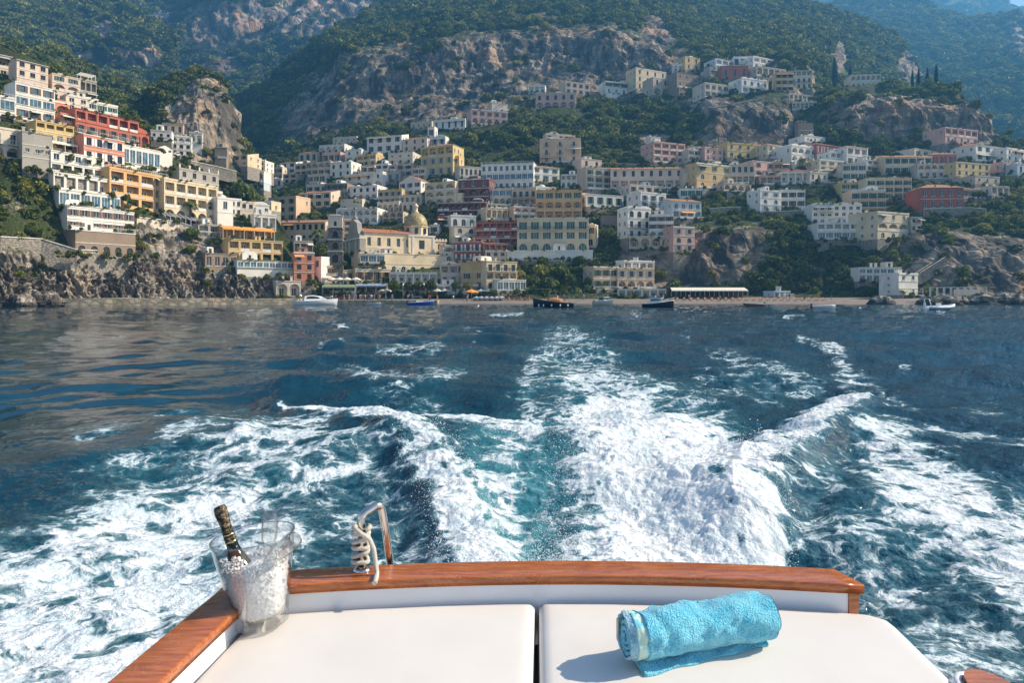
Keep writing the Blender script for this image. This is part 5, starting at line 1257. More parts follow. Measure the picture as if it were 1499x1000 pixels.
# small houses filling the gaps between the larger ones
for a in [(380, 397, 296, 308, 'w', 2, 'cream', 'f', -20, 'tiny cream house left of the tall peach apartment house'), (431, 450, 291, 305, 'ww', 2, 'pale', 'f', -16, 'small pale house wedged beside the tall peach apartment house'),
    (502, 518, 322, 350, 'www', 1, 'peach', 'f', 24, 'narrow peach house between bell tower and church front'), (648, 666, 360, 384, 'ar', 1, 'pale', 'f', 20, 'small pale arched house right behind the church tower'),
    (713, 748, 298, 306, 'a', 5, 'pale', 'F', 20, 'low pale arcade strip under the blue galleried house'), (628, 642, 330, 342, 'w', 1, 'white', 'd', -12, 'little white cube right behind the church dome'),
    (430, 458, 353, 372, 'l', 3, 'grey', 'F', 30, 'grey roof terrace structure above the orange seafront house'), (1000, 1018, 253, 276, 'wa', 1, 'beige', 'd', 20, 'domed beige end pavilion of the long convent'),
    (1216, 1242, 222, 242, 'la', 3, 'white', 'F', 20, 'white arched house below the dark red tiled roof'), (953, 967, 200, 209, 's', 2, 'white', 'F', -4, 'tiny white hut above the pink house with white arch'),
    (1134, 1157, 427, 435, 'l', 3, 'blue', 'F', -4, 'small blue beach kiosk at the foot of the wooded cliff'), (396, 412, 262, 274, 'w', 2, 'white', 'f', -18, 'small white house below the leftmost pale house by the gorge'),
    (414, 434, 254, 268, 'ww', 2, 'beige', 'F', -18, 'small beige house below the white lean-to house'), (450, 476, 255, 268, 'w', 3, 'pale', 'f', -16, 'low pale house below the beige arched house by the gorge'),
    (550, 568, 240, 256, 'wa', 2, 'white', 'f', -18, 'small white house between ochre and squat beige houses'), (528, 548, 242, 254, 'w', 2, 'pale', 'F', -18, 'low pale house below the flat roofed ochre house'),
    (566, 586, 251, 266, 'w', 2, 'grey', 'f', -18, 'grey little house below the squat beige block'), (604, 622, 246, 264, 'wl', 2, 'pale', 'f', -18, 'small pale house left below the tall yellow house'),
    (672, 700, 298, 306, 's', 4, 'cream', 'F', -10, 'thin cream strip house under the dark red arched house'), (851, 860, 284, 300, 'ww', 1, 'pale', 'f', 20, 'thin pale house against the orange arched house'),
    (1060, 1100, 268, 280, 'a', 4, 'beige', 'F', 20, 'low beige arcade wall house under the garden house with pergola'), (1186, 1212, 252, 266, 'w', 3, 'pale', 'f', 20, 'low pale house right of the steep dark red roof'),
    (1270, 1296, 234, 250, 'lw', 3, 'white', 'F', 20, 'small white house left of the long cream house with porch'), (1334, 1350, 318, 340, 'ww', 2, 'grey', 'F', 20, 'grey stone shed house between cream house and stairway'),
    (1410, 1436, 276, 290, 'w', 3, 'cream', 'm', -4, 'small cream house right of the crimson house'), (1452, 1478, 272, 286, 'l', 3, 'pale', 'F', -4, 'low pale terrace house under the far right road wall'),
    (1200, 1236, 234, 250, 'wa', 3, 'cream', 'f', 20, 'cream arched house in trees left of the terraced white one'), (880, 918, 316, 330, 'n', 3, 'brown', 'F', 0, 'bare stone terrace in the dark gully beside the cliff hotel'),
    (1040, 1062, 100, 110, 'l', 2, 'grey', 'F', -4, 'grey shed left of the red brick coloured house'), (560, 590, 310, 326, 'al', 3, 'beige', 'F', -14, 'beige arcade house in shade directly left of the dome'),
    (588, 606, 297, 312, 'w', 2, 'rose', 'f', -14, 'rosy little house just above the dome lantern'), (640, 662, 318, 332, 'l', 2, 'dred', 'F', -12, 'low dark red arcade house right of the dome')]: H_(*a)
# ------------------------------------------------------------ the church
M_MAJ = simple('majolica_dome_tiles', (.34, .26, .11), .5, var=.35, scale=1.6)
def church():
    x, y, W, Dn, th = place(533, 604, 370, 33, 210)
    zb = CAM_Z + (HY - 372) / F * Dn; s = Dn / F
    k_ = 232 / 212   # real distance and size of the church
    t = thing('church', 'cream church with tiled majolica dome and orange red nave roof', 'church', (x * k_, y * k_, CAM_Z + (zb - CAM_Z) * k_), th); t.scale = (k_,) * 3
    cr = pl('church'); H = 31 * s; dp = 11; X0 = -W / 2
    mb = MB(); n = 5; bw = W / n
    for b in range(n):
        a0, a1 = X0 + b * bw, X0 + (b + 1) * bw; o0, o1 = a0 + bw * .32, a1 - bw * .32; z0, z1 = H * .42, H * .82
        for pts in ([(a0, 0), (o0, 0), (o0, H), (a0, H)], [(o1, 0), (a1, 0), (a1, H), (o1, H)], [(o0, 0), (o1, 0), (o1, z0), (o0, z0)], [(o0, z1), (o1, z1), (o1, H), (o0, H)]):
            mb.poly([(p, 0, q_) for p, q_ in pts], cr)
        for pts in ([(o0, 0, z0), (o0, 0, z1), (o0, .4, z1), (o0, .4, z0)], [(o1, 0, z0), (o1, .4, z0), (o1, .4, z1), (o1, 0, z1)], [(o0, 0, z1), (o0, .4, z1), (o1, .4, z1), (o1, 0, z1)][::-1], [(o0, 0, z0), (o0, .4, z0), (o1, .4, z0), (o1, 0, z0)]): mb.poly(pts, cr)
        link('window', window_mesh(q(o1 - o0, .1), q(z1 - z0, .1), False, None, M_PANE, M_FRW), t, ((o0 + o1) / 2, .36, z0))
    mb.box(X0, -X0, .42, dp, 0, H - .01, cr); mb.box(X0 - .2, -X0 + .2, -.25, dp, H + .001, H + .35, M_TRIM); mb.box(X0, -X0, -.06, -.002, H * .30, H * .34, M_TRIM)
    mb.build('nave_wall', t)
    mb = MB(); rh = 9.5 * s
    mb.poly([(X0 - .4, -.5, H + .36), (-X0, -.5, H + .36), (-X0, dp / 2, H + rh), (X0 - .4, dp / 2, H + rh)], M_TILEO); mb.poly([(-X0, dp + .5, H + .36), (X0 - .4, dp + .5, H + .36), (X0 - .4, dp / 2, H + rh), (-X0, dp / 2, H + rh)], M_TILEO)
    mb.poly([(X0, -.4, H + .35), (X0, dp / 2, H + rh - .05), (X0, dp, H + .35)], cr); mb.build('roof', t)
    # baroque front at the left end
    g = pl('grey'); mb = MB()
    fx = X0 - 1.6; Wf = dp + 1.5
    fr = [(-1, 0), (dp + 1, 0), (dp + 1, H * .72), (dp * .88, H * 1.1), (dp * .80, H * 1.5), (dp / 2, H * 1.72), (dp * .2, H * 1.5), (dp * .12, H * 1.1), (-1, H * .72)]
    mb.ring([[(fx, a, z) for a, z in fr], [(X0 - .02, a, z) for a, z in fr]], g, False)
    mb.box(fx - .5, X0 + .1, -1.4, dp + 1.4, H * .70, H * .78, M_TRIM); mb.box(fx - .4, X0 + .1, -1.3, dp + 1.3, H * .10, H * .16, M_TRIM)
    for a in (-.8, dp * .25, dp * .75, dp + .6): mb.box(fx - .3, fx - .01, a - .35, a + .35, H * .161, H * .699, M_TRIM)
    mb.box(fx - .3, X0 - .01, -1.3, -1.003, -H * .6, H * .699, g); mb.box(fx, X0, -1.0, dp, -H * .6, -.003, g)
    mb.lathe([(.5, 0), (.7, .6), (.2, 1.2), (.02, 2.6)], g, 10, (fx + .8, dp / 2, H * 1.7)); mb.build('church_front', t)
    # crossing block, drum, dome, lantern
    cx = -X0 + 3.7; cy = 5.5; mb = MB()
    mb.box(cx - 5.4 + .01, cx + 3.9, -.6, dp + 1, -1, H * .95, cr); mb.box(cx - 5.5, cx + 4.1, -.8, dp + 1.2, H * .951, H * 1.03, M_TRIM)
    for xx in (-4.2, 3.0): mb.box(cx + xx, cx + xx + .7, -.75, -.603, -1, H * .94, M_TRIM)
    mb.box(cx - .9 - .8, cx + .2, -.64, -.604, H * .35, H * .78, M_PANE)
    mb.build('crossing', t)
    mb = MB(); r0 = 18.6 * s
    zz = H * 1.03
    mb.lathe([(r0 * 1.04, 0), (r0 * 1.04, 14 * s), (r0 * 1.14, 14.5 * s), (r0 * 1.14, 15.5 * s), (r0, 16 * s)], cr, 8, (cx, cy, zz), smooth=False)
    for k in range(8):
        a = math.pi / 8 + k * math.pi / 4; px_, py_ = cx + r0 * 1.06 * math.cos(a) * .93, cy + r0 * 1.06 * math.sin(a) * .93
        mb.tube([(px_ - math.sin(a) * 0, py_, zz + 3 * s), (px_, py_, zz + 12 * s)], .55, M_PANE, 6, False)
    mb.build('drum', t)
    mb = MB(); zd = zz + 15.8 * s
    mb.lathe([(r0 * .99 * math.cos(a) ** .9, r0 * 1.18 * math.sin(a)) for a in np.linspace(0, 1.48, 14)], M_MAJ, 24, (cx, cy, zd))
    mb.build('dome', t)
    mb = MB(); zl = zd + r0 * 1.15
    mb.lathe([(.95, 0), (.95, .4), (.62, .5), (.62, 2.0), (.85, 2.1), (.85, 2.3), (.55, 2.7), (.15, 3.2), (.05, 3.4)], cr, 10, (cx, cy, zl)); mb.tube([(cx, cy, zl + 3.4), (cx, cy, zl + 4.3)], .05, M_RAIL, 4); mb.build('lantern', t)
    # right low tower
    mb = MB(); tx = cx + 6.2
    mb.box(tx - 2.3, tx + 2.3, .5, 8, -8, 24 * s, cr); mb.box(tx - 2.6, tx + 2.6, .2, 8.3, 24 * s + .003, 26 * s, M_TRIM); mb.box(tx - .5, tx + .5, .44, .497, 12 * s, 20 * s, M_PANE); mb.box(tx + 2.303, tx + 2.35, 3, 4.2, 12 * s, 20 * s, M_PANE); mb.box(tx - .5, tx + .5, .44, .497, -6, -3, M_PANE)
    for k in range(5): mb.box(tx - 2.4 + k * 1.1, tx - 1.9 + k * 1.1, .25, .7, 26 * s + .003, 28.5 * s, cr)
    mb.build('side_tower', t); HOUSES.append((514, 655, 300, 372, 'cream church', 232, t))
church()
H_(525, 652, 370, 400, 'nr', 9, 'church', 'F', 33, 'long cream parish building with small arched windows below the church', 'parish_building', cat='building', dp=7, D=222)
H_(527, 563, 372, 386, 'g', 3, 'white', 'F', 18, 'blue glass veranda on the front of the parish building', 'veranda', cat='veranda', pane=M_PANEB, dp=3, fd=1, D=219)
# bell tower
def bell_tower():
    D = 212; s = D / F; b = at(491, 388, D)
    t = thing('bell_tower', 'grey stone bell tower with pale top storey left of the church', 'bell tower', b, math.radians(12))
    w_ = 10.5 * s
    for i, (z0, z1, m, k) in enumerate([(0, 19, M_STONED, 1.02), (20, 36, M_STONED, .98), (37, 52, M_STONED, .94), (54, 71, pl('pale'), .96)]):
        mb = MB(); ww = w_ * k; z0 *= s; z1 *= s; o = ww * .38; oz0, oz1 = z0 + (z1 - z0) * .15, z0 + (z1 - z0) * .78
        if i == 3: o = ww * .2; oz1 = z0 + (z1 - z0) * .55
        n = 8; zc = oz1 - o
        for q_ in range(4):
            a = q_ * math.pi / 2; M = Matrix.Rotation(a, 4, 'Z')
            def P(pts): mb.poly([M @ Vector(p) for p in pts], m)
            P([(-ww, -ww, z0), (-o, -ww, z0), (-o, -ww, z1), (-ww, -ww, z1)]); P([(o, -ww, z0), (ww, -ww, z0), (ww, -ww, z1), (o, -ww, z1)]); P([(-o, -ww, z0), (o, -ww, z0), (o, -ww, oz0), (-o, -ww, oz0)])
            arc = [(o * math.cos(math.pi * j / n), zc + o * math.sin(math.pi * j / n)) for j in range(n + 1)]
            for (p, pz), (r_, rz_) in zip(arc[:-1], arc[1:]):
                P([(r_, -ww, rz_), (p, -ww, pz), (p, -ww, z1), (r_, -ww, z1)]); P([(p, -ww, pz), (r_, -ww, rz_), (r_, -ww + .6, rz_), (p, -ww + .6, pz)])
            P([(-o, -ww, oz0), (-o, -ww, zc), (-o, -ww + .6, zc), (-o, -ww + .6, oz0)]); P([(o, -ww, oz0), (o, -ww + .6, oz0), (o, -ww + .6, zc), (o, -ww, zc)])
        mb.box(-ww + .62, ww - .62, -ww + .62, ww - .62, z0, z1, M_DARKIN)
        mb.box(-ww - .25, ww + .25, -ww - .25, ww + .25, z1 + .002, z1 + .95 * s * 1.0, M_TRIM if i != 2 else M_STONED)
        if i == 3: mb.box(-ww * .8, ww * .8, -ww * .8, ww * .8, z1 + s, z1 + 2.5 * s, m)
        mb.build('tower_stage', t)
    mb = MB(); mb.box(-w_ - .1, w_ + .1, -w_ - .1, w_ + .1, -10, -.003, M_STONED); mb.build('tower_base', t)
    HOUSES.append((478, 504, 316, 388, 'grey bell tower', D, t))
bell_tower()

# ------------------------------------------------------------ retaining walls, stairs, road, piers
def wall_line(pts, h, label, name='retaining_wall', m=None, thick=.8, Ds=None, dz=0, below=3, cap=True, cat=None):
    """pts: (px, py of the top)"""
    P = []
    for i, (px, py) in enumerate(pts):
        D = (Ds[i] if Ds else ground_D(px, py + h * .5)) - 1.0; P.append(at(px, py, D))
    mb = MB(); m = m or M_STONE; hh = h / F * P[0].y
    for a, b in zip(P[:-1], P[1:]):
        d = (b - a); nrm = Vector((-d.y, d.x, 0)).normalized()
        if nrm.y < 0: nrm = -nrm
        q0 = [a, b]
        f = [(a.x, a.y, a.z - hh - below), (b.x, b.y, b.z - hh - below), (b.x, b.y, b.z), (a.x, a.y, a.z)]; k = [(p[0] + nrm.x * thick, p[1] + nrm.y * thick, p[2]) for p in f]
        mb.poly(f, m); mb.poly([f[3], f[2], k[2], k[3]], m); mb.poly(k[::-1], m); mb.poly([f[1], k[1], k[2], f[2]], m); mb.poly([f[0], f[3], k[3], k[0]], m)
        if cap: 
            c = [(p[0] - nrm.x * .15, p[1] - nrm.y * .15, p[2]) for p in (f[3], f[2])]
            mb.poly([(*c[0][:2], c[0][2] + .004), (*c[1][:2], c[1][2] + .004), (*c[1][:2], c[1][2] + .25), (*c[0][:2], c[0][2] + .25)], M_TRIM)
            mb.poly([(*c[0][:2], c[0][2] + .25), (*c[1][:2], c[1][2] + .25), (k[2][0], k[2][1], k[2][2] + .25), (k[3][0], k[3][1], k[3][2] + .25)], M_TRIM)
    return tag(mb.build(name), label, cat or 'wall')
wall_line([(252, 229), (290, 238), (318, 244), (346, 251)], 6, 'curving road viaduct of grey stone under the crag houses', 'viaduct', Ds=[228, 236, 240, 244], thick=6, cat='viaduct')
wall_line([(1019, 155), (1045, 157), (1075, 152), (1115, 143)], 16, 'high stone retaining wall under the promontory villas', 'retaining_wall', below=4)
wall_line([(1130, 265), (1180, 265), (1236, 268)], 12, 'long retaining wall along the road right of the red roof')
wall_line([(1128, 310), (1160, 309), (1190, 308)], 15, 'grey retaining wall below the white villa in the trees')
wall_line([(1345, 262), (1400, 260), (1460, 263)], 12, 'retaining wall carrying the far right road')
wall_line([(1352, 306), (1420, 304), (1444, 306)], 26, 'tall dark garden wall beneath the crimson house')
wall_line([(742, 381), (800, 382), (866, 381)], 10, 'dark stone wall beneath the hotel terrace')
wall_line([(0, 347), (60, 350), (112, 366), (165, 368)], 20, 'rough stone wall along the cliff path on the left')
wall_line([(860, 238), (930, 240), (1010, 238)], 5, 'low garden wall above the long convent')
wall_line([(1040, 305), (1085, 303)], 16, 'stone garden wall between cliff and trees right of centre')
wall_line([(200, 318), (262, 325), (320, 345)], 6, 'white edged terrace wall below the orange hotel', m=pl('pale'))
def stairs(pts, label, w_=2.2):
    mb = MB(); P = [at(px, py, D) for px, py, D in pts]
    for a, b in zip(P[:-1], P[1:]):
        d = b - a; L = math.hypot(d.x, d.y, d.z); n = max(4, int(abs(d.z) / .35)); 
        for i in range(n):
            p = a + d * (i / n); e = a + d * ((i + 1) / n); z = max(p.z, e.z)
            x0, x1 = sorted((p.x, e.x)); mb.box(x0 - .02, x1 + .02, min(p.y, e.y) - w_ / 2, max(p.y, e.y) + w_ / 2, z - 3.2, z, M_STONE)
        for s_ in (-1, 1):
            o = Vector((0, s_ * w_ / 2, 0)); mb.tube([a + o + Vector((0, 0, .5)), b + o + Vector((0, 0, .4))], .17, M_STONE, 4, False)
    return tag(mb.build('stairway'), label, 'stairs')
stairs([(1331, 346, 222), (1382, 378, 206), (1343, 402, 199)], 'zigzag stone stairway climbing the cliff to the beach pavilion')
stairs([(1455, 262, 280), (1418, 225, 296), (1392, 205, 300)], 'steep stairway climbing to the houses under the far right rock')
mb = MB()
for a, b in zip([(232, 308), (262, 313), (292, 320)], [(262, 313), (292, 320), (322, 331)]):
    A_, B_ = at(*a, ground_D(a[0], a[1]) - 3.0), at(*b, ground_D(b[0], b[1]) - 3.0)
    mb.poly([A_, B_, B_ + Vector((2.5, -1.2, -1.6)), A_ + Vector((2.5, -1.2, -1.6))], simple('smoked_canopy_glass', (.10, .10, .11), .15)); mb.poly([B_, A_, A_ + Vector((0, 0, -3)), B_ + Vector((0, 0, -3))], M_STONE)
    for k in range(4): 
        c = A_.lerp(B_, k / 4); mb.tube([c, c + Vector((2.5, -1.2, -1.6)), c + Vector((2.5, -1.2, -3.8))], .09, M_RAILW, 4, False)
tag(mb.build('covered_walkway'), 'covered walkway with dark canopy below the cream hotel', 'walkway')

# jetty along the left shore
M_CONC = stone_mat('worn_concrete', (.42, .35, .25), .35)
def jetty(pts, h, wdt, label, name='jetty'):
    mb = MB()
    for (a, b) in zip(pts[:-1], pts[1:]):
        A_, B_ = Vector(((a[0] - CX) / F * a[1], a[1], 0)), Vector(((b[0] - CX) / F * b[1], b[1], 0))
        mb.poly([(A_.x, A_.y, -1.2), (B_.x, B_.y, -1.2), (B_.x, B_.y, b[2]), (A_.x, A_.y, a[2])], M_CONC)
        mb.poly([(A_.x, A_.y, a[2]), (B_.x, B_.y, b[2]), (B_.x, B_.y + wdt, b[2]), (A_.x, A_.y + wdt, a[2])], M_CONC)
    for k in (0, -1):
        a = pts[k]; x = (a[0] - CX) / F * a[1]; mb.poly([(x, a[1], -1.2), (x, a[1] + wdt, -1.2), (x, a[1] + wdt, a[2]), (x, a[1], a[2])][::(1 if k else -1)], M_CONC)
    return tag(mb.build(name), label, 'jetty')
jetty([(-100, 140, .35), (0, 144, .4), (88, 149, .5)], .4, 8, 'low concrete ledge along the rocks at the far left')
jetty([(88, 149.5, 1.6), (150, 153, 1.7), (205, 157, 1.5), (312, 165, 1.7), (312.2, 165.5, 1.5), (436, 176, 1.5)], 1.6, 9, 'long weathered concrete quay below the rocks on the left')
jetty([(478, 185, .9), (560, 188, 1.0), (640, 190, .9)], 1, 6, 'stone landing pier with waiting passengers before the beach')

# beach: one sheet of grey sand and shingle
n = NB('beach_shingle'); p_ = n.pos(); f = n.noise(p_, .35, 6, .7); f2 = n.noise(p_, 5, 4)
n.col(n.mix(n.rng(n.math('ADD', n.math('MULTIPLY', f, .7), n.math('MULTIPLY', f2, .3)), .35, .65), (.16, .13, .105), (.25, .20, .16))); n.set(Roughness=.95, Normal=n.bump(f2, .5, .2))
bx = np.linspace(430, 1352, 160); rows_ = []
front = np.interp(bx, [430, 560, 700, 900, 1060, 1200, 1260, 1340], [193, 192, 191, 191, 190, 182, 178, 172]) + 2.0 * fbm(bx / 60, bx * 0 + 3, o=3)
for t_, z_ in ((-5, -.5), (0, -.02), (2.5, .18), (6, .7), (12, 1.1), (22, 1.6), (40, 2.2)):
    D = front + t_; rows_.append(np.stack([(bx - CX) / F * D, D, np.full_like(bx, z_) + (.06 * fbm(bx / 9 + t_, bx * 0, o=3) if t_ > 0 else 0)], -1))
Pb = np.stack(rows_); tag(link('beach', np_mesh('beach', Pb.reshape(-1, 3), grid_faces(*Pb.shape[:2]), True, None, [n.mat])), kind='structure')
def beach_D(px): return float(np.interp(px, bx, front))
def beach_pt(px, t_):
    D = beach_D(px) + t_; z = float(np.interp(t_, [-5, 0, 2.5, 6, 12, 22, 40], [-.5, -.02, .18, .7, 1.1, 1.6, 2.2])); return Vector(((px - CX) / F * D, D, z))
# rocks at the waterline
def rock(px, D, sx, sz, label, seed):
    u = np.linspace(0, 2 * np.pi, 25)[:-1]; v = np.linspace(-.5, 1.5, 12)
    U, V_ = np.meshgrid(u, v); r = np.cos(V_ * .98)
    X, Y, Z = r * np.cos(U), r * np.sin(U), np.sin(V_)
    d = 1 + .55 * ridged(X * 1.4 + seed, Y * 1.4, Z * 1.4, 4)
    P = np.stack([X * d * sx, Y * d * sx * .8, Z * d * sz], -1); nr, nc = P.shape[:2]
    i = np.arange(nr * nc).reshape(nr, nc); j = np.roll(i, -1, 1); fc = np.stack([i[:-1], j[:-1], j[1:], i[1:]], -1).reshape(-1, 4)
    x = (px - CX) / F * D
    o = link('rock', np_mesh('rock', P.reshape(-1, 3), fc, False, {'rock': np.ones(nr * nc)}, [M_SHORE]), None, (x, D, .1)); return tag(o, label, 'rock', 'boulders along the shore')
for k, (px, D, sx, sz, lb) in enumerate([(1290, 176, 2.6, 1.6, 'grey boulder below the beach pavilion'), (1362, 165, 2.4, 1.5, 'dark boulder just behind the moored inflatable boat'), (1386, 166, 3.2, 1.9, 'pale boulder right behind the inflatable boat'),
        (1408, 168, 2.4, 1.6, 'middle boulder of the shore rocks right of the inflatable boat'), (1440, 168, 4.2, 2.0, 'broad boulder near the pergola on the right shore'), (1468, 167, 2.6, 2.3, 'pale upright boulder near the right edge'), (1493, 166, 3.2, 2.2, 'boulder cut by the right edge of the view'),
        (30, 146, 2.6, 2.0, 'leftmost boulder on the rocky shore'), (66, 149, 3.0, 2.3, 'second boulder from the left on the rocky shore'), (232, 166, 2.4, 1.7, 'boulder behind the middle of the quay')]): rock(px, D, sx, sz, lb, k * 3.1)
# pergola on the right shore
mb = MB(); A_ = at(1363, 421, 176); 
for i in range(9):
    for j in (0, 3.4): mb.box(i * 1.8 - .07, i * 1.8 + .07, j - .07, j + .07, -2.4, 0, M_RAILW)
for i in range(24): mb.box(i * .62 - .04, i * .62 + .04, -.3, 3.7, .003, .12, M_RAILW)
mb.box(8, 14, 2.2, 3.2, -2.3, -.4, pl('pale')); mb.box(-.3, 15, -.4, 4, -4.2, -2.4, M_STONE)
tag(mb.build('pergola', None, A_), 'white framed pergola on the rocks at the right shore', 'pergola')
# rock base under the pavilion
mb = MB(); A_ = at(1262, 412, 190); mb.box(0, 10.5, 0, 8, -6.5, 0, M_STONE, .6); mb.build('rock_base', HOUSES[-1][6]).matrix_world = Matrix.Translation(A_)
# ------------------------------------------------------------ vegetation
def leaf_mat(name, dark, mid, light):
    n = NB(name); oi = n.n('ShaderNodeObjectInfo'); geo = n.n('ShaderNodeNewGeometry')
    c = n.mix(n.rng(oi.outputs['Random'], .0, .75, 0, 1, False), dark, mid); c = n.mix(n.rng(oi.outputs['Random'], .75, 1.0), c, light)
    rp = n.noise(geo.outputs['Position'], 1.1, 3)
    c = n.mix(n.rng(rp, .35, .7, 0, .6), c, light)
    n.col(c); n.set(Roughness=.7); n.b.inputs['Specular IOR Level'].default_value = .25
    tr = n.n('ShaderNodeBsdfTranslucent'); n.l(c, tr.inputs[0]); mx = n.n('ShaderNodeMixShader'); mx.inputs[0].default_value = .25
    n.l(n.b.outputs[0], mx.inputs[1]); n.l(tr.outputs[0], mx.inputs[2]); n.l(mx.outputs[0], n.o.inputs[0]); return n.mat
M_LEAF = leaf_mat('scrub_leaves', (.026, .054, .012), (.088, .135, .022), (.28, .27, .05))
M_LEAF2 = leaf_mat('tree_leaves', (.034, .070, .014), (.090, .14, .025), (.28, .27, .055))
M_CYP = leaf_mat('cypress_leaves', (.010, .022, .010), (.018, .034, .014), (.03, .05, .02))
M_BARK = simple('bark', (.10, .075, .055), .95, var=.3, scale=6)
def crown_mesh(name, mat, n, shape='round', size=.2, seed=0, trunk=False):
    g = np.random.default_rng(seed)
    u = g.normal(size=(n, 3)); u /= np.linalg.norm(u, axis=1)[:, None]
    lob = g.normal(size=(9, 3)); lob /= np.linalg.norm(lob, axis=1)[:, None]
    rad = .62 + .42 * np.clip(((u @ lob.T).max(1) - .55) / .45, 0, 1) ** 1.0
    r = rad * g.uniform(.55, 1.0, n) ** .45
    c = u * r[:, None]
    if shape == 'round': c[:, 2] = c[:, 2] * .78 + .62
    elif shape == 'cyp': z = g.uniform(0, 1, n); k = np.sin(np.clip(z * 3.0 + .18, 0, 3.14)) ** .7 * (1.05 - z * .62); c = np.stack([u[:, 0] * k * .62 * g.uniform(.7, 1.05, n), u[:, 1] * k * .62 * g.uniform(.7, 1.05, n), z * 5.6], 1)
    elif shape == 'flat': c[:, 2] = np.abs(c[:, 2]) * .45 + 1.6
    elif shape == 'bush': c[:, 2] = np.abs(c[:, 2]) * .8
    a = g.normal(size=(n, 3)) + u * .3; a /= np.linalg.norm(a, axis=1)[:, None]
    b = np.cross(a, g.normal(size=(n, 3))); b /= np.linalg.norm(b, axis=1)[:, None]
    s = size * g.uniform(.6, 1.35, n)[:, None]
    V = np.stack([c - a * s - b * s * .5, c + a * s * .2 - b * s * .7, c + a * s, c + b * s * .8], 1).reshape(-1, 3)
    return np_mesh(name, V, np.arange(4 * n).reshape(n, 4), False, None, [mat])
hidden = bpy.data.collections.new('plant_forms')     # source forms, never linked to the scene
PROTO = []
for i in range(5): 
    o = bpy.data.objects.new('plant_form', crown_mesh('scrub', M_LEAF, 230, 'bush' if i % 2 else 'round', .20, i)); hidden.objects.link(o); PROTO.append(o)
def scatter(name, label, pts, scl, coll=hidden):
    me = bpy.data.meshes.new(name); pts = np.ascontiguousarray(pts, np.float32)
    me.vertices.add(len(pts)); me.vertices.foreach_set('co', pts.ravel())
    a = me.attributes.new('scl', 'FLOAT_VECTOR', 'POINT'); a.data.foreach_set('vector', np.ascontiguousarray(scl, np.float32).ravel())
    o = link(name, me); tag(o, label, 'woodland', kind='stuff')
    ng = bpy.data.node_groups.new(name + '_nodes', 'GeometryNodeTree')
    ng.interface.new_socket('Geometry', in_out='INPUT', socket_type='NodeSocketGeometry'); ng.interface.new_socket('Geometry', in_out='OUTPUT', socket_type='NodeSocketGeometry')
    gi, go = ng.nodes.new('NodeGroupInput'), ng.nodes.new('NodeGroupOutput')
    ci = ng.nodes.new('GeometryNodeCollectionInfo'); ci.inputs['Collection'].default_value = coll; ci.inputs['Separate Children'].default_value = True; ci.inputs['Reset Children'].default_value = True
    ip = ng.nodes.new('GeometryNodeInstanceOnPoints'); ip.inputs['Pick Instance'].default_value = True
    na = ng.nodes.new('GeometryNodeInputNamedAttribute'); na.data_type = 'FLOAT_VECTOR'; na.inputs['Name'].default_value = 'scl'
    rv = ng.nodes.new('FunctionNodeRandomValue'); rv.data_type = 'FLOAT_VECTOR'; rv.inputs[0].default_value = (-.25, -.25, 0); rv.inputs[1].default_value = (.25, .25, 6.28)
    L_ = ng.links.new
    L_(gi.outputs[0], ip.inputs['Points']); L_(ci.outputs[0], ip.inputs['Instance']); L_(rv.outputs[0], ip.inputs['Rotation']); L_(na.outputs[0], ip.inputs['Scale']); L_(ip.outputs[0], go.inputs[0])
    m = o.modifiers.new('scatter', 'NODES'); m.node_group = ng
    return o
_hp = []; _hs = []; gh = np.random.default_rng(9)
for h_ in HOUSES:    # potted plants and creepers along the foot and the roof edge of each house
    D_ = h_[5]; w_px = h_[1] - h_[0]
    for k in range(int(w_px / 2.2)):
        px = gh.uniform(h_[0], h_[1]); top_ = gh.random() < .22; py = h_[2] if top_ else h_[3] + gh.uniform(-.5, 2.5)
        c_ = (px - h_[0]) / max(w_px, 1); th = h_[6].rotation_euler[2]; W_ = w_px / F * D_
        lx = (c_ - .5) * (W_ / max(.35, math.cos(th))) * .96; ly = -.5 if top_ else gh.uniform(-2.6, -.6)
        M_ = h_[6]; x_ = M_.location.x + lx * math.cos(th) - ly * math.sin(th); y_ = M_.location.y + lx * math.sin(th) + ly * math.cos(th)
        z_ = M_.location.z + ((h_[3] - h_[2]) / F * D_ + .3 if top_ else gh.uniform(-1.2, .1)); r_ = gh.uniform(.25, .5) if top_ else gh.uniform(.3, .9)
        if top_ and gh.random() < .5: continue
        _hp.append((x_, y_, z_)); _hs.append((r_, r_, r_ * gh.uniform(.8, 1.5)))
rects = np.array([(h[0], h[1], h[2], h[3], h[5]) for h in HOUSES])
def in_house(px, py, D, grow=0):
    """hides a house front standing behind this point of the picture plane"""
    grow = np.reshape(grow, (-1, 1)); r = rects; px = np.asarray(px)[:, None]; py = np.asarray(py)[:, None]; D = np.asarray(D)[:, None]
    return ((px > r[:, 0] - grow) & (px < r[:, 1] + grow) & (py > r[:, 2] - 1) & (py < r[:, 3] + 1) & (D < r[:, 4] + 14)).any(1)
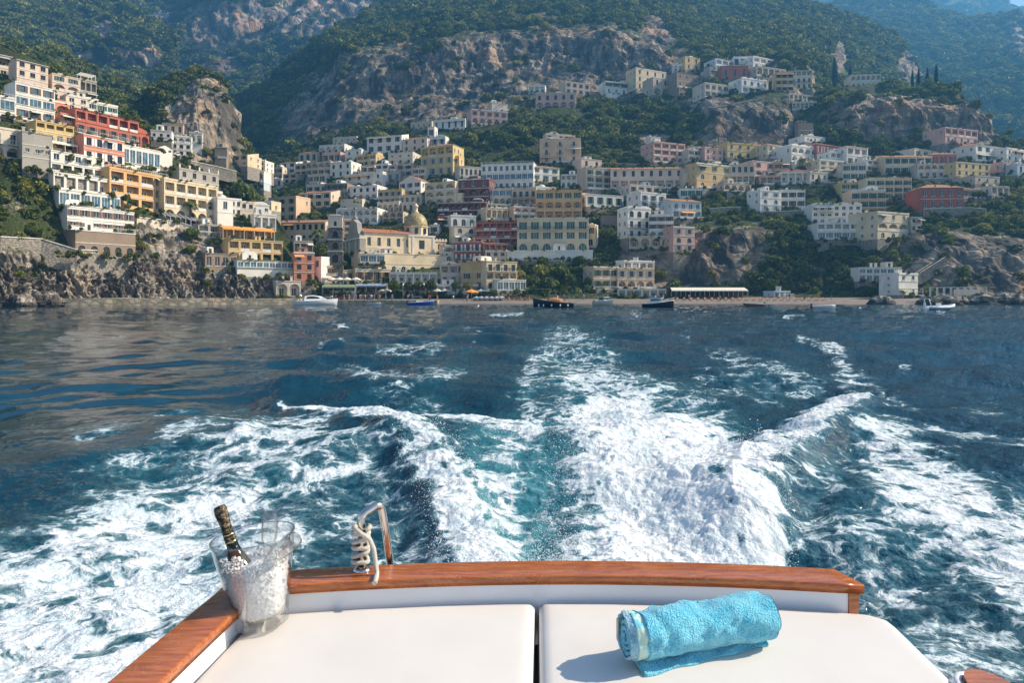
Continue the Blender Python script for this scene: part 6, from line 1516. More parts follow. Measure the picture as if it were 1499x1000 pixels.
def plant_sheet(s, name, label, n, rmin, rmax, rock_t=.5, town=None, seed=0, keep=None, back=4, clear=True):
    g = np.random.default_rng(100 + seed)
    P = s.P[1:]; nr, nc = P.shape[:2]
    e1 = P[1:, :-1] - P[:-1, :-1]; e2 = P[:-1, 1:] - P[:-1, :-1]
    ar = np.linalg.norm(np.cross(e1, e2), axis=-1)
    rk = s.rock[1:][:-1, :-1]; px = s.PX[1:][:-1, :-1]; py = s.PY[1:][:-1, :-1]
    w_ = ar * np.clip((rock_t - rk) / .2 + .05, .03, 1)
    w_ *= sm(-.45, .35, fbm(px / 30, py / 14, seed, 4)) * .85 + .15
    w_ *= (px > -160) & (px < 1660)
    if keep is not None: w_ = w_ * keep(px, py)
    w_ = w_ / np.clip(P[:-1, :-1, 1], 150, 1500) ** .8
    w_ = w_.ravel() / w_.sum()
    k = g.choice(len(w_), n, p=w_); i, j = np.unravel_index(k, (nr - 1, nc - 1))
    u, v = g.random(n)[:, None], g.random(n)[:, None]
    Q = P[i, j] + e1[i, j] * u + e2[i, j] * v
    D = Q[:, 1]; qx = CX + F * Q[:, 0] / D
    R_ = g.uniform(rmin, rmax, n) * g.uniform(.7, 1.25, n)
    if town is not None: R_ *= town(px[i, j], py[i, j])
    if clear:
        ok = np.ones(n, bool)
        for t_ in (0.1, .9, 1.5):
            qy = HY - F * (Q[:, 2] + R_ * t_ - CAM_Z) / D
            ok &= ~in_house(qx, qy, D, 1.5 + R_ / D * F * .55)
        Q, R_, D = Q[ok], R_[ok], D[ok]
    Q = Q.copy(); Q[:, 2] -= R_ * .25
    sc_ = R_[:, None] * g.uniform(.8, 1.25, (len(Q), 3)) * np.array([1, 1, 1.0])
    return scatter(name, label, Q, sc_)
plant_sheet(HILL, 'hillside_woodland', 'olive green trees and scrub covering the main hillside', 44000, 2.2, 4.2, .42, town=lambda px, py: np.where(py > 215, .50, 1.0) * np.where(py < 110, 1.25, 1.0), seed=1, keep=lambda px, py: (py < 431) * np.where(py > 235, 2.6, 1))
scatter('terrace_greenery', 'potted plants, creepers and small shrubs along house fronts and roof terraces', np.array(_hp), np.array(_hs))
plant_sheet(SPUR, 'cypress_hill_scrub', 'green scrub covering the cypress hill', 4200, 1.6, 3.0, .5, seed=2)
plant_sheet(LEFT, 'shore_scrub', 'green bushes on the left headland', 3200, .8, 1.7, .40, seed=3, keep=lambda px, py: (py < 412) * (py > 100))
plant_sheet(ROCKF, 'crag_scrub', 'green scrub on top of the rocky crag', 4200, 1.5, 2.8, .42, seed=4)
plant_sheet(LOWF, 'lower_hill_woodland', 'woodland on the lower left hill', 3800, 2.0, 4.0, .6, seed=5)
plant_sheet(E1, 'wooded_mountain_forest', 'forest on the wooded mountain at upper left', 9000, 4.0, 7.5, .45, seed=6, clear=False)
plant_sheet(E2, 'high_mountain_forest', 'patchy forest on the high mountain', 9000, 5.0, 9.0, .5, seed=7, clear=False)
plant_sheet(BH, 'hazy_mountain_forest', 'pale hazy forest on the right mountain', 15000, 4.0, 8.0, .55, seed=8, clear=False)
plant_sheet(AH, 'distant_mountain_forest', 'faint forest on the farthest mountain', 2500, 12, 20, .8, seed=9, clear=False)

# trees one can tell apart
TREES = {}
def tree_forms(kind):
    if kind in TREES: return TREES[kind]
    shape, n, size, mat = {'round': ('round', 520, .15, M_LEAF2), 'wide': ('flat', 420, .15, M_LEAF2), 'cyp': ('cyp', 900, .17, M_CYP), 'bush': ('bush', 340, .17, M_LEAF2), 'street': ('round', 700, .13, M_LEAF2)}[kind]
    cr = [crown_mesh('crown', mat, n, shape, size, 40 + k + len(kind)) for k in range(3)]
    mb = MB(); h = {'round': .4, 'wide': 1.8, 'cyp': .5, 'bush': .2, 'street': 1.0}[kind]
    dz = {'street': -1.3}.get(kind, -.5)
    mb.tube([(0, 0, dz), (.04, .02, h * .4), (-.03, 0, h)], [.10, .08, .06], M_BARK, 7)
    for a in range(5):
        q_ = a * 1.3; mb.tube([(-.02, 0, h * .7), (.3 * math.cos(q_), .3 * math.sin(q_), h + .2), (.5 * math.cos(q_), .5 * math.sin(q_), h + .5)] if kind != 'cyp' else [(0, 0, .2), (.1 * math.cos(q_), .1 * math.sin(q_), .8), (0, 0, 3)], [.05, .035, .012], M_BARK, 5)
    TREES[kind] = (cr, mb.mesh('trunk')); return TREES[kind]
def tree(kind, loc, r, label, group, name='tree', hs=1.0):
    cr, tr = tree_forms(kind)
    t = thing(name, label, 'tree', loc, R.uniform(0, 6), group); t.scale = (r, r, r * hs)
    link('trunk', tr, t); link('crown', R.choice(cr), t); return t
for px, y0, y1, D, lb in [(1222, 80, 124, 430, 'dark cypress standing alone, leftmost on the cypress hill'), (1245, 92, 122, 418, 'second dark cypress from the left on the hill'), (1336, 99, 124, 372, 'narrow cypress at the left of the dark cypress clump'),
        (1345, 96, 123, 368, 'second cypress of the dark clump, close to its left neighbour'), (1358, 95, 123, 364, 'broad cypress in the middle of the dark clump'), (1371, 90, 122, 360, 'tallest pointed cypress at the right of the dark clump'), (1150, 1, 12, 745, 'lone tiny cypress on the skyline above the hill')]:
    h = (y1 - y0) / F * D; p = at(px, y1 + 3, D); tree('cyp', p, h / 5.8, lb, 'dark cypresses on the ridge', 'cypress')
def spot(kind, px, py, r, label, group, name='tree', dD=-1.5, hs=1, D=None):
    D = D or ground_D(px, py); return tree(kind, at(px, py, D + dD), r, label, group, name, hs)
for px, py, r, lb in [(577, 431, 1.9, 'first beach promenade tree, leftmost of four'), (599, 431, 1.7, 'second beach promenade tree from the left'), (613, 431, 1.6, 'third beach promenade tree from the left'), (631, 431, 2.0, 'rightmost of the four dark promenade trees'),
        (667, 432, 1.5, 'small round tree before the white terrace restaurant'), (684, 430, 1.5, 'small round tree just left of the orange parasol')]:
    D = beach_D(px) + 16; t = tree('street', at(px, 421, D) - Vector((0, 0, r * .2)), r, lb, 'trees along the beach promenade')
grove = [(760, 412, 2.6), (778, 420, 2.8), (792, 405, 2.9), (806, 424, 2.8), (820, 408, 3.1), (838, 421, 3.0), (852, 405, 2.8), (866, 420, 2.5), (880, 424, 2.0), (795, 390, 2.4), (848, 388, 2.3)]
nm = ['leftmost tree of the grove by the ochre seafront house', 'grove tree beside the white veranda', 'tall grove tree under the left part of the hotel terrace', 'front grove tree behind the green beach canopy', 'tall tree in the middle of the grove', 'front grove tree right of its middle', 'tall tree at the right of the grove under the hotel', 'grove tree close to the beach villa', 'small tree against the left wing of the beach villa', 'upper left tree of the grove touching the hotel terrace wall', 'upper right tree of the grove touching the hotel terrace wall']
for (px, py, r), lb in zip(grove, nm): spot('round', px, py, r, lb, 'trees of the grove behind the beach')
spot('wide', 1433, 307, 2.6, 'umbrella pine right of the crimson house', 'pines', 'pine_tree', hs=1.2)
spot('round', 348, 290, 4.2, 'large dense tree between viaduct and white cluster', 'garden trees', dD=-3); spot('round', 335, 272, 3.2, 'rounded tree below the end of the viaduct', 'garden trees', dD=-3); spot('round', 362, 296, 3.6, 'large tree behind the white cluster, right one', 'garden trees', dD=-3)
# palm by the bell tower
def palm(px, py, h, label):
    D = ground_D(px, py) - 4; b = at(px, py, D); t = thing('palm_tree', label, 'tree', b)
    mb = MB(); mb.tube([(0, 0, -1), (.1, 0, h * .5), (0, 0, h)], [.28, .2, .16], M_BARK, 8); mb.build('trunk', t)
    mb = MB()
    for k in range(22):
        a = k * 2.4; e = R.uniform(-.2, .9); pts = []
        for i in range(6):
            s_ = i / 5; pts.append(Vector((math.cos(a) * 2.4 * s_, math.sin(a) * 2.4 * s_, h + e * 2.2 * s_ - 2.0 * s_ * s_)))
        for p0, p1 in zip(pts[:-1], pts[1:]):
            sd = Vector((-math.sin(a), math.cos(a), -.5)) * .38; sd2 = Vector((-math.sin(a), math.cos(a), .5)) * .38
            mb.poly([p0, p1, p1 + sd, p0 + sd], M_LEAF2); mb.poly([p0, p1, p1 - sd2, p0 - sd2], M_LEAF2)
    mb.build('fronds', t)
palm(465, 368, 7.5, 'tall palm beside the bell tower'); palm(1175, 250, 5.0, 'palm among trees left of the terraced white house'); palm(278, 315, 3.6, 'small palm on the cream hotel terrace')
# garden trees among the houses, each told by the house it stands next to
stop = {'with', 'of', 'the', 'in', 'on', 'a', 'an', 'and', 'at', 'by', 'above', 'below', 'right', 'left', 'to', 'over', 'under', 'between', 'behind', 'one', 'from', 'two', 'three', 'its', 'out', 'beside', 'high', 'big', 'just', 'directly', 'front', 'row', 'tall', 'lower', 'upper'}
used = set(); made = 0; g = np.random.default_rng(77); tries = 0
adj = {'round': 'rounded green tree', 'bush': 'low leafy shrub', 'wide': 'flat topped tree'}
dens = [(900, 320, 45, 60, 3), (1070, 300, 50, 25, 3), (1210, 345, 50, 40, 3), (460, 300, 60, 40, 2), (1180, 245, 60, 30, 2), (440, 360, 40, 20, 1.5), (1400, 320, 80, 40, 2), (850, 190, 90, 50, 1.5), (700, 215, 70, 40, 2), (1120, 390, 50, 30, 1)]
while made < 150 and tries < 9000:
    tries += 1
    px, py = g.uniform(150, 1499), g.uniform(150, 424)
    if px < 340 and py < 200: continue
    wt = .25 + sum(s_ * math.exp(-((px - a) / c_) ** 2 - ((py - b) / d_) ** 2) for a, b, c_, d_, s_ in dens)
    if g.random() > wt / 3: continue
    D = ground_D(px, py)
    if D > 480: continue
    kind = g.choice(['round', 'round', 'bush', 'wide'], p=[.45, .2, .25, .1]); r = g.uniform(1.3, 2.5)
    if any(in_house([px], [py - k * r / D * F], [D - 1], r / D * F * .8)[0] for k in (.2, .9, 1.5)): continue
    best = min(HOUSES, key=lambda h: math.hypot(max(h[0] - px, 0, px - h[1]), max(h[2] - py, 0, py - h[3]) * 1.2))
    dx = px - (best[0] + best[1]) / 2; dy = py - (best[2] + best[3]) / 2; gap = math.hypot(max(best[0] - px, 0, px - best[1]), max(best[2] - py, 0, py - best[3]))
    if gap > 40: continue
    hw, hh = (best[1] - best[0]) / 2, (best[3] - best[2]) / 2
    if abs(dx) > hw: rel = 'just right of' if dx > 0 else 'just left of'
    else: rel = 'right below' if dy > 0 else 'right above'
    key = (best[4], rel)
    if key in used: continue
    used.add(key)
    ws = best[4].split()[:9]
    while ws[-1].strip(',') in stop: ws.pop()
    tree(kind, at(px, py, D - 1), r, f"{adj[kind]} {rel} the {' '.join(ws)}".replace(',', ''), 'trees and shrubs growing among the houses', 'tree' if kind != 'bush' else 'shrub'); made += 1
# ------------------------------------------------------------ boats on the water
def hull_mesh(L, beam, hb, hs, m, m2=None, stern=.75, deckm=None, bottom=-.35, stripe=None):
    """bow at +x; hb/hs freeboard at bow and stern"""
    mb = MB(); N = 15; rings = []
    for i in range(N):
        t = i / (N - 1); x = -L / 2 + L * t
        wd = beam / 2 * (stern + (1 - stern) * min(1, t * 3)) * (1 - max(0, (t - .45) / .55) ** 2.2) + .02; h = hs + (hb - hs) * t ** 2
        k = .72 - .35 * max(0, t - .5); xo = .12 * L * max(0, t - .75) * 4 * .35
        rings.append([(x + xo, -wd, h), (x + xo * .8, -wd * .97, h * .72), (x + xo * .4, -wd * k, .02), (x, 0, bottom * (1 - t ** 4)), (x + xo * .4, wd * k, .02), (x + xo * .8, wd * .97, h * .72), (x + xo, wd, h)])
    b = len(mb.v)
    for r in rings: mb.v += r
    for i in range(N - 1):
        for j in range(6):
            a = b + i * 7 + j; mb.f.append((a, a + 7, a + 8, a + 1)); mb.m.append(mb.slot((stripe if stripe and j in (0, 5) else m) if not (m2 and j in (2, 3)) else m2)); mb.sm.append(True)
    mb.f.append(tuple(b + j for j in range(7))); mb.m.append(mb.slot(m)); mb.sm.append(False)
    dz = .10
    for i in range(N - 1):
        r0, r1 = rings[i], rings[i + 1]; mb.poly([(r0[0][0], r0[0][1] * .92, r0[0][2] - dz), (r1[0][0], r1[0][1] * .92, r1[0][2] - dz), (r1[6][0], r1[6][1] * .92, r1[6][2] - dz), (r0[6][0], r0[6][1] * .92, r0[6][2] - dz)], deckm or M_GEL)
    for s_ in (0, 6): mb.tube([(r[s_][0], r[s_][1], r[s_][2] + .01) for r in rings], .05, deckm or M_GEL, 5)
    return mb
M_NAVY = simple('navy_gloss_paint', (.012, .018, .035), .25); M_BLUE = simple('royal_blue_paint', (.03, .10, .50), .3); M_HW = simple('white_hull_paint', (.80, .80, .79), .25, var=.05); M_CREAMH = simple('cream_hull_paint', (.72, .66, .52), .35); M_TAN = simple('tan_canvas', (.42, .20, .09), .85); M_VARN = simple('varnished_deck', (.28, .12, .05), .4, var=.3, scale=4); M_GREYT = simple('grey_inflatable_tube', (.62, .68, .72), .5); M_BLUET = simple('blue_inflatable_trim', (.10, .32, .52), .5)
def boat_at(px, py_w, rz, label, name='motor_boat', D=None, cat='boat', group='boats moored off the beach'):
    D = D or 2200 / (py_w - HY); return thing(name, label, cat, ((px - CX) / F * D, D, 0), rz, group)
# white cabin cruiser
t = boat_at(461, 447.3, math.radians(26), 'white cabin cruiser with dark windows at the end of the quay', 'cabin_cruiser')
hull_mesh(9.4, 3.1, 1.5, 1.0, M_HW).build('hull', t)
mb = MB(); mb.ring([[(-2.6, s_ * 1.2, .95), (2.6, s_ * .8, 1.35), (1.2, s_ * .7, 2.1), (-.8, s_ * .9, 2.35), (-2.4, s_ * 1.0, 2.1)] for s_ in (-1, 1)], M_HW, False); mb.build('cabin', t)
mb = MB(); 
for s_ in (-1, 1): mb.ring([[(-2.0, s_ * y_, 1.55), (1.0, s_ * (y_ - .18), 1.62), (.4, s_ * (y_ - .22), 2.0), (-1.0, s_ * (y_ - .13), 2.12), (-1.9, s_ * (y_ - .08), 2.0)] for y_ in (1.14, 1.16)], M_PANE, False)
mb.poly([(2.35, -.72, 1.42), (2.35, .72, 1.42), (1.32, .62, 2.12), (1.32, -.62, 2.12)], M_PANE); mb.build('window', t)
mb = MB(); mb.tube([(-3.2, -1.1, 1.0), (-3.4, -1.1, 2.9), (-3.4, 1.1, 2.9), (-3.2, 1.1, 1.0)], .06, M_STEEL, 6); mb.box(-4.1, -1.2, -1.15, 1.15, 2.9, 3.0, M_SHL); mb.build('radar_arch', t)
mb = MB(); mb.tube([(1.4, -1.0, 1.7), (3.2, -.8, 1.95), (4.7, 0, 2.15), (3.2, .8, 1.95), (1.4, 1.0, 1.7)], .03, M_STEEL, 5)
for x, y_ in ((1.8, 1.0), (3.2, .8), (4.1, .4)):
    for s_ in (-1, 1): mb.tube([(x, s_ * y_, 1.2), (x, s_ * y_, 1.95)], .02, M_STEEL, 4)
mb.build('bow_rail', t)
# blue and white launch
t = boat_at(615, 447, math.radians(8), 'blue and white launch near the landing pier', 'launch')
hull_mesh(5.8, 2.1, 1.05, .65, M_BLUE, M_HW, stripe=M_BLUE).build('hull', t)
mb = MB(); mb.box(-1.0, .8, -.75, .75, .7, 1.15, M_HW, .1); mb.build('console', t); mb = MB(); mb.poly([(.6, -.7, 1.15), (.6, .7, 1.15), (.2, .6, 1.7), (.2, -.6, 1.7)], M_PANEB); mb.build('windscreen', t)
mb = MB(); mb.box(-2.0, .3, -.85, .85, 1.95, 2.05, M_HW)
for x in (-1.8, .1):
    for s_ in (-.8, .8): mb.tube([(x, s_, .6), (x, s_, 1.96)], .035, M_STEEL, 5)
mb.build('sun_roof', t); mb = MB(); mb.box(-3.2, -2.8, -.25, .25, .1, 1.1, M_NAVY, .05); mb.build('outboard_motor', t)
# traditional dark gozzo
t = boat_at(811, 450.2, math.radians(174), 'dark navy wooden gozzo with tan canopy and white fenders', 'gozzo', cat='boat')
hull_mesh(7.4, 2.5, 1.75, .85, M_NAVY, deckm=M_VARN, stern=.35).build('hull', t)
mb = MB(); rg = []
for x in np.linspace(-1.5, 1.3, 8): rg.append([(x, 1.0 * math.cos(a), .95 + (1.0 - .25 * abs(x)) * math.sin(a) * (1.0 if x < 1 else .8)) for a in np.linspace(0, math.pi, 9)])
mb.ring(rg, M_TAN, True, True, True, False); mb.build('canopy', t)
mb = MB()
for x, s_ in ((-2.6, 1), (-1.2, 1), (.4, 1), (1.9, 1), (2.8, .7)): mb.lathe([(.02, 0), (.13, .08), (.13, .42), (.02, .5)], M_HW, 8, (x, 1.28 * s_, .15))
mb.build('fender', t); mb = MB(); mb.tube([(-3.7, 0, .8), (-4.4, 0, .9), (-4.4, 0, .25)], .04, M_STEEL, 5); mb.tube([(-3.5, .4, .8), (-4.4, .4, .9), (-4.4, .4, .25)], .04, M_STEEL, 5); mb.build('stern_platform', t)
mb = MB(); mb.tube([(-2.9, 0, .9), (-2.9, 0, 1.9)], .03, M_VARN, 5); mb.tube([(3.6, 0, 1.1), (4.0, 0, 1.6)], .03, M_VARN, 5); mb.build('mast', t)
# small white cabin boat, three-quarter view
t = boat_at(883, 447.6, math.radians(-52), 'small cream cabin boat with white wheelhouse facing the viewer', 'cabin_boat')
hull_mesh(5.4, 2.1, 1.35, .85, M_CREAMH, deckm=M_HW).build('hull', t)
mb = MB(); mb.box(-.9, 1.1, -.8, .8, .9, 1.9, M_HW, .12); mb.box(-1.2, 1.2, -.85, .85, 1.903, 1.98, M_HW); mb.build('wheelhouse', t)
mb = MB(); mb.box(1.06, 1.10, -.62, .62, 1.35, 1.75, M_PANE); mb.box(-.6, .8, -.80, -.77, 1.35, 1.75, M_PANE); mb.box(-.6, .8, .77, .80, 1.35, 1.75, M_PANE); mb.build('window', t); mb = MB(); mb.box(-3.0, -2.65, -.2, .2, .1, 1.2, M_NAVY, .05); mb.build('outboard_motor', t)
mb = MB(); mb.tube([(1.0, -.9, 1.5), (2.4, -.3, 1.9), (2.8, 0, 1.9), (2.4, .3, 1.9), (1.0, .9, 1.5)], .03, M_STEEL, 5); mb.build('bow_rail', t)
# dark hull motor yacht
t = boat_at(963, 450.9, math.radians(-28), 'black hulled cabin boat with white wheelhouse, nearest the beach centre', 'cabin_boat')
hull_mesh(5.4, 2.1, 1.35, .75, M_NAVY, M_HW, deckm=M_HW).build('hull', t)
mb = MB(); mb.ring([[(-1.5, s_ * .85, .8), (1.3, s_ * .6, 1.1), (.7, s_ * .55, 1.75), (-1.2, s_ * .75, 1.8)] for s_ in (-1, 1)], M_HW, False); mb.box(-1.6, .9, -.85, .85, 1.8, 1.88, M_HW); mb.build('wheelhouse', t)
mb = MB(); mb.poly([(1.22, -.5, 1.22), (1.22, .5, 1.22), (.82, .46, 1.68), (.82, -.46, 1.68)], M_PANEG)
for s_ in (-1, 1): mb.ring([[(-1.1, s_ * y_, 1.25), (.7, s_ * (y_ - .2), 1.3), (.5, s_ * (y_ - .2), 1.6), (-1.0, s_ * (y_ - .08), 1.65)] for y_ in (.83, .86)], M_PANEG, False)
mb.build('window', t); mb = MB(); mb.tube([(.6, -.8, 1.4), (2.0, -.5, 1.7), (2.9, 0, 1.85), (2.0, .5, 1.7), (.6, .8, 1.4)], .03, M_STEEL, 5); mb.build('bow_rail', t)
# rowing boats
for px, py, rz, m, lb in ((1104, 448.0, 176, M_VARN, 'dark low rowing boat moored off the right half of the beach'), (1206, 451.6, 4, M_HW, 'white rowing boat moored alone off the right of the beach')):
    t = boat_at(px, py, math.radians(rz), lb, 'rowing_boat'); hull_mesh(4.3 if m is M_VARN else 4.0, 1.5, .62, .45, m, deckm=M_HW).build('hull', t)
    mb = MB(); [mb.box(x - .12, x + .12, -.62, .62, .38, .43, M_VARN) for x in (-1.1, .1, 1.0)]; mb.build('thwart', t); mb = MB(); mb.box(-2.35, -2.05, -.15, .15, .0, .85, M_NAVY, .04); mb.build('outboard_motor', t)
# inflatable
t = boat_at(1376, 454.3, math.radians(10), 'grey and blue inflatable boat moored off the right rocks', 'inflatable_boat')
mb = MB(); P = [(-2.5, -.85, .42), (-1.0, -.9, .40), (.8, -.85, .46), (1.9, -.5, .62), (2.5, 0, .80), (1.9, .5, .62), (.8, .85, .46), (-1.0, .9, .40), (-2.5, .85, .42)]; mb.tube(P, [.16, .24, .24, .23, .22, .23, .24, .24, .16], M_GREYT, 10); mb.build('tube', t)
mb = MB(); mb.ring([[(-2.2, -.6, .25), (-2.2, 0, -.25), (-2.2, .6, .25)], [(1.4, -.5, .3), (1.4, 0, -.15), (1.4, .5, .3)], [(2.4, -.03, .6), (2.4, 0, .5), (2.4, .03, .6)]], M_BLUET, False); mb.box(-2.1, 1.2, -.6, .6, .26, .3, M_HW); mb.build('hull', t)
mb = MB(); mb.box(-.5, .1, -.3, .3, .301, 1.1, M_HW, .06); mb.build('console', t); mb = MB(); mb.tube([(-1.9, -.6, .5), (-2.3, -.5, 1.75), (-2.3, .5, 1.75), (-1.9, .6, .5)], .07, M_HW, 6); mb.build('roll_bar', t); mb = MB(); mb.box(-2.75, -2.45, -.2, .2, .1, 1.15, M_HW, .05); mb.build('outboard_motor', t)
t = boat_at(549, 446.4, math.radians(-10), 'tiny white dinghy beside the landing pier', 'dinghy'); hull_mesh(2.6, 1.2, .5, .35, M_HW).build('hull', t)
# mooring buoys
for px, py, lb in ((1259, 452, 'small white mooring buoy far to the right'), (700, 449, 'small white mooring buoy off the middle of the beach')):
    D = 2200 / (py - HY); mb = MB(); mb.lathe([(.02, -.2), (.2, -.1), (.24, .1), (.12, .26), (.03, .36)], M_HW, 10, ((px - CX) / F * D, D, 0)); tag(mb.build('mooring_buoy'), lb, 'buoy')

# ------------------------------------------------------------ people
SKIN = simple('skin', (.52, .30, .20), .6); CL = [simple('dark_clothes', (.03, .035, .05), .9), simple('white_clothes', (.75, .74, .72), .9), simple('blue_clothes', (.06, .14, .35), .9), simple('red_clothes', (.45, .06, .05), .9), simple('beige_clothes', (.42, .34, .24), .9)]
HAIR = simple('dark_hair', (.03, .02, .015), .8)
def body_mesh(pose):
    J = {'pel': (0, 0, .95, .13), 'ch': (0, 0, 1.32, .15), 'nk': (0, 0, 1.50, .055), 'hd': (0, -.01, 1.60, .09), 'ht': (0, 0, 1.70, .085)}
    sw = .10 if pose else .02
    for s_, q_ in (('l', -1), ('r', 1)):
        J['hp' + s_] = (q_ * .09, 0, .90, .09); J['kn' + s_] = (q_ * .10, -.02 + q_ * sw, .50, .06); J['an' + s_] = (q_ * .11, q_ * sw * 1.8, .08, .04); J['to' + s_] = (q_ * .12, -.14 + q_ * sw * 1.8, .04, .035)
        J['sh' + s_] = (q_ * .19, 0, 1.42, .06); J['el' + s_] = (q_ * .25, .03 - q_ * sw, 1.13, .045); J['wr' + s_] = (q_ * (.26 if not pose else .20), -.08 - q_ * sw, .89, .032); J['ha' + s_] = (q_ * .25, -.10 - q_ * sw, .80, .035)
    E = [('pel', 'ch'), ('ch', 'nk'), ('nk', 'hd'), ('hd', 'ht')] + [(a + s_, b + s_) for s_ in 'lr' for a, b in (('hp', 'kn'), ('kn', 'an'), ('an', 'to'), ('sh', 'el'), ('el', 'wr'), ('wr', 'ha'))] + [('pel', 'hp' + s_) for s_ in 'lr'] + [('ch', 'sh' + s_) for s_ in 'lr']
    K = list(J); me = bpy.data.meshes.new('sk'); me.from_pydata([J[k][:3] for k in K], [(K.index(a), K.index(b)) for a, b in E], [])
    o = bpy.data.objects.new('sk', me); COL.objects.link(o); m = o.modifiers.new('s', 'SKIN')
    for i, k in enumerate(K): me.skin_vertices[0].data[i].radius = (J[k][3],) * 2; me.skin_vertices[0].data[i].use_root = k == 'pel'
    o.modifiers.new('u', 'SUBSURF').levels = 1
    dg = bpy.context.evaluated_depsgraph_get(); out = bpy.data.meshes.new_from_object(o.evaluated_get(dg)); bpy.data.objects.remove(o)
    return out
BODIES = [body_mesh(0), body_mesh(1)]
for b in BODIES:
    b.materials.clear(); b.materials.append(SKIN)
_pc = {}
def person_parts(top, low):
    if (top, low) in _pc: return _pc[(top, low)]
    mb = MB(); mb.lathe([(.17, .92), (.16, 1.1), (.185, 1.3), (.19, 1.42), (.08, 1.49)], CL[top], 10, sy=.75)
    for q_ in (-1, 1): mb.tube([(q_ * .18, 0, 1.42), (q_ * .235, .02, 1.25), (q_ * .26, .03, 1.12)], [.075, .065, .06], CL[top], 7)
    sh_ = mb.mesh('shirt'); mb = MB(); mb.lathe([(.18, .84), (.175, .96)], CL[low], 10, sy=.8)
    for q_ in (-1, 1): mb.tube([(q_ * .09, 0, .92), (q_ * .10, 0, .5), (q_ * .11, .0, .12 if low != 4 else .48)], [.11, .085, .07], CL[low], 7)
    tr = mb.mesh('trousers'); mb = MB(); mb.lathe([(.098, 1.60), (.105, 1.66), (.09, 1.73), (.02, 1.765)], HAIR, 9, (0, .015, 0)); hr_ = mb.mesh('hair')
    _pc[(top, low)] = (sh_, tr, hr_); return _pc[(top, low)]
def person(loc, label, group, top, low, sc=1.0):
    p = link('person', BODIES[R.randrange(2)], None, loc, (0, 0, R.uniform(0, 6.28))); tag(p, label, 'person', group); p.scale = (sc,) * 3
    for nm_, me_ in zip(('shirt', 'trousers', 'hair'), person_parts(top, low)): link(nm_, me_, p)
names = ['dark clothes', 'a white shirt', 'a blue shirt', 'a red shirt', 'a beige shirt']
for k in range(30):
    px = R.gauss(530, 20); D = np.interp(px, [478, 560, 640], [185, 188, 190]) + R.uniform(.8, 5); tp = R.randrange(5)
    person(((px - CX) / F * D, D, .95), f'tiny person in {names[tp]} waiting in the crowd on the landing pier', 'people crowding the landing pier in ' + names[tp], tp, R.choice([0, 2, 4]))
for k in range(26):
    px = R.choice([R.uniform(575, 690), R.uniform(800, 1010), R.uniform(1000, 1230)]); tp = R.randrange(5); side = 'left half' if px < 750 else ('middle' if px < 1010 else 'right half')
    person(beach_pt(px, R.uniform(3, 16)), f'tiny person in {names[tp]} standing on the {side} of the beach', f'people on the {side} of the beach in {names[tp]}', tp, R.choice([0, 2, 4]))
for k, px in enumerate((621, 625, 629)): person(((px - CX) / F * 158, 158, -.75), ['bather in the water left of the blue launch, nearest the pier', 'bather in the water, middle one of three by the launch', 'bather in the water closest to the blue launch'][k], 'bathers by the launch', 0, 0)

# ------------------------------------------------------------ beach furniture
def parasol_mesh(m, r=1.5, h=2.3):
    mb = MB(); n = 8; rr_ = [[(k_ * r * math.cos(2 * math.pi * j / n), k_ * r * math.sin(2 * math.pi * j / n), h + z - (.12 if j % 2 and k_ > .9 else 0)) for j in range(n)] for k_, z in ((.02, .62), (.55, .36), (1, 0), (1.0, -.16))]
    mb.ring(rr_, m, False, False, False); a = mb.mesh('canopy'); mb = MB(); mb.tube([(0, 0, -.1), (0, 0, h + .7)], .04, M_RAILW, 6); return a, mb.mesh('pole')
def parasol(loc, forms, label, group, s=1):
    t = thing('parasol', label, 'parasol', loc, R.uniform(0, 1), group); t.scale = (s,) * 3; link('canopy', forms[0], t); link('pole', forms[1], t)
PF = {k: parasol_mesh(m, r_, h_) for k, m, r_, h_ in (('orange', M_AWNO, 1.9, 2.0), ('white', M_AWN, 1.5, 2.2), ('cream', M_TRIM, 1.6, 2.3))}
parasol(beach_pt(690, 12), PF['orange'], 'open orange and red parasol on the beach edge', None, 1.15)
for k, px in enumerate((486, 497, 508, 521)): parasol(at(px, 420, 200), PF['white'], ['leftmost','second from left','third from left','rightmost'][k] + ' cream parasol of the row behind the landing pier', 'cream parasols behind the landing pier')
for k, px in enumerate((560, 566, 640, 652, 705, 715)): parasol(beach_pt(px, 18), PF['cream'], 'white parasol at the back of the beach ' + ['left of the promenade trees', 'touching the leftmost promenade tree', 'right of the promenade trees', 'before the rosy seafront house', 'just right of the orange parasol', 'behind the upturned pedal boats'][k], 'white parasols at the back of the beach')
M_LOU = simple('dull_orange_canvas', (.48, .20, .08), .85); mb = MB(); mb.box(-.95, .8, -.32, .32, .22, .30, M_LOU); mb.poly([(.8, -.32, .30), (.8, .32, .30), (1.25, .32, .62), (1.25, -.32, .62)], M_LOU)
LM = mb.mesh('cushion'); mb = MB(); [mb.box(x - .03, x + .03, y_ - .03, y_ + .03, 0, .218, M_RAILW) for x in (-.8, .7) for y_ in (-.26, .26)]; LF = mb.mesh('frame')
ORD = 'first second third fourth fifth sixth seventh eighth ninth tenth eleventh twelfth thirteenth fourteenth fifteenth sixteenth seventeenth eighteenth nineteenth twentieth twenty-first twenty-second'.split()
for r_ in range(2):
    for k in range(22):
        px = 992 + k * 10.2; t = thing('sun_lounger', f'{ORD[k]} orange sun lounger from the left in the {["front", "back"][r_]} row on the sand', 'sun lounger', beach_pt(px, 8 + r_ * 4.2), math.radians(80), f'orange sun loungers, {["front", "back"][r_]} row'); link('cushion', LM, t); link('frame', LF, t)
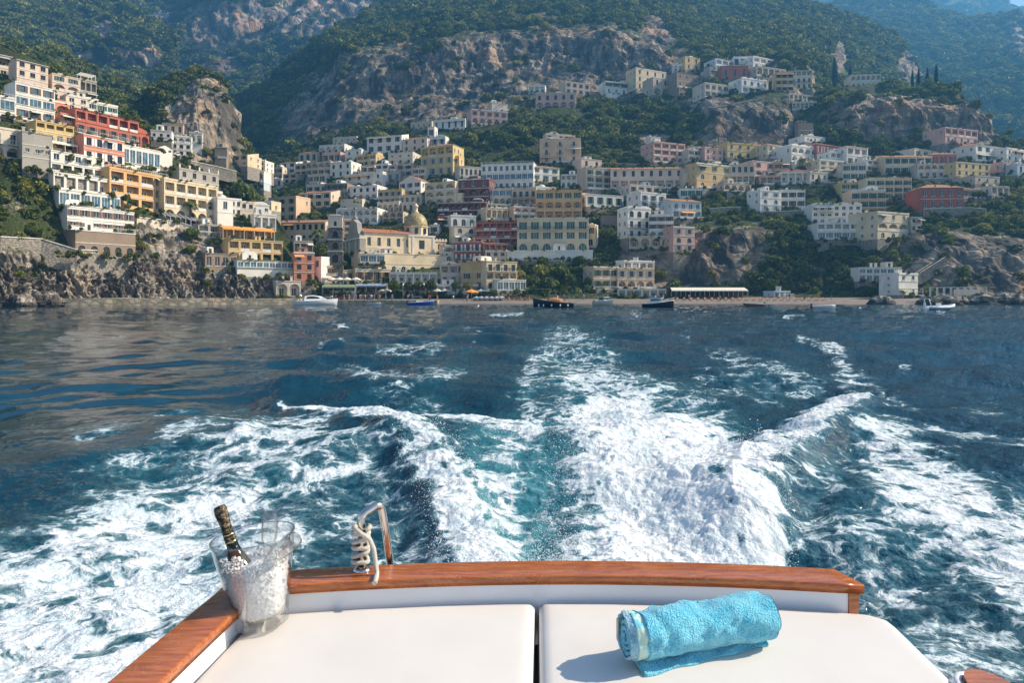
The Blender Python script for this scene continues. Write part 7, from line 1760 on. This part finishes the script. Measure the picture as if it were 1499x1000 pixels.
for k in range(6):
    px = 697 + k * 7.5; b_ = beach_pt(px, 8); t = thing('pedal_boat', ['leftmost', 'second', 'third', 'fourth', 'fifth', 'rightmost'][k] + ' white pedal boat of the row pulled up on the sand', 'pedal boat', (b_.x, b_.y, b_.z + .35), math.radians(-60), 'white pedal boats on the sand')
    h_ = hull_mesh(3.0, 1.2, .55, .5, M_HW); h_.build('hull', t); mb = MB(); mb.box(-.5, .5, -.4, .4, .42, .8, M_HW, .1); mb.build('seat', t)
for k in range(7):
    b_ = beach_pt(741 + k * 6, R.uniform(7, 11)); mb = MB()
    for j in range(5): mb.box(-.9, .9, -.3, .3, .1 + j * .16, .17 + j * .16, M_TAN)
    for q_ in (-.8, .8): mb.box(q_ - .04, q_ + .04, -.28, .28, -.05, .95, M_VARN)
    tag(mb.build('lounger_stack', None, b_, (0, 0, R.uniform(-1, 1))), ['first', 'second', 'third', 'fourth', 'fifth', 'sixth', 'last'][k] + ' brown stack of folded loungers right of the pedal boats', 'stacked loungers', 'brown stacks of folded loungers')
for k in range(8):
    b_ = beach_pt(806 + k * 6.2, 22); mb = MB(); mb.box(-.5, .5, -.5, .5, -.3, 2.0, M_HW); mb.ring([[(-.6, -.6, 2.003), (0, -.6, 2.5), (.6, -.6, 2.003)], [(-.6, .6, 2.003), (0, .6, 2.5), (.6, .6, 2.003)]], M_HW, False); mb.box(-.35, .35, -.53, -.503, 0, 1.8, M_SHL if k % 2 else M_RAILW)
    tag(mb.build('beach_hut', None, b_), ['first', 'second', 'third', 'fourth', 'fifth', 'sixth', 'seventh', 'eighth'][k] + ' white beach hut from the left of the row', 'beach hut', 'white beach huts in a row')
# green canopy and long cream awning
mb = MB(); a_ = at(728, 424, 212); b_ = at(806, 423, 212); L_ = b_.x - a_.x
mb.ring([[(L_ * i / 30, 0, .0 - .1 * (i % 2)) for i in range(31)], [(L_ * i / 30, 0, .35) for i in range(31)], [(L_ * i / 30, 4, .9) for i in range(31)]], simple('bright_vine_canopy', (.16, .26, .03), .9, var=.5, scale=2), False, False, False, False)
for i in range(8): mb.tube([(L_ * i / 7, .1, -2.6), (L_ * i / 7, .1, .2)], .06, M_RAILW, 5)
tag(mb.build('vine_canopy', None, a_), 'long bright green vine canopy over the beach bar', 'canopy')
mb = MB(); a_ = at(983, 430, 205); L_ = (1095 - 983) / F * 205; hgt = 1.5
for i in range(17):
    x = L_ * i / 16; mb.tube([(x, .1, -.9), (x, .1, 1.0)], .06, M_RAILW, 5)
mb.ring([[(L_ * i / 40, -.5, .75 - .12 * (i % 2)) for i in range(41)], [(L_ * i / 40, -.45, 1.0) for i in range(41)], [(L_ * i / 40 * .98 + .4, 3, 1.9) for i in range(41)], [(L_ * i / 40 * .98 + .4, 6, 1.8) for i in range(41)]], M_AWN, False, False, False, False)
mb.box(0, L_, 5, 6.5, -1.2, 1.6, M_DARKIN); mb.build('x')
o = COL.objects[-1] if False else bpy.data.objects['x']; o.name = 'beach_restaurant_awning'; o.location = a_; tag(o, 'long cream awning of the beach restaurant under the cliff', 'awning')
# small white car on the viaduct
A_ = at(262, 229.5, 231); t = thing('parked_car', 'white car parked at the start of the viaduct road', 'car', A_, math.radians(40))
mb = MB(); mb.ring([[(x, s_ * .8, z) for x, z in ((-1.9, .3), (1.9, .3), (2.0, .75), (1.1, .9), (.5, 1.4), (-1.2, 1.42), (-1.9, .95))] for s_ in (-1, 1)], M_HW, False); mb.build('body', t)
mb = MB(); [mb.ring([[(x, s_ * y_, z) for x, z in ((-1.4, .95), (.9, .93), (.45, 1.32), (-1.1, 1.34))] for y_ in (.79, .815)], M_PANE, False) for s_ in (-1, 1)]; mb.build('window', t)
for x in (-1.2, 1.2):
    for s_ in (-1, 1): mb = MB(); mb.ring([[(x + .32 * math.cos(a), s_ * y_, .32 + .32 * math.sin(a)) for a in np.linspace(0, 5.8, 12)] for y_ in (.62, .82)], M_PIPE, False); mb.build('wheel', t)
